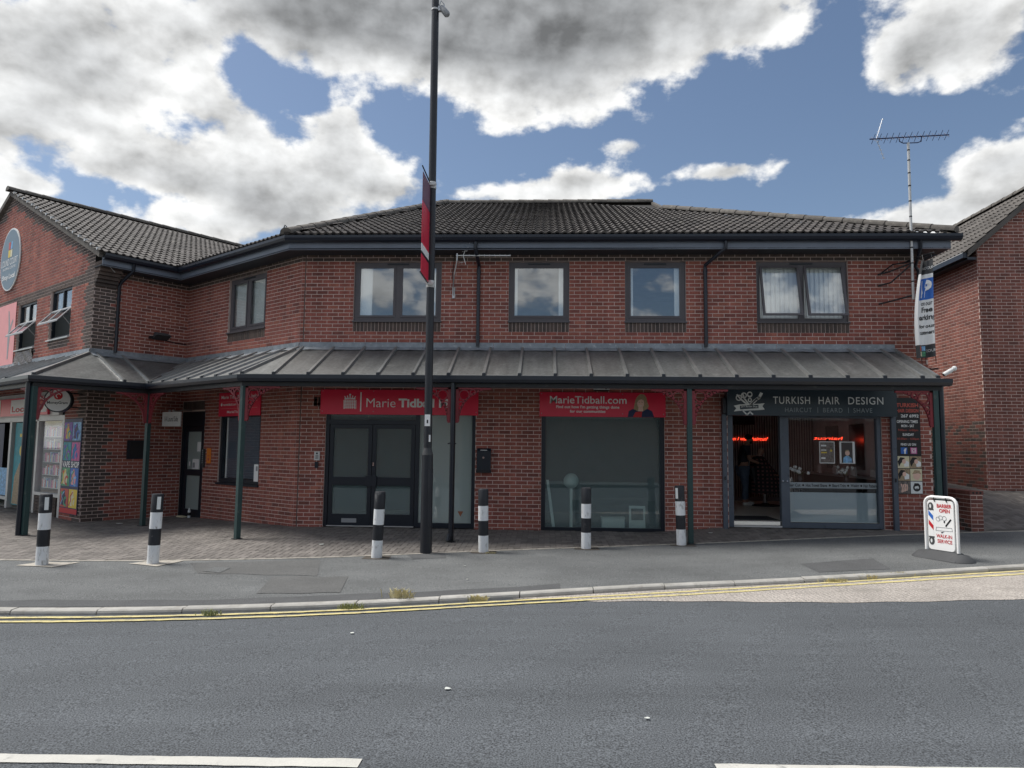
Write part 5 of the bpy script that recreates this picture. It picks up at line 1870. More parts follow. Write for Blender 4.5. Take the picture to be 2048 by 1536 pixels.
# barber poster board beside the shop
pb = board('opening_times_poster', 'tall black poster of opening times and six hair photos', FM, 6.68, 7.135, 0.78, 2.60, 'print_black', 0.01, 0.022, 'poster')
d = 0.0245
lettering(pb, 'print_brick', FM, [('TURKISH', 6.70, 7.11, 2.42, 2.50, d, dict(bold=0.03)), ('HAIR DESIGN', 6.70, 7.11, 2.32, 2.39, d, dict(bold=0.03)), ('9.00am - 6.00pm', 6.72, 7.09, 1.955, 2.005, d), ('10.00am - 4.00pm', 6.70, 7.10, 1.79, 1.84, d)])
lettering(pb, 'sign_white', FM, [('267 6992', 6.78, 7.11, 2.225, 2.285, d, dict(bold=0.02)), ('OPENING TIMES', 6.70, 7.09, 2.12, 2.175, d, dict(bold=0.02)), ('MON - SAT', 6.78, 7.02, 2.04, 2.09, d, dict(bold=0.02)),
                                 ('SUNDAY', 6.80, 7.01, 1.875, 1.925, d, dict(bold=0.02)), ('FIND US ON', 6.76, 7.04, 1.69, 1.735, d, dict(bold=0.02))])
part('icon', 'print_blue', pb, lambda m: m.box(FM, 6.755, 6.875, 0.0225, 0.0245, 1.535, 1.655))
part('icon', 'print_magenta', pb, lambda m: m.box(FM, 6.935, 7.055, 0.0225, 0.0245, 1.535, 1.655))
lettering(pb, 'sign_white', FM, [('f', 6.81, 6.86, 1.535, 1.64, 0.0255, dict(bold=0.05))])
part('icon_lines', 'sign_white', pb, lambda m: m.ring(FM, 6.995, 1.595, 0.024, 0.010, 0.025, 0.026, 16).box(FM, 6.955, 7.035, 0.025, 0.026, 1.632, 1.640).box(FM, 6.955, 7.035, 0.025, 0.026, 1.55, 1.558).box(FM, 6.955, 6.963, 0.025, 0.026, 1.558, 1.632).box(FM, 7.027, 7.035, 0.025, 0.026, 1.558, 1.632))
pm = ['print_cream', 'print_sepia', 'print_sepia', 'print_cream', 'print_photo', 'print_silver']
for i in range(6):
    a, b = 6.69 + (i % 2) * 0.225, 1.49 - (i // 2) * 0.238
    ph = part('photo', pm[i], pb, lambda m: m.box(FM, a, a + 0.215, 0.0225, 0.0242, b - 0.225, b))
    if i in (0, 1, 2):
        part('photo_figure', 'print_black', ph, lambda m: m.prism(FM, [(a + .0, b - .1), (a + .05, b - .02), (a + .13, b - .03), (a + .12, b - .09), (a + .06, b - .13), (a + .02, b - .2)], 0.0245, 0.0252))
        part('photo_figure', 'sign_white', ph, lambda m: m.prism(FM, [(a + .12, b - .2), (a + .20, b - .19), (a + .205, b - .11), (a + .15, b - .08), (a + .11, b - .12)], 0.0245, 0.0254))
        part('photo_figure', 'print_skin', ph, lambda m: m.disc(FM, a + .115, b - .10, .035, .045, 0.0255, 0.0262, 14))
    elif i == 3:
        part('photo_figure', 'print_skin', ph, lambda m: m.disc(FM, a + .12, b - .12, .07, .085, 0.0245, 0.0252, 18))
        part('photo_figure', 'print_sepia', ph, lambda m: m.prism(FM, [(a + .03, b - .10), (a + .08, b - .02), (a + .17, b - .03), (a + .2, b - .10), (a + .14, b - .08)], 0.0254, 0.0262))
    elif i == 4:
        part('photo_figure', 'print_skin', ph, lambda m: [m.stroke(FM, [(a + .06 + k * .03, b - .20 + k * .01), (a + .07 + k * .03, b - .12), (a + .05 + k * .035, b - .05 - .01 * (k % 2))], .022, 0.0245, 0.0252 + k * .0003) for k in range(4)])
    else:
        part('photo_figure', 'print_black', ph, lambda m: m.ring(FM, a + .11, b - .115, .055, .03, 0.0245, 0.0252, 18).prism(FM, [(a + .045, b - .10), (a + .07, b - .03), (a + .14, b - .03), (a + .185, b - .08), (a + .15, b - .075)], 0.0254, 0.0262).disc(FM, a + .11, b - .14, .03, .012, 0.0254, 0.0262, 12))

# projecting and left-wing signs
ls = thing('door_number_sign', 'white board lettered 1A Lound Side beside the narrow door', 'sign', tuple(FA(0.1, 0.3, 1.9)))
FL1 = Frame((P2.x - 0.02 - 0.12, P2.y - 0.62), (0.93, -0.36))
part('panel', 'white_plastic', ls, lambda m: m.box(FL1, -0.02, 0.56, -0.03, 0.0, 1.97, 2.30))
lettering(ls, 'print_black', FL1, [('1A Lound Side', 0.06, 0.48, 2.08, 2.20, 0.002, dict(bold=0.005))])
part('hanger', 'steel', ls, lambda m: [m.tube([FL1(0.3, -.015, 2.30), FL1(0.3, -.3, 2.36), FL1(0.32, -.55, 2.36)], 0.012, 6), m.sphere(FL1(0.18, -.02, 2.33), .03, 8, 6), m.sphere(FL1(0.30, -.02, 2.33), .03, 8, 6)])

ov = thing('oval_gable_sign', 'tall grey-blue oval sign high on the gable', 'sign', tuple(FG(GL - 5.6, 0.02, 5.6)))
oc = (GL - 5.60, 6.48)
part('panel', 'print_silver', ov, lambda m: m.disc(FG, oc[0], oc[1], 0.76, 0.86, 0.012, 0.04, 40))
part('face', 'oval_blue', ov, lambda m: m.disc(FG, oc[0], oc[1], 0.72, 0.82, 0.04, 0.046, 40))
for mt, a, b in (('print_brick', -.14, .28), ('print_sky', .02, .28), ('print_yellow', -.14, .06), ('print_cream', .02, .06)):
    part('emblem', mt, ov, lambda m: m.box(FG, oc[0] + a, oc[0] + a + .14, 0.046, 0.05, oc[1] + b, oc[1] + b + .2))
lettering(ov, 'sign_white', FG, [('LOUND COURT', oc[0] - .62, oc[0] + .62, oc[1] - .16, oc[1] + .02, 0.05), ('SHOPPING CENTRE', oc[0] - .5, oc[0] + .5, oc[1] - .27, oc[1] - .20, 0.05), ('Shop Local', oc[0] - .5, oc[0] + .5, oc[1] - .58, oc[1] - .40, 0.05, dict(bold=0.02))])

pk_b = board('pink_banner', 'pale pink banner with a grey figure on the gable wall', FG, GL - 6.6, GL - 4.88, 3.6, 5.24, 'print_pink', 0.012, 0.02, 'banner')
part('figure', 'print_grey', pk_b, lambda m: m.prism(FG, [(GL - 5.35, 3.75), (GL - 5.28, 3.75), (GL - 5.22, 4.5), (GL - 5.05, 4.75), (GL - 5.1, 4.8), (GL - 5.25, 4.62), (GL - 5.4, 5.05), (GL - 5.46, 5.04), (GL - 5.36, 4.55), (GL - 5.4, 4.4)], 0.021, 0.023))
tar = thing('window_banner', 'creased dark banner hung under the gable window', 'banner', tuple(FG(GL - 4.1, 0.02, 3.55)))
m = MB()
for i in range(13):
    for j in range(7):
        s, z = GL - 4.72 + 1.25 * i / 12, 3.56 + 0.33 * j / 6
        m.v.append(tuple(FG(s, 0.03 + 0.02 * math.sin(i * 1.3 + j * 0.9), z - 0.03 * math.sin(math.pi * i / 12))))
for i in range(12):
    for j in range(6):
        m.f.append((i * 7 + j, (i + 1) * 7 + j, (i + 1) * 7 + j + 1, i * 7 + j + 1))
m.build('cloth', 'print_photo', tar)

ss = board('corner_shop_fascia', 'red corner shop fascia with a white lettered panel', FG, GL - 7.6, GL - 1.9, 2.22, 2.66, 'sign_red', 0.065, 0.115)
part('white_panel', 'sign_white', ss, lambda m: m.box(FG, GL - 4.4, GL - 3.0, 0.115, 0.12, 2.28, 2.62).box(FG, GL - 2.75, GL - 1.95, 0.115, 0.12, 2.28, 2.64).box(FG, GL - 7.5, GL - 5.2, 0.115, 0.12, 2.24, 2.64))
lettering(ss, 'print_red', FG, [('Local', GL - 4.3, GL - 3.1, 2.31, 2.46, 0.123, dict(bold=0.03)), ])
part('roundel', 'print_brick', ss, lambda m: m.disc(FG, GL - 2.35, 2.46, 0.22, 0.14, 0.12, 0.125))
mg = thing('oval_projecting_sign', 'oval illuminated projecting sign on the shop corner', 'sign', tuple(FG(GL - 0.3, 0.3, 2.3)))
om = P3 + N1 * 0.46 + U * 0.22
FO = Frame((om.x, om.y), (0.96, 0.20))
zc_ = 2.47
part('rim', 'frame_dark', mg, lambda m: m.disc(FO, 0, zc_, 0.275, 0.26, -0.06, 0.06, 36))
part('face', 'white_plastic', mg, lambda m: m.disc(FO, 0, zc_, 0.25, 0.235, 0.06, 0.066, 36))
part('roundel', 'print_red', mg, lambda m: m.disc(FO, 0.01, zc_ + .09, 0.085, 0.08, 0.066, 0.07, 20))
part('swirl', 'sign_white', mg, lambda m: m.ring(FO, 0.015, zc_ + .09, 0.045, 0.018, 0.07, 0.073, 14, 20, 250))
lettering(mg, 'print_black', FO, [('MoneyGram', -.20, .20, zc_ - .10, zc_ - .025, 0.068, dict(bold=0.015)), ])
part('arm', 'black_paint', mg, lambda m: [m.tube([FO(0.2, 0, zc_ + a), FG(GL - .25, 0.0, zc_ + a)], 0.014, 6) for a in (.16, -.14)])
vp = board('vape_poster', 'bright poster of eight panels reading VAPE SHOP', FG, GL - 1.08, GL - 0.10, 0.02, 2.10, 'print_navy', 0.012, 0.022, 'poster')
vc = ['print_purple', 'print_sky', 'print_teal', 'print_magenta', 'print_green', 'print_blue', 'print_brick', 'print_yellow']
for i in range(8):
    a = GL - 1.05 + (i % 2) * 0.47
    b = (1.62, 1.18, 0.62, 0.16)[i // 2]
    po = part('picture', vc[i], vp, lambda m: m.box(FG, a, a + 0.44, 0.0225, 0.025, b, b + 0.40))
    part('bottle', ['print_yellow', 'print_navy', 'print_green', 'print_blue', 'print_cream', 'print_pink', 'print_navy', 'print_cream'][i], po, lambda m: m.prism(FG, [(a + .10, b + .04), (a + .30, b + .04), (a + .34, b + .2), (a + .26, b + .27), (a + .24, b + .37), (a + .16, b + .37), (a + .14, b + .27), (a + .07, b + .2)], 0.0252, 0.0275))
for i in range(8):
    a = GL - 1.05 + (i % 2) * 0.47
    b = (1.62, 1.18, 0.62, 0.16)[i // 2]
    part('swirl', vc[(i * 3 + 2) % 8], vp, lambda m: m.ring(FG, a + .30, b + .12, .085, .05, 0.0276, 0.029, 14, 10 * i, 10 * i + 250).disc(FG, a + .10, b + .30, .06, .045, 0.0276, 0.0288, 12))
    part('swirl', vc[(i * 5 + 3) % 8], vp, lambda m: m.stroke(FG, [(a + .04, b + .05), (a + .14, b + .16), (a + .09, b + .24), (a + .22, b + .34)], .035, 0.0291, 0.0300))
part('strip', 'print_red', vp, lambda m: m.box(FG, GL - 1.07, GL - .11, 0.0225, 0.025, 0.03, 0.14))
lettering(vp, 'sign_white', FG, [('VAPE', GL - 1.05, GL - 0.62, 1.03, 1.16, 0.0262, dict(bold=0.02)), ('SHOP', GL - 0.56, GL - 0.13, 1.03, 1.16, 0.0262, dict(bold=0.02))])

# ================================================================== small fittings on the walls
lb = thing('letterbox', 'dark wall letterbox with a white name slip beside the office window', 'letterbox', tuple(FM(-1.18, 0.06, 1.1)))
part('body', 'frame_dark', lb, lambda m: m.prism(Frame(FM(-1.32, 0, 0).xy, (0, -1), (1, 0)), [(0.01, 1.13), (0.10, 1.13), (0.10, 1.50), (0.07, 1.55), (0.01, 1.55)], 0.0, 0.27))
part('base', 'print_black', lb, lambda m: m.box(FM, -1.33, -1.04, 0.01, 0.11, 1.08, 1.13))
part('name_slip', 'sign_white', lb, lambda m: m.box(FM, -1.25, -1.12, 0.088, 0.094, 1.49, 1.52))
part('lock', 'chrome', lb, lambda m: m.disc(FM, -1.19, 1.37, 0.02, 0.02, 0.1, 0.11, 12))
ic = thing('door_intercom', 'silver door intercom on the brick left of the double doors', 'intercom', tuple(FM(-4.49, 0.03, 1.1)))
part('body', 'aluminium', ic, lambda m: m.box(FM, -4.54, -4.43, 0.01, 0.04, 1.28, 1.45))
part('camera_eye', 'print_black', ic, lambda m: m.disc(FM, -4.485, 1.415, 0.018, 0.018, 0.04, 0.045, 12))
part('keypad', 'print_black', ic, lambda m: [m.box(FM, -4.51 + i * .02, -4.497 + i * .02, 0.04, 0.043, 1.31 + k * .02, 1.322 + k * .02) for i in range(3) for k in range(4)])
part('reader', 'frame_dark', ic, lambda m: m.box(FM, -4.525, -4.46, 0.01, 0.035, 1.13, 1.25))
al = thing('alarm_box', 'white alarm box half hidden under the canopy', 'alarm box', tuple(FM(1.09, 0.05, 2.69)))
part('case', 'white_plastic', al, lambda m: m.prism(FM, [(0.94, 2.71), (1.25, 2.71), (1.25, 2.92), (1.2, 2.96), (0.99, 2.96), (0.94, 2.92)], 0.01, 0.09))
part('label', 'print_black', al, lambda m: m.prism(FM, [(1.02, 2.76), (1.12, 2.75), (1.17, 2.80), (1.14, 2.84), (1.04, 2.80)], 0.09, 0.093).prism(FM, [(1.16, 2.72), (1.19, 2.72), (1.235, 2.80), (1.20, 2.82)], 0.09, 0.093))
part('base', 'print_black', al, lambda m: m.box(FM, 0.95, 1.24, 0.01, 0.085, 2.69, 2.708))
dm = thing('dome_camera', 'small white dome camera above the barber fascia', 'camera', tuple(FM(4.25, 0.08, 2.72)))
part('base', 'white_plastic', dm, lambda m: m.lathe(FM(4.25, 0.09, 2.722), [(0.055, 0), (0.055, 0.025)], 14))
part('dome', 'print_silver', dm, lambda m: m.lathe(FM(4.25, 0.09, 2.747), [(0.05, 0), (0.044, 0.02), (0.028, 0.04), (0.001, 0.048)], 14), True)
fl = thing('floodlight', 'dark floodlight on the return wall with a cable to the corner', 'floodlight', tuple(FS(1.4, 0.1, 4.0)))
part('lamp_body', 'rubber', fl, lambda m: m.hexa([FS(1.27, 0.05, 3.98), FS(1.62, 0.05, 3.98), FS(1.62, 0.30, 4.07), FS(1.27, 0.30, 4.07), FS(1.33, 0.05, 4.16), FS(1.56, 0.05, 4.16), FS(1.56, 0.25, 4.12), FS(1.33, 0.25, 4.12)]))
part('bracket', 'black_paint', fl, lambda m: m.box(FS, 1.22, 1.28, 0.0, 0.12, 4.0, 4.05))
part('cable', 'print_black', fl, lambda m: m.tube([FS(1.6, 0.015, 3.99), FS(1.85, 0.015, 3.965), FS(2.10, 0.015, 3.96)], 0.012, 6))
bx = thing('wall_cabinet', 'black recessed meter cabinet in the return wall', 'cabinet', tuple(FS(1.1, 0.03, 1.2)))
part('case', 'frame_dark', bx, lambda m: m.box(FS, 0.88, 1.36, 0.01, 0.05, 1.22, 1.64))
part('door', 'print_black', bx, lambda m: m.box(FS, 0.93, 1.31, 0.05, 0.058, 1.26, 1.60))
part('latch', 'chrome', bx, lambda m: m.box(FS, 1.24, 1.26, 0.058, 0.065, 1.35, 1.37))
ks = thing('key_safe_panel', 'grey numbered entry panel beside the narrow door', 'panel', tuple(FA(1.14, 0.02, 1.0)))
part('case', 'rubber', ks, lambda m: m.box(FA, 1.085, 1.165, 0.01, 0.05, 1.04, 1.46))
part('buttons', 'print_grey', ks, lambda m: [m.box(FA, 1.10, 1.13, 0.05, 0.055, 1.14 + k * .045, 1.17 + k * .045) for k in range(7)])
og = thing('orange_notice', 'orange notice plate on the brick by the narrow door', 'notice', tuple(FA(1.3, 0.02, 1.1)))
part('plate', 'print_orange', og, lambda m: m.box(FA, 1.24, 1.42, 0.01, 0.02, 1.14, 1.48))
part('print', 'print_brick', og, lambda m: m.box(FA, 1.30, 1.36, 0.02, 0.022, 1.20, 1.26).box(FA, 1.29, 1.37, 0.02, 0.022, 1.3, 1.32))
wn = thing('paper_notice', 'white paper notice in the corner of the blinded window', 'notice', tuple(FA(3.25, -0.07, 0.8)))
part('sheet', 'sign_white', wn, lambda m: m.box(FA, 3.13, 3.29, -0.028, -0.024, 0.80, 1.16))
part('print', 'print_grey', wn, lambda m: m.box(FA, 3.20, 3.27, -0.0235, -0.0225, 1.02, 1.12))


def cctv(name, label, base, aim, parent_d=None):
    t = thing(name, label, 'camera', tuple(base))
    a = Vector(aim).normalized()
    b = Vector(base)
    part('mount', 'white_plastic', t, lambda m: m.sphere(b, 0.045, 10, 8))
    part('housing', 'white_plastic', t, lambda m: m.tube([b + a * 0.02, b + a * 0.06, b + a * 0.2, b + a * 0.21], [0.025, 0.038, 0.038, 0.03], 12), True)
    part('lens', 'print_black', t, lambda m: m.tube([b + a * 0.212, b + a * 0.216], 0.026, 12))
    return t


cctv('bullet_camera', 'white bullet camera under the canopy corner by the red brackets', FA(3.52, 1.18, 2.70), -FA.u + Vector((0, 0, 0.1)))
cctv('bullet_camera', 'white bullet camera pointing off the right end of the canopy', Vector((7.12, -1.25, 3.03)), (-0.8, 0.05, -0.5))

# ================================================================== aerials
def yagi(m, c, ax, up_, L, n, el):
    """boom with crossed director elements; c = boom centre"""
    c, ax, up_ = Vector(c), Vector(ax).normalized(), Vector(up_).normalized()
    m.tube([c - ax * L / 2, c + ax * L / 2], 0.012, 6)
    side = ax.cross(up_)
    for i in range(n):
        p = c - ax * L / 2 + ax * L * (i + 0.6) / n
        for s in (1, -1):
            m.tube([p - (up_ + side * s) * el * 0.7, p + (up_ + side * s) * el * 0.7], 0.005, 5)


am = thing('television_mast', 'tall banded pole with a long aerial above the right roof end', 'aerial', (6.88, -0.45, 4.4))
part('pole', 'aluminium', am, lambda m: m.tube([(6.88, -.45, 4.42), (6.90, -.45, 7.46)], 0.024, 10), True)
part('band', 'print_black', am, lambda m: [m.lathe((6.8815 + .00667 * (z - 4.6), -.45, z), [(0.026, 0), (0.026, 0.025)], 10) for z in (4.75, 5.1, 5.4, 5.7, 6.0, 6.3, 6.6, 6.85, 7.1, 7.3)])
part('boom', 'print_navy', am, lambda m: yagi(m, (6.93, -.45, 7.575), (1, 0.12, 0.10), (0, 0, 1), 1.60, 13, 0.10))
part('cradle', 'print_navy', am, lambda m: m.tube([(6.72, -.47, 7.56), (6.73, -.47, 7.48), (6.80, -.46, 7.45), (7.08, -.43, 7.47), (7.16, -.42, 7.50), (7.17, -.42, 7.60)], 0.01, 6))
part('reflector', 'steel', am, lambda m: [m.tube([(6.27 + .03 * abs(k) * 0, -.53, 7.51), (6.27 + .13 * (1 if k > 0 else 1), -.53, 7.51 + .40 * k)], 0.006, 5) for k in (1, -1)] + [m.tube([(6.27 + .13 * t - .05, -.53 - .16, 7.51 + k * .40 * t - .07), (6.27 + .13 * t + .05, -.53 + .16, 7.51 + k * .40 * t + .07)], 0.005, 5) for k in (1, -1) for t in (.15, .35, .55, .75, .95)])
for z0, z1 in ((5.0, 5.12), (4.42, 4.5), (4.78, 5.1)):
    part('bracket', 'black_paint', am, lambda m: m.tube([(6.45, -.01, z0), (6.6, -.2, z0 + .02), (6.88, -.45, z1)], 0.016, 6))
part('stay', 'black_paint', am, lambda m: m.tube([(6.5, -.02, 5.02), (6.7, -.1, 5.18), (6.95, -.2, 5.2), (7.25, -.35, 5.3)], 0.014, 6))
sa = thing('wall_aerial', 'small white aerial on a bent bracket between the upper windows', 'aerial', (-1.84, -0.1, 4.5))
part('wall_bracket', 'steel', sa, lambda m: m.box(FM, -1.865, -1.815, 0.01, 0.04, 4.52, 4.74).tube([FM(-1.84, .04, 4.58), FM(-1.84, .1, 4.74), FM(-1.80, .28, 4.95), FM(-1.74, .36, 5.2), FM(-1.74, .36, 5.34)], 0.013, 8))
part('boom', 'white_plastic', sa, lambda m: [m.tube([FM(-1.76, .36, 5.30), FM(-.69, .42, 5.28)], 0.011, 6)] + [m.tube([FM(-1.5 + i * .1, .385, 5.27), FM(-1.5 + i * .1, .395, 5.315)], 0.004, 5) for i in range(9)] + [m.tube([FM(-1.5 + i * .1, .345, 5.295), FM(-1.5 + i * .1, .435, 5.285)], 0.004, 5) for i in range(9)])
part('reflector', 'white_plastic', sa, lambda m: [m.tube([FM(-1.62, .36, 5.30), FM(-1.54, .36, 5.54)], 0.007, 5), m.tube([FM(-1.62, .36, 5.30), FM(-1.57, .36, 5.12)], 0.007, 5)] + [m.tube([FM(-1.62 + .08 * t - .06, .26, 5.30 + .24 * t + .02), FM(-1.62 + .08 * t + .06, .46, 5.30 + .24 * t - .02)], 0.005, 5) for t in (-.6, .35, .65, 1.0)])
part('cable', 'print_black', sa, lambda m: m.tube([FM(-1.84, .03, 4.75), FM(-1.87, .02, 5.0), FM(-1.84, .02, 5.3), FM(-1.84, .02, 5.41)], 0.007, 5))

# parking banner on the right end of the front
pbn = thing('parking_banner', 'wind-twisted white parking banner with a blue P hung at the building end', 'banner', (7.0, -0.6, 3.3))


class Cloth:
    """hanging cloth: s 0..1 across, z; twisted folds"""
    def __init__(self):
        self.P = Vector((0, 0, 0))

    def __call__(self, s, d, z):
        t = (z - 3.28) / (5.10 - 3.28)
        w0, w1 = 6.81 + 0.13 * t - 0.08 * math.sin(math.pi * min(max(t, 0), 1)), 7.165 + 0.03 * t
        x = w0 + (w1 - w0) * s
        y = -0.62 - 0.05 * math.sin(s * 9.5 + t * 1.2) - 0.03 * math.sin(s * 17) - d
        return Vector((x, y, z + 0.04 * s))


CL = Cloth()


def cloth_band(name, mat, z0, z1, s0=0.0, s1=1.0, d=0.0):
    m = MB()
    n, k = 24, max(2, int((z1 - z0) / 0.06))
    for i in range(n + 1):
        for j in range(k + 1):
            m.v.append(tuple(CL(s0 + (s1 - s0) * i / n, d, z0 + (z1 - z0) * j / k)))
    for i in range(n):
        for j in range(k):
            m.f.append((i * (k + 1) + j, (i + 1) * (k + 1) + j, (i + 1) * (k + 1) + j + 1, i * (k + 1) + j + 1))
    return m.build(name, mat, pbn, smooth=True, fix=False)


cloth_band('cloth', 'sign_white', 3.52, 4.84)
cloth_band('cloth_head', 'rubber', 4.842, 5.10)
cloth_band('cloth_foot', 'rubber', 3.28, 3.518)
cloth_band('parking_square', 'print_blue', 4.36, 4.76, 0.22, 0.86, 0.003)
for mt, a, b, z in (('print_brick', .12, .30, 3.41), ('print_sky', .32, .5, 3.41), ('print_cream', .12, .30, 3.31), ('print_green', .32, .5, 3.31)):
    cloth_band('emblem', mt, z, z + .085, a, b, 0.003)
lettering(pbn, 'sign_white', CL, [('P', .36, .76, 4.40, 4.73, 0.006, dict(bold=0.05)), ('LOUND COURT', .15, .85, 4.93, 4.98, 0.004), ('COURT', .56, .92, 3.38, 3.43, 0.004)])
lettering(pbn, 'print_black', CL, [('on our', .38, .78, 4.25, 4.31, 0.004, dict(bold=0.02)), ('Free', .40, .78, 4.12, 4.22, 0.004, dict(bold=0.03)), ('parking', .22, .88, 3.95, 4.08, 0.004, dict(bold=0.03)), ('for our', .28, .86, 3.83, 3.90, 0.004, dict(bold=0.03)), ('customers*', .30, .88, 3.71, 3.79, 0.004, dict(bold=0.03))])
part('cord', 'print_black', pbn, lambda m: [m.tube([CL(s, 0, 5.09), (CL(s, 0, 5.09) + Vector((0.01, 0.05, 0.12)))], 0.006, 5) for s in (.1, .9)] + [m.tube([CL(s, 0, 3.29), CL(s, 0, 3.29) + Vector((0.02, 0.03, -0.14))], 0.006, 5) for s in (.2, .5, .85)])
part('arm', 'black_paint', pbn, lambda m: m.tube([(6.93, -.02, 5.22), (6.97, -.4, 5.24), (7.18, -.66, 5.26)], 0.014, 6).tube([(6.9, -.02, 3.12), (7.2, -.6, 3.10)], 0.014, 6))

# ================================================================== street furniture
LPX, LPY = -1.87, -2.55
lz = ground_z(LPX, LPY)
lp = thing('lamp_column', 'tall black lamp column in front of the double doors', 'lamp post', (LPX, LPY, lz))
lean = -0.004
lx = lambda z: LPX + lean * z
part('base', 'post_black', lp, lambda m: m.tube([(lx(z), LPY, z) for z in (lz - .02, 0.9, 1.44)], [0.095, 0.092, 0.088], 20), True)
part('shoulder', 'rubber', lp, lambda m: m.tube([(lx(1.44), LPY, 1.44), (lx(1.55), LPY, 1.55)], [0.09, 0.064], 20), True)
part('shaft', 'post_black', lp, lambda m: m.tube([(lx(z), LPY, z) for z in (1.54, 3, 6, 9.4)], [0.064, 0.0635, 0.0625, 0.061], 20), True)
part('door', 'post_black', lp, lambda m: m.tube([(lx(.35) + .055, LPY - .05, .32), (lx(.9) + .055, LPY - .05, 1.22)], 0.045, 8))
nb_ = part('number_plate', 'sign_white', lp, lambda m: m.box(FM, lx(2) - .046, lx(2) + .042, 2.612, 2.618, 1.90, 2.085))
lettering(nb_, 'print_black', FM, [('1', lx(2) - .012, lx(2) + .012, 1.945, 2.0, 2.6195, dict(bold=0.05))])
part('sticker', 'sign_white', lp, lambda m: m.box(FM, lx(1.7) + .025, lx(1.7) + .05, 2.60, 2.612, 1.65, 1.76))
lc_ = thing('column_camera', 'grey dome camera strapped near the top of the lamp column', 'camera', (LPX, LPY, 8.8))
part('strap', 'aluminium', lc_, lambda m: m.lathe((lx(8.95), LPY, 8.93), [(0.066, 0), (0.066, 0.03)], 16))
part('arm', 'steel', lc_, lambda m: m.box(WF, lx(9) + .05, lx(9) + .14, LPY - .03, LPY + .03, 8.92, 9.0).tube([(lx(9) + .06, LPY, 9.0), (lx(9) + .1, LPY - .02, 9.10), (lx(9) + .15, LPY, 9.04), (lx(9) + .15, LPY, 8.97)], 0.012, 6))
part('housing', 'print_grey', lc_, lambda m: m.tube([(lx(9) + .10, LPY, 8.99), (lx(9) + .15, LPY - .02, 8.92), (lx(9) + .21, LPY - .05, 8.83), (lx(9) + .225, LPY - .055, 8.81)], [0.045, 0.055, 0.055, 0.035], 12), True)
bn_ = thing('column_banner', 'dark red banner seen edge-on strapped to the lamp column', 'banner', (LPX, LPY, 4.2))
BF = Frame((LPX - 0.05, LPY - 0.04), (-0.02, -1.0))
part('cloth', 'sign_red', bn_, lambda m: [m.hexa([BF(.02, .004, a), BF(.62, .004, a + .02), BF(.62, .004, b + .02), BF(.02, .004, b), BF(.02, -.004, a), BF(.62, -.004, a + .02), BF(.62, -.004, b + .02), BF(.02, -.004, b)]) for a, b in ((4.24, 4.55), (4.72, 5.40))])
part('cloth_head', 'banner_purple', bn_, lambda m: m.box(BF, .02, .62, -.004, .004, 5.40, 5.86))
part('cloth_stripe', 'sign_white', bn_, lambda m: m.box(BF, .02, .62, -.004, .004, 4.60, 4.72))
part('cloth_stripe', 'print_black', bn_, lambda m: m.box(BF, .02, .62, -.004, .004, 4.55, 4.60))
part('arm', 'black_paint', bn_, lambda m: [m.tube([BF(-.02, 0, z), BF(.68, 0, z + .03)], 0.011, 6) for z in (4.22, 5.90)])
part('clamp', 'aluminium', bn_, lambda m: [m.lathe((lx(z), LPY, z), [(0.067, -.02), (0.072, 0), (0.067, .035)], 14) for z in (4.18, 4.24, 5.84, 5.90)] + [m.box(WF, lx(5) - .06, lx(5) + .06, LPY - .1, LPY - .06, z, z + .04) for z in (4.19, 5.86)])

b_spots = [(-7.14, -3.93, 'bollard nearest the corner shop, white plate on its dark top', 0, 1), (-5.65, -3.70, 'bollard on a pale concrete pad before the narrow door', 2, 1), (-2.55, -3.0, 'bollard in front of the double doors beside the lamp column', 4, 0),
           (-0.97, -2.39, 'bollard standing before the wall letterbox', -2, 0), (0.69, -1.94, 'bollard in front of the large office window', 0, 0), (2.32, -1.57, 'bollard right beside a green canopy post', -3, -1)]
proto = None
for bx_, by_, lab, lean_, plate in b_spots:
    z = ground_z(bx_, by_)
    if proto is None:
        me = []
        for nm, mt, a, b in (('white_band', 'bollard_white', -.05, .265), ('black_band', 'bollard_black', .265, .50), ('white_band', 'bollard_white', .50, .735), ('black_band', 'bollard_black', .735, 1.0)):
            m = MB()
            m.lathe((0, 0, 0), [(0.081, a), (0.081, b)] if b < 1 else [(0.082, a), (0.082, 0.985), (0.074, 0.998), (0.001, 1.0)], 24)
            me.append((nm, m.mesh(nm, mt, True)))
        m = MB()
        for k in range(5):
            a = R(-64 + 9 * k)
            m.v += [(0.0835 * math.cos(a), 0.0835 * math.sin(a), .78), (0.0835 * math.cos(a), 0.0835 * math.sin(a), .96)]
        m.f = [(2 * k, 2 * k + 2, 2 * k + 3, 2 * k + 1) for k in range(4)]
        plate_me = m.mesh('plate', 'print_silver', True)
        proto = True
    t = thing('bollard', 'black and white banded ' + lab, 'bollard', (bx_, by_, z), 'banded bollards along the paving edge')
    t.rotation_euler = (R(random.uniform(-1., 1.)), R(lean_ * 0.5), 0)
    for nm, md in me:
        o = bpy.data.objects.new(nm, md)
        COL.objects.link(o)
        o.parent = t
    if plate:
        o = bpy.data.objects.new('plate', plate_me)
        COL.objects.link(o)
        o.parent = t
        if plate < 0:
            o.rotation_euler.z = R(-92)

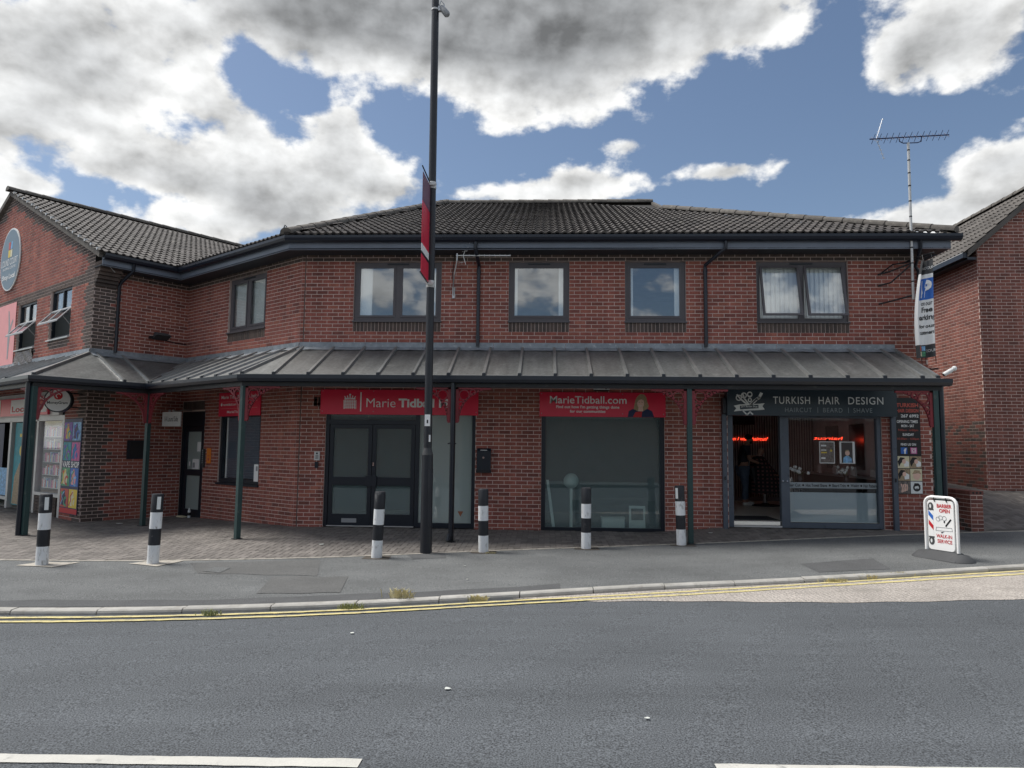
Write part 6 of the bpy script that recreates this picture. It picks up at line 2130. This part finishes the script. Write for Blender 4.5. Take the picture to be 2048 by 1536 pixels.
# pavement board
ab = thing('pavement_board', 'white framed swinging pavement board for the barber on a black base', 'sign', (5.78, -3.15, ground_z(5.78, -3.15)))
FB = Frame((5.70, -2.86), (0.41, -0.91), z=ground_z(5.78, -3.15))
AW_ = 0.50
m = MB()
pts = [FB(0.0, 0, .06), FB(0.0, 0, .78)] + [FB(0.10 - .10 * math.cos(R(a)), 0, .78 + .10 * math.sin(R(a))) for a in (20, 40, 60, 80)] + [FB(0.10, 0, .885), FB(AW_ - .10, 0, .885)] + [FB(AW_ - .10 + .10 * math.sin(R(a)), 0, .785 + .10 * math.cos(R(a))) for a in (20, 40, 60, 80)] + [FB(AW_, 0, .78), FB(AW_, 0, .04)]
m.tube(pts, 0.022, 10)
m.build('frame', 'sign_white', ab, smooth=True)


def rounded(s0, s1, z0, z1, r):
    out = []
    for cx, cz, a0 in ((s1 - r, z0 + r, -90), (s1 - r, z1 - r, 0), (s0 + r, z1 - r, 90), (s0 + r, z0 + r, 180)):
        out += [(cx + r * math.cos(R(a0 + 18 * k)), cz + r * math.sin(R(a0 + 18 * k))) for k in range(6)]
    return out


part('panel', 'sign_white', ab, lambda m: m.prism(FB, rounded(.045, AW_ - .045, .12, .84, .05), -.012, .012))
part('hook', 'print_black', ab, lambda m: [m.tube([FB(s, .0, .90), FB(s + .01, .03, .86), FB(s + .02, .014, .82)], 0.008, 6) for s in (.15, .34)])
part('base', 'rubber', ab, lambda m: m.prism(Frame((0, 0), (1, 0)), [(0, 0)], 0, 0) if False else m.hexa([FB(-.06, .20, 0), FB(AW_ + .08, .20, 0), FB(AW_ + .08, -.20, 0), FB(-.06, -.20, 0), FB(.0, .05, .11), FB(AW_ + .02, .05, .11), FB(AW_ + .02, -.05, .11), FB(.0, -.05, .11)]).lathe(FB(-.02, 0, 0), [(0.19, 0), (0.17, .03), (0.10, .09), (.001, .10)], 16).lathe(FB(AW_ + .03, 0, 0), [(0.19, 0), (0.17, .03), (0.10, .09), (.001, .10)], 16), True)
lettering(ab, 'print_red', FB, [('BARBER', .20, .43, .735, .79, .0145, dict(bold=0.03)), ('OPEN', .235, .40, .665, .72, .0145, dict(bold=0.03)), ('WALK-IN', .175, .42, .30, .352, .0145, dict(bold=0.02)), ('SERVICE', .19, .42, .225, .278, .0145, dict(bold=0.02))])
part('emblem', 'print_grey', ab, lambda m: m.ring(FB, .21, .57, .03, .007, .0125, .0145, 14).ring(FB, .25, .59, .03, .007, .0125, .0147, 14).ring(FB, .31, .585, .032, .008, .0125, .0145, 14).stroke(FB, [(.18, .45), (.42, .455), (.43, .41), (.17, .40), (.18, .45)], .006, .0125, .0145))
part('emblem_dark', 'print_black', ab, lambda m: m.stroke(FB, [(.33, .475), (.41, .575)], .022, .0125, .0148).box(FB, .30, .32, .0125, .0148, .52, .55).prism(FB, [(.25, .385), (.30, .395), (.26, .365)], .0125, .0148))
pole_c = (.095, .0)
part('pole_print', 'sign_white', ab, lambda m: m.box(FB, .06, .135, .0125, .0140, .30, .70))
part('pole_stripe', 'print_blue', ab, lambda m: m.prism(FB, [(.06, .62), (.135, .54), (.135, .61), (.06, .69)], .0142, .015))
part('pole_stripe', 'print_red', ab, lambda m: m.prism(FB, [(.06, .48), (.135, .40), (.135, .47), (.06, .55)], .0142, .015))
part('pole_cap', 'rubber', ab, lambda m: m.disc(FB, .10, .745, .045, .06, .0125, .015, 18).disc(FB, .10, .245, .045, .06, .0125, .015, 18).box(FB, .055, .145, .0125, .0152, .69, .71).box(FB, .055, .145, .0125, .0152, .29, .31))
part('pole_shine', 'print_silver', ab, lambda m: m.disc(FB, .095, .75, .015, .03, .0153, .016, 10).disc(FB, .095, .245, .015, .03, .0153, .016, 10))

# ================================================================== inside the barber shop
FZ = 0.22
sw = thing('slatted_panel', 'dark vertical slat wall at the back of the barber shop', 'wall panel', (5.2, 5.65, FZ))
part('backing', 'print_black', sw, lambda m: m.box(WF, 3.22, 7.23, 5.66, 5.69, FZ, 2.7))
part('slats', 'slat', sw, lambda m: [m.box(WF, 3.24 + i * .066, 3.276 + i * .066, 5.62, 5.66, FZ + .1, 2.7) for i in range(60)])
part('skirting', 'print_grey', sw, lambda m: m.box(WF, 3.22, 7.23, 5.61, 5.62, FZ, FZ + .10))
ne = thing('neon_lettering', 'red neon handwriting on the slat wall seen through the open door', 'neon sign', (5.5, 5.6, 1.9))
FN = Frame((0, 5.59), (1, 0))
lettering(ne, 'neon', FN, [('man I want haircut?', 4.92, 5.98, 1.83, 1.92, 0.0, dict(shear=0.35, bold=0.012))])
ne_refl = thing('neon_lettering', 'reversed red neon word added as a mirror reflection behind the window posters', 'neon sign', (6.6, 4.4, 1.85))  # reflection of the wall neon, built as a glowing reversed word
FN2 = Frame((0, 3.0), (1, 0))
lettering(ne_refl, 'neon', FN2, [('haircut', 6.25, 6.9, 1.83, 1.90, 0.0, dict(shear=0.3, bold=0.012, mirror=True))])
tvs = thing('wall_television', 'black television hung high in the barber shop', 'television', (5.3, 5.3, 2.2))
part('screen', 'print_black', tvs, lambda m: m.box(WF, 5.0, 5.55, 5.2, 5.26, 2.24, 2.55))
part('arm', 'black_paint', tvs, lambda m: m.box(WF, 5.25, 5.31, 5.26, 5.6, 2.4, 2.46))
dmat = thing('door_mat', 'dark mat on the floor inside the barber door', 'mat', (4.3, 0.9, FZ))
part('pile', 'mat', dmat, lambda m: m.prism(Frame((0, 0), (1, 0)), [(0, 0)], 0, 0) if False else m.box(WF, 3.66, 4.55, 0.22, 1.05, FZ + .002, FZ + .012))
FP = Frame((0, 0.06), (1, 0))
for nm, lab, a, mt in (('window_poster', 'dark poster of prices stuck inside the barber window', 5.28, 'print_photo'), ('window_poster', 'poster of a boy in a blue shirt in the barber window', 5.66, 'rubber')):
    t = thing(nm, lab, 'poster', (a + .14, 0.1, 1.33))
    part('border', 'sign_white', t, lambda m: m.box(WF, a, a + .29, 0.092, 0.094, 1.335, 1.755))
    part('picture', mt, t, lambda m: m.box(WF, a + .015 + (.02 if mt == 'rubber' else 0), a + .275 - (.03 if mt == 'rubber' else 0), 0.0895, 0.0915, 1.35, 1.74))
    if mt == 'rubber':
        part('shirt', 'print_sky', t, lambda m: m.prism(Frame((0, 0.0885), (1, 0)), [(a + .06, 1.35), (a + .07, 1.45), (a + .12, 1.485), (a + .17, 1.48), (a + .22, 1.44), (a + .23, 1.35)], 0, .001))
        part('face', 'print_skin', t, lambda m: m.disc(Frame((0, 0.0875), (1, 0)), a + .145, 1.54, .045, .055, 0, .001, 16))
        part('hair', 'print_sepia', t, lambda m: m.prism(Frame((0, 0.0865), (1, 0)), [(a + .10, 1.545), (a + .115, 1.595), (a + .165, 1.60), (a + .19, 1.55), (a + .165, 1.575), (a + .12, 1.57)], 0, .001))
    else:
        part('panel_print', 'sign_white', t, lambda m: m.box(WF, a + .03, a + .13, 0.0875, 0.0885, 1.66, 1.69).box(WF, a + .03, a + .13, 0.0875, 0.0885, 1.58, 1.60).box(WF, a + .03, a + .11, 0.0875, 0.0885, 1.42, 1.45))
        part('panel_print', 'print_yellow', t, lambda m: m.disc(Frame((0, 0.0865), (1, 0)), a + .22, 1.58, .022, .022, 0, .001, 12).box(WF, a + .03, a + .14, 0.0875, 0.0885, 1.53, 1.555))
ct = thing('window_counter', 'low counter with a mirror station along the shop side wall', 'counter', (6.9, 3.0, FZ))
part('worktop', 'print_grey', ct, lambda m: m.box(WF, 6.6, 7.24, 0.9, 5.0, 1.0, 1.04))
part('cabinet', 'print_black', ct, lambda m: m.box(WF, 6.7, 7.24, 0.95, 4.95, FZ, 1.0))
for y in (1.6, 3.0, 4.4):
    part('mirror', 'chrome', ct, lambda m: m.box(WF, 7.225, 7.24, y - .4, y + .4, 1.15, 2.2))
part('bottle', 'sign_white', ct, lambda m: [m.lathe((6.75 + .1 * (i % 3), 1.0 + i * .33, 1.04), [(.035, 0), (.035, .13), (.012, .15), (.012, .19)], 10) for i in range(12)])
for i, (px_, py_) in enumerate(((5.05, 0.55), (5.98, 0.6))):
    fw_ = thing('flower_vase', ('vase of pale flowers behind the dark window poster', 'black vase of pale flowers under the boy poster')[i], 'vase', (px_, py_, 0.98))
    part('pot', 'print_black', fw_, lambda m: m.lathe((px_, py_, .86), [(.05, 0), (.06, .12), (.045, .2), (.05, .24)], 12))
    part('flowers', 'print_silver', fw_, lambda m: [m.sphere((px_ + random.uniform(-.16, .16), py_ + random.uniform(-.1, .1), 1.16 + random.uniform(-.03, .1)), .035, 7, 5) for _ in range(10)])
    part('stalks', 'leaf', fw_, lambda m: [m.tube([(px_, py_, 1.08), (px_ + random.uniform(-.14, .14), py_ + random.uniform(-.1, .1), 1.18)], .006, 4) for _ in range(8)])
wt_ = thing('window_table', 'dark sill shelf carrying the vases behind the barber window', 'shelf', (5.5, 0.6, FZ))
part('top', 'print_black', wt_, lambda m: m.box(WF, 4.72, 6.3, 0.35, 0.8, .82, .86))
part('leg', 'print_black', wt_, lambda m: m.box(WF, 4.8, 4.84, .4, .75, FZ, .82))
part('leg', 'print_black', wt_, lambda m: m.box(WF, 6.18, 6.22, .4, .75, FZ, .82))


def skinned(name, mat, parent, joints, bones, sub=2):
    """one continuous surface grown round a skeleton: joints {name: (x, y, z, radius)}"""
    names = list(joints)
    me = bpy.data.meshes.new(name)
    me.from_pydata([joints[n][:3] for n in names], [(names.index(a), names.index(b)) for a, b in bones], [])
    o = link(name, me, parent)
    md = o.modifiers.new('skin', 'SKIN')
    md.use_smooth_shade = True
    sv = me.skin_vertices[0].data if me.skin_vertices else None
    if sv is None:
        bm = bmesh.new()
        bm.from_mesh(me)
        bm.verts.layers.skin.verify()
        bm.to_mesh(me)
        bm.free()
        sv = me.skin_vertices[0].data
    for i, n in enumerate(names):
        r = joints[n][3]
        sv[i].radius = (r, r) if not isinstance(r, tuple) else r
        sv[i].use_root = (i == 0)
    s2 = o.modifiers.new('smooth', 'SUBSURF')
    s2.levels = s2.render_levels = sub
    me.materials.append(MATS[mat])
    return o


def hand(j, b, root, base, fdir, side, upv, k):
    """five short finger chains rooted inside the palm"""
    f, s, u_ = Vector(fdir).normalized(), Vector(side).normalized(), Vector(upv).normalized()
    p = Vector(base)
    j['palm' + k] = (*(p + f * .05), .030)
    b.append((root, 'palm' + k))
    for i, (off, ln) in enumerate(((-.027, .065), (-.009, .078), (.009, .074), (.026, .058))):
        q0 = p + f * .085 + s * off
        q1 = q0 + f * ln * .5 - u_ * .012
        q2 = q0 + f * ln * .8 - u_ * .04
        j['k%d%s' % (i, k)], j['m%d%s' % (i, k)], j['t%d%s' % (i, k)] = (*q0, .0095), (*q1, .009), (*q2, .008)
        b += [('palm' + k, 'k%d%s' % (i, k)), ('k%d%s' % (i, k), 'm%d%s' % (i, k)), ('m%d%s' % (i, k), 't%d%s' % (i, k))]
    q = p + f * .03 - s * .035
    j['th1' + k], j['th2' + k] = (*(q - s * .012 + f * .02), .011), (*(q - s * .02 + f * .055 - u_ * .01), .009)
    b += [('palm' + k, 'th1' + k), ('th1' + k, 'th2' + k)]


# standing barber, seen from his left side, bending a little to the client
bx0, by0, k_ = 4.86, 3.9, 1.0
bp = thing('person', 'standing person in dark shirt and jeans with white trainers cutting hair', 'person', (bx0, by0, FZ))
Z = lambda z: FZ + z
J = {'pelvis': (bx0, by0, Z(.92), .125), 'waist': (bx0 + .01, by0, Z(1.08), .115), 'chest': (bx0 + .05, by0, Z(1.30), .135), 'neckb': (bx0 + .09, by0, Z(1.45), .075), 'neck': (bx0 + .12, by0, Z(1.50), .052), 'chin': (bx0 + .16, by0, Z(1.56), .062), 'head': (bx0 + .165, by0, Z(1.635), .085), 'crown': (bx0 + .155, by0, Z(1.695), .062),
     'nose': (bx0 + .25, by0, Z(1.60), .018),
     'shL': (bx0 + .06, by0 - .17, Z(1.40), .065), 'elL': (bx0 + .09, by0 - .25, Z(1.13), .045), 'wrL': (bx0 + .31, by0 - .20, Z(1.04), .030),
     'shR': (bx0 + .06, by0 + .17, Z(1.40), .065), 'elR': (bx0 + .12, by0 + .25, Z(1.16), .045), 'wrR': (bx0 + .36, by0 + .17, Z(1.20), .030),
     'hipL': (bx0, by0 - .09, Z(.86), .10), 'knL': (bx0 + .03, by0 - .10, Z(.48), .063), 'anL': (bx0 - .01, by0 - .10, Z(.09), .045), 'toL': (bx0 + .15, by0 - .11, Z(.04), .035),
     'hipR': (bx0, by0 + .09, Z(.86), .10), 'knR': (bx0 + .08, by0 + .10, Z(.48), .063), 'anR': (bx0 + .10, by0 + .10, Z(.09), .045), 'toR': (bx0 + .26, by0 + .10, Z(.04), .035)}
B = [('pelvis', 'waist'), ('waist', 'chest'), ('chest', 'neckb'), ('neckb', 'neck'), ('neck', 'chin'), ('chin', 'head'), ('head', 'crown'), ('head', 'nose'), ('chest', 'shL'), ('shL', 'elL'), ('elL', 'wrL'), ('chest', 'shR'), ('shR', 'elR'), ('elR', 'wrR'),
     ('pelvis', 'hipL'), ('hipL', 'knL'), ('knL', 'anL'), ('anL', 'toL'), ('pelvis', 'hipR'), ('hipR', 'knR'), ('knR', 'anR'), ('anR', 'toR')]
hand(J, B, 'wrL', J['wrL'][:3], (1, .1, -.1), (0, 1, 0), (0, 0, 1), 'L')
hand(J, B, 'wrR', J['wrR'][:3], (1, -.1, 0), (0, 1, 0), (0, 0, 1), 'R')
skinned('body', 'skin', bp, J, B)
g = lambda n, e: (*J[n][:3], J[n][3] + e)
half = lambda a, b, t, r: (*(Vector(J[a][:3]).lerp(Vector(J[b][:3]), t)), r)
T = {'pelvis': g('pelvis', .025), 'waist': g('waist', .022), 'chest': g('chest', .022), 'neckb': g('neckb', .012), 'shL': g('shL', .022), 'slL': half('shL', 'elL', .75, .068), 'shR': g('shR', .022), 'slR': half('shR', 'elR', .75, .068)}
skinned('shirt', 'navy_cloth', bp, T, [('pelvis', 'waist'), ('waist', 'chest'), ('chest', 'neckb'), ('chest', 'shL'), ('shL', 'slL'), ('chest', 'shR'), ('shR', 'slR')])
T = {'pelvis': (bx0, by0, Z(.90), .135)}
T.update({n: g(n, .02) for n in ('hipL', 'knL', 'hipR', 'knR')})
T['anL'], T['anR'] = (J['anL'][0], J['anL'][1], Z(.13), .072), (J['anR'][0], J['anR'][1], Z(.13), .072)
skinned('jeans', 'jeans', bp, T, [('pelvis', 'hipL'), ('hipL', 'knL'), ('knL', 'anL'), ('pelvis', 'hipR'), ('hipR', 'knR'), ('knR', 'anR')])
for sd in 'LR':
    a, t_ = J['an' + sd], J['to' + sd]
    skinned('trainer', 'trainer', bp, {'heel': (a[0] - .05, a[1], Z(.055), .055), 'mid': (a[0] + .06, a[1], Z(.055), .055), 'toe': (t_[0] + .03, t_[1], Z(.04), .042)}, [('heel', 'mid'), ('mid', 'toe')])
part('hair', 'hair', bp, lambda m: m.sphere((bx0 + .15, by0, Z(1.672)), .098, 14, 10, (1.05, .95, .8)), True)
part('beard', 'hair', bp, lambda m: m.sphere((bx0 + .185, by0, Z(1.545)), .062, 12, 8, (.9, .95, .8)), True)

# seated client under a chequered cape, seen from behind
cx0, cy0 = 5.26, 3.95
ch = thing('barber_chair', 'black padded barber chair on a round chrome foot', 'chair', (cx0 + .12, cy0, FZ))
part('foot', 'print_black', ch, lambda m: m.lathe((cx0 + .14, cy0, FZ), [(.36, 0), (.36, .02), (.10, .05), (.06, .07)], 24))
part('column', 'chrome', ch, lambda m: m.lathe((cx0 + .14, cy0, FZ + .06), [(.05, 0), (.05, .36)], 14))
part('seat', 'leather', ch, lambda m: m.box(WF, cx0 - .10, cx0 + .42, cy0 - .27, cy0 + .27, FZ + .42, FZ + .54))
part('backrest', 'leather', ch, lambda m: m.hexa([(cx0 - .16, cy0 - .26, FZ + .5), (cx0 - .08, cy0 - .26, FZ + .5), (cx0 - .08, cy0 + .26, FZ + .5), (cx0 - .16, cy0 + .26, FZ + .5), (cx0 - .26, cy0 - .25, FZ + .92), (cx0 - .18, cy0 - .25, FZ + .92), (cx0 - .18, cy0 + .25, FZ + .92), (cx0 - .26, cy0 + .25, FZ + .92)]))
for s in (-1, 1):
    part('armrest', 'leather', ch, lambda m: m.box(WF, cx0 - .1, cx0 + .40, cy0 + s * .30 - .035, cy0 + s * .30 + .035, FZ + .66, FZ + .72).box(WF, cx0 + .1, cx0 + .16, cy0 + s * .30 - .02, cy0 + s * .30 + .02, FZ + .5, FZ + .66))
part('footrest', 'chrome', ch, lambda m: m.tube([(cx0 + .40, cy0 - .2, FZ + .45), (cx0 + .70, cy0 - .2, FZ + .2), (cx0 + .70, cy0 + .2, FZ + .2), (cx0 + .40, cy0 + .2, FZ + .45)], .016, 8))
cp = thing('person', 'seated client with shaved head under a chequered barber cape', 'person', (cx0, cy0, FZ + .54))
J = {'pelvis': (cx0 - .01, cy0, Z(.64), .13), 'waist': (cx0 - .03, cy0, Z(.80), .125), 'chest': (cx0 - .03, cy0, Z(1.02), .14), 'neckb': (cx0 + .0, cy0, Z(1.17), .08), 'neck': (cx0 + .02, cy0, Z(1.22), .055), 'chin': (cx0 + .05, cy0, Z(1.275), .065), 'head': (cx0 + .05, cy0, Z(1.345), .088), 'crown': (cx0 + .035, cy0, Z(1.40), .066), 'nose': (cx0 + .14, cy0, Z(1.315), .018),
     'shL': (cx0, cy0 - .18, Z(1.12), .065), 'elL': (cx0 + .03, cy0 - .27, Z(.86), .045), 'wrL': (cx0 + .27, cy0 - .29, Z(.76), .03), 'shR': (cx0, cy0 + .18, Z(1.12), .065), 'elR': (cx0 + .03, cy0 + .27, Z(.86), .045), 'wrR': (cx0 + .27, cy0 + .29, Z(.76), .03),
     'hipL': (cx0 + .06, cy0 - .10, Z(.63), .10), 'knL': (cx0 + .46, cy0 - .13, Z(.62), .068), 'anL': (cx0 + .56, cy0 - .13, Z(.27), .045), 'toL': (cx0 + .74, cy0 - .13, Z(.23), .035), 'hipR': (cx0 + .06, cy0 + .10, Z(.63), .10), 'knR': (cx0 + .46, cy0 + .13, Z(.62), .068), 'anR': (cx0 + .56, cy0 + .13, Z(.27), .045), 'toR': (cx0 + .74, cy0 + .13, Z(.23), .035)}
B = [('pelvis', 'waist'), ('waist', 'chest'), ('chest', 'neckb'), ('neckb', 'neck'), ('neck', 'chin'), ('chin', 'head'), ('head', 'crown'), ('head', 'nose'), ('chest', 'shL'), ('shL', 'elL'), ('elL', 'wrL'), ('chest', 'shR'), ('shR', 'elR'), ('elR', 'wrR'), ('pelvis', 'hipL'), ('hipL', 'knL'), ('knL', 'anL'), ('anL', 'toL'), ('pelvis', 'hipR'), ('hipR', 'knR'), ('knR', 'anR'), ('anR', 'toR')]
hand(J, B, 'wrL', J['wrL'][:3], (1, 0, -.1), (0, 1, 0), (0, 0, 1), 'L')
hand(J, B, 'wrR', J['wrR'][:3], (1, 0, -.1), (0, 1, 0), (0, 0, 1), 'R')
skinned('body', 'skin', cp, J, B)
m = MB()
prof = [(0, .075, .075, 1.215), (.0, .13, .16, 1.18), (.0, .19, .28, 1.10), (.05, .25, .35, .95), (.12, .34, .39, .76), (.22, .46, .42, .62), (.26, .50, .44, .46), (.27, .52, .45, .30)]
for dx, ra, rb_, z in prof:
    for k in range(28):
        a = 2 * math.pi * k / 28
        w = 1 + (.05 * math.sin(a * 7) if z < 1.0 else 0)
        m.v.append((cx0 + dx + ra * w * math.cos(a), cy0 + rb_ * w * math.sin(a), Z(z)))
for i in range(len(prof) - 1):
    for k in range(28):
        m.f.append((i * 28 + k, i * 28 + (k + 1) % 28, (i + 1) * 28 + (k + 1) % 28, (i + 1) * 28 + k))
m.build('cape', 'plaid', cp, smooth=True)
part('collar', 'sign_white', cp, lambda m: m.lathe((cx0 + .01, cy0, Z(1.19)), [(.085, 0), (.075, .03)], 18))

# ================================================================== behind the office glass
fd = thing('floor_lamp', 'pale globe floor lamp standing behind the frosted office window', 'lamp', (0.5, 0.45, 0))
part('pole', 'sign_white', fd, lambda m: m.tube([(0.52, .24, 0.02), (0.52, .24, 0.86)], .03, 10))
part('globe', 'sign_white', fd, lambda m: m.sphere((0.52, .24, 0.93), .15, 16, 12), True)
part('foot', 'sign_white', fd, lambda m: m.lathe((0.52, .24, 0.005), [(.14, 0), (.13, .02)], 18))
lean_b = thing('leaning_board', 'pale board leaning in the corner behind the frosted window', 'board', (0.1, 0.3, 0))
part('board', 'sign_white', lean_b, lambda m: m.hexa([(.15, .11, .02), (.21, .11, .02), (.21, .14, .02), (.15, .14, .02), (.03, .11, .95), (.08, .11, .95), (.08, .14, .95), (.03, .14, .95)]))
wbx = thing('white_box', 'white storage box on the floor behind the frosted window', 'box', (1.3, 0.3, 0))
part('box', 'sign_white', wbx, lambda m: m.box(WF, 1.12, 1.55, .12, .40, 0.02, .22))
part('lid', 'white_plastic', wbx, lambda m: m.box(WF, 1.11, 1.56, .11, .41, .22, .245))
wst = thing('display_stand', 'white display stand with a dark panel behind the frosted window', 'stand', (1.75, 0.3, 0))
part('frame', 'sign_white', wst, lambda m: m.box(WF, 1.64, 1.95, .12, .16, 0.02, .47))
part('panel', 'rubber', wst, lambda m: m.box(WF, 1.68, 1.91, .11, .12, .20, .42))
pp = thing('potted_plant', 'small plant in a brown pot behind the side light', 'plant', (-1.62, 0.3, 0))
part('pot', 'terracotta', pp, lambda m: m.lathe((-1.64, .18, .02), [(.085, 0), (.115, .28), (.12, .30)], 16))
part('leaves', 'leaf', pp, lambda m: [m.hexa([(-1.64, .18, .30), (-1.63, .18, .30), (-1.63 + .12 * math.cos(a), .18 + .06 * math.sin(a), .46), (-1.64 + .12 * math.cos(a), .18 + .06 * math.sin(a), .46), (-1.64, .185, .30), (-1.60, .185, .30), (-1.60 + .12 * math.cos(a), .185 + .06 * math.sin(a), .43), (-1.64 + .12 * math.cos(a), .185 + .06 * math.sin(a), .43)]) for a in [i * .55 for i in range(12)]])

# ================================================================== weeds, litter, far side of the street
def tuft(x, y, n, h, mat, label):
    z = ground_z(x, y)
    m = MB()
    for i in range(n):
        a, l = random.uniform(0, 6.28), h * random.uniform(.5, 1.1)
        dx, dy = math.cos(a) * l * random.uniform(.3, .9), math.sin(a) * l * random.uniform(.2, .5)
        px_, py_ = x + random.gauss(0, .06), y + random.uniform(-.03, .03)
        w = .005
        m.v += [(px_ - w, py_, z), (px_ + w, py_, z), (px_ + dx * .5 + w, py_ + dy * .5, z + l * .6), (px_ + dx * .5 - w, py_ + dy * .5, z + l * .6), (px_ + dx, py_ + dy, z + l * .75)]
        b = 5 * i
        m.f += [(b, b + 1, b + 2, b + 3), (b + 3, b + 2, b + 4)]
    o = m.build('weed_tuft', mat, None, fix=False)
    return tag(o, label, 'weed', 'weeds in the kerb joints')


for x, y, n, h, mt, lab in ((-3.53, -6.33, 45, .09, 'grass', 'green weed tuft at the kerb foot below the pale inlaid cover'), (-1.64, -5.62, 90, .15, 'dry_grass', 'large pale dry weed tuft on the kerb before the double doors'), (-2.12, -5.98, 60, .10, 'grass', 'small weed tuft at the kerb foot left of the lamp column'),
                         (-0.76, -5.52, 80, .10, 'dry_grass', 'dry weed tuft where the concrete apron starts'), (3.74, -4.42, 110, .07, 'dry_grass', 'flat weed tuft below the dark patch by the barber'), (4.22, -4.26, 90, .09, 'dry_grass', 'taller weed tuft beside the flat one by the barber'), (4.66, -4.12, 70, .10, 'dry_grass', 'weed tuft on the kerb nearest the pavement board'),
                         (-0.85, -2.52, 40, .04, 'dry_grass', 'low weeds round the foot of the letterbox bollard')):
    tuft(x, y, n, h, mt, lab)


def scrap(x, y, s, lab, mat='litter'):
    z = ground_z(x, y) + .008
    m = MB()
    pts = [(x + s * math.cos(a) * random.uniform(.4, 1), y + s * math.sin(a) * random.uniform(.4, 1), z + random.uniform(0, .12 * s)) for a in (0, 1.1, 2.2, 3.3, 4.3, 5.3)]
    b = [(p[0], p[1], p[2] + .004) for p in pts]
    m.poly(pts).poly(b)
    for i in range(6):
        j = (i + 1) % 6
        m.poly([pts[i], pts[j], b[j], b[i]])
    tag(m.build('litter_scrap', mat), lab, 'litter', 'scraps of litter')


for x, y, s, lab in ((-0.69, -8.66, .035, 'torn pale green-white scrap in the middle of the road'), (0.66, -9.19, .02, 'tiny white scrap on the road near the centre line gap'), (-1.81, -7.07, .03, 'white scrap on the road near the yellow lines'), (-3.72, -1.99, .055, 'flat white scrap on the paving before the red advice sign'),
                     (-1.13, -3.63, .02, 'white fleck on the tarmac right of the lamp column'), (-0.99, -4.56, .02, 'white fleck on the tarmac close to the kerb'), (3.05, -0.5, .05, 'white scrap on the paving left of the barber door'), (-9.0, 0.95, .08, 'crumpled litter at the foot of the return wall')):
    scrap(x, y, s, lab)
bt = thing('drink_bottle', 'small clear drink bottle left on the narrow doorstep', 'bottle', tuple(FA(0.70, 0.06, -0.13)))
bq = FA(0.70, 0.08, ground_z(FA(.7, .08, 0).x, FA(.7, .08, 0).y))
part('body', 'print_silver', bt, lambda m: m.lathe(bq, [(.035, 0), (.035, .15), (.014, .2), (.014, .22)], 12), True)
part('label', 'print_black', bt, lambda m: m.lathe(bq + Vector((0, 0, .05)), [(.036, 0), (.036, .07)], 12))
cu = thing('food_carton', 'flattened pale food carton on the narrow doorstep', 'litter', tuple(FA(0.35, 0.06, -0.13)))
cq = FA(0.35, 0.08, 0)
part('carton', 'print_cream', cu, lambda m: m.hexa([FA(.2, .0, -.13), FA(.5, .0, -.13), FA(.52, .15, -.13), FA(.22, .15, -.13), FA(.22, .02, -.09), FA(.48, .02, -.10), FA(.5, .13, -.10), FA(.24, .13, -.09)]))

# opposite side of the street (seen only as reflections in the glass)
opp = thing('opposite_wall', 'long brick retaining wall on the far side of the road', 'wall', (0, -20.5, -0.3))
part('wall', 'opposite_wall', opp, lambda m: m.box(WF, -26, 24, -20.9, -20.5, -.5, 3.0))
part('coping', 'kerb', opp, lambda m: m.box(WF, -26, 24, -20.95, -20.45, 3.0, 3.1))
struct(part('verge_ground', 'asphalt_old', None, lambda m: m.poly([(-40, -18.2, -.05), (40, -18.2, -.05), (40, -30, 0.0), (-40, -30, 0.0)])))
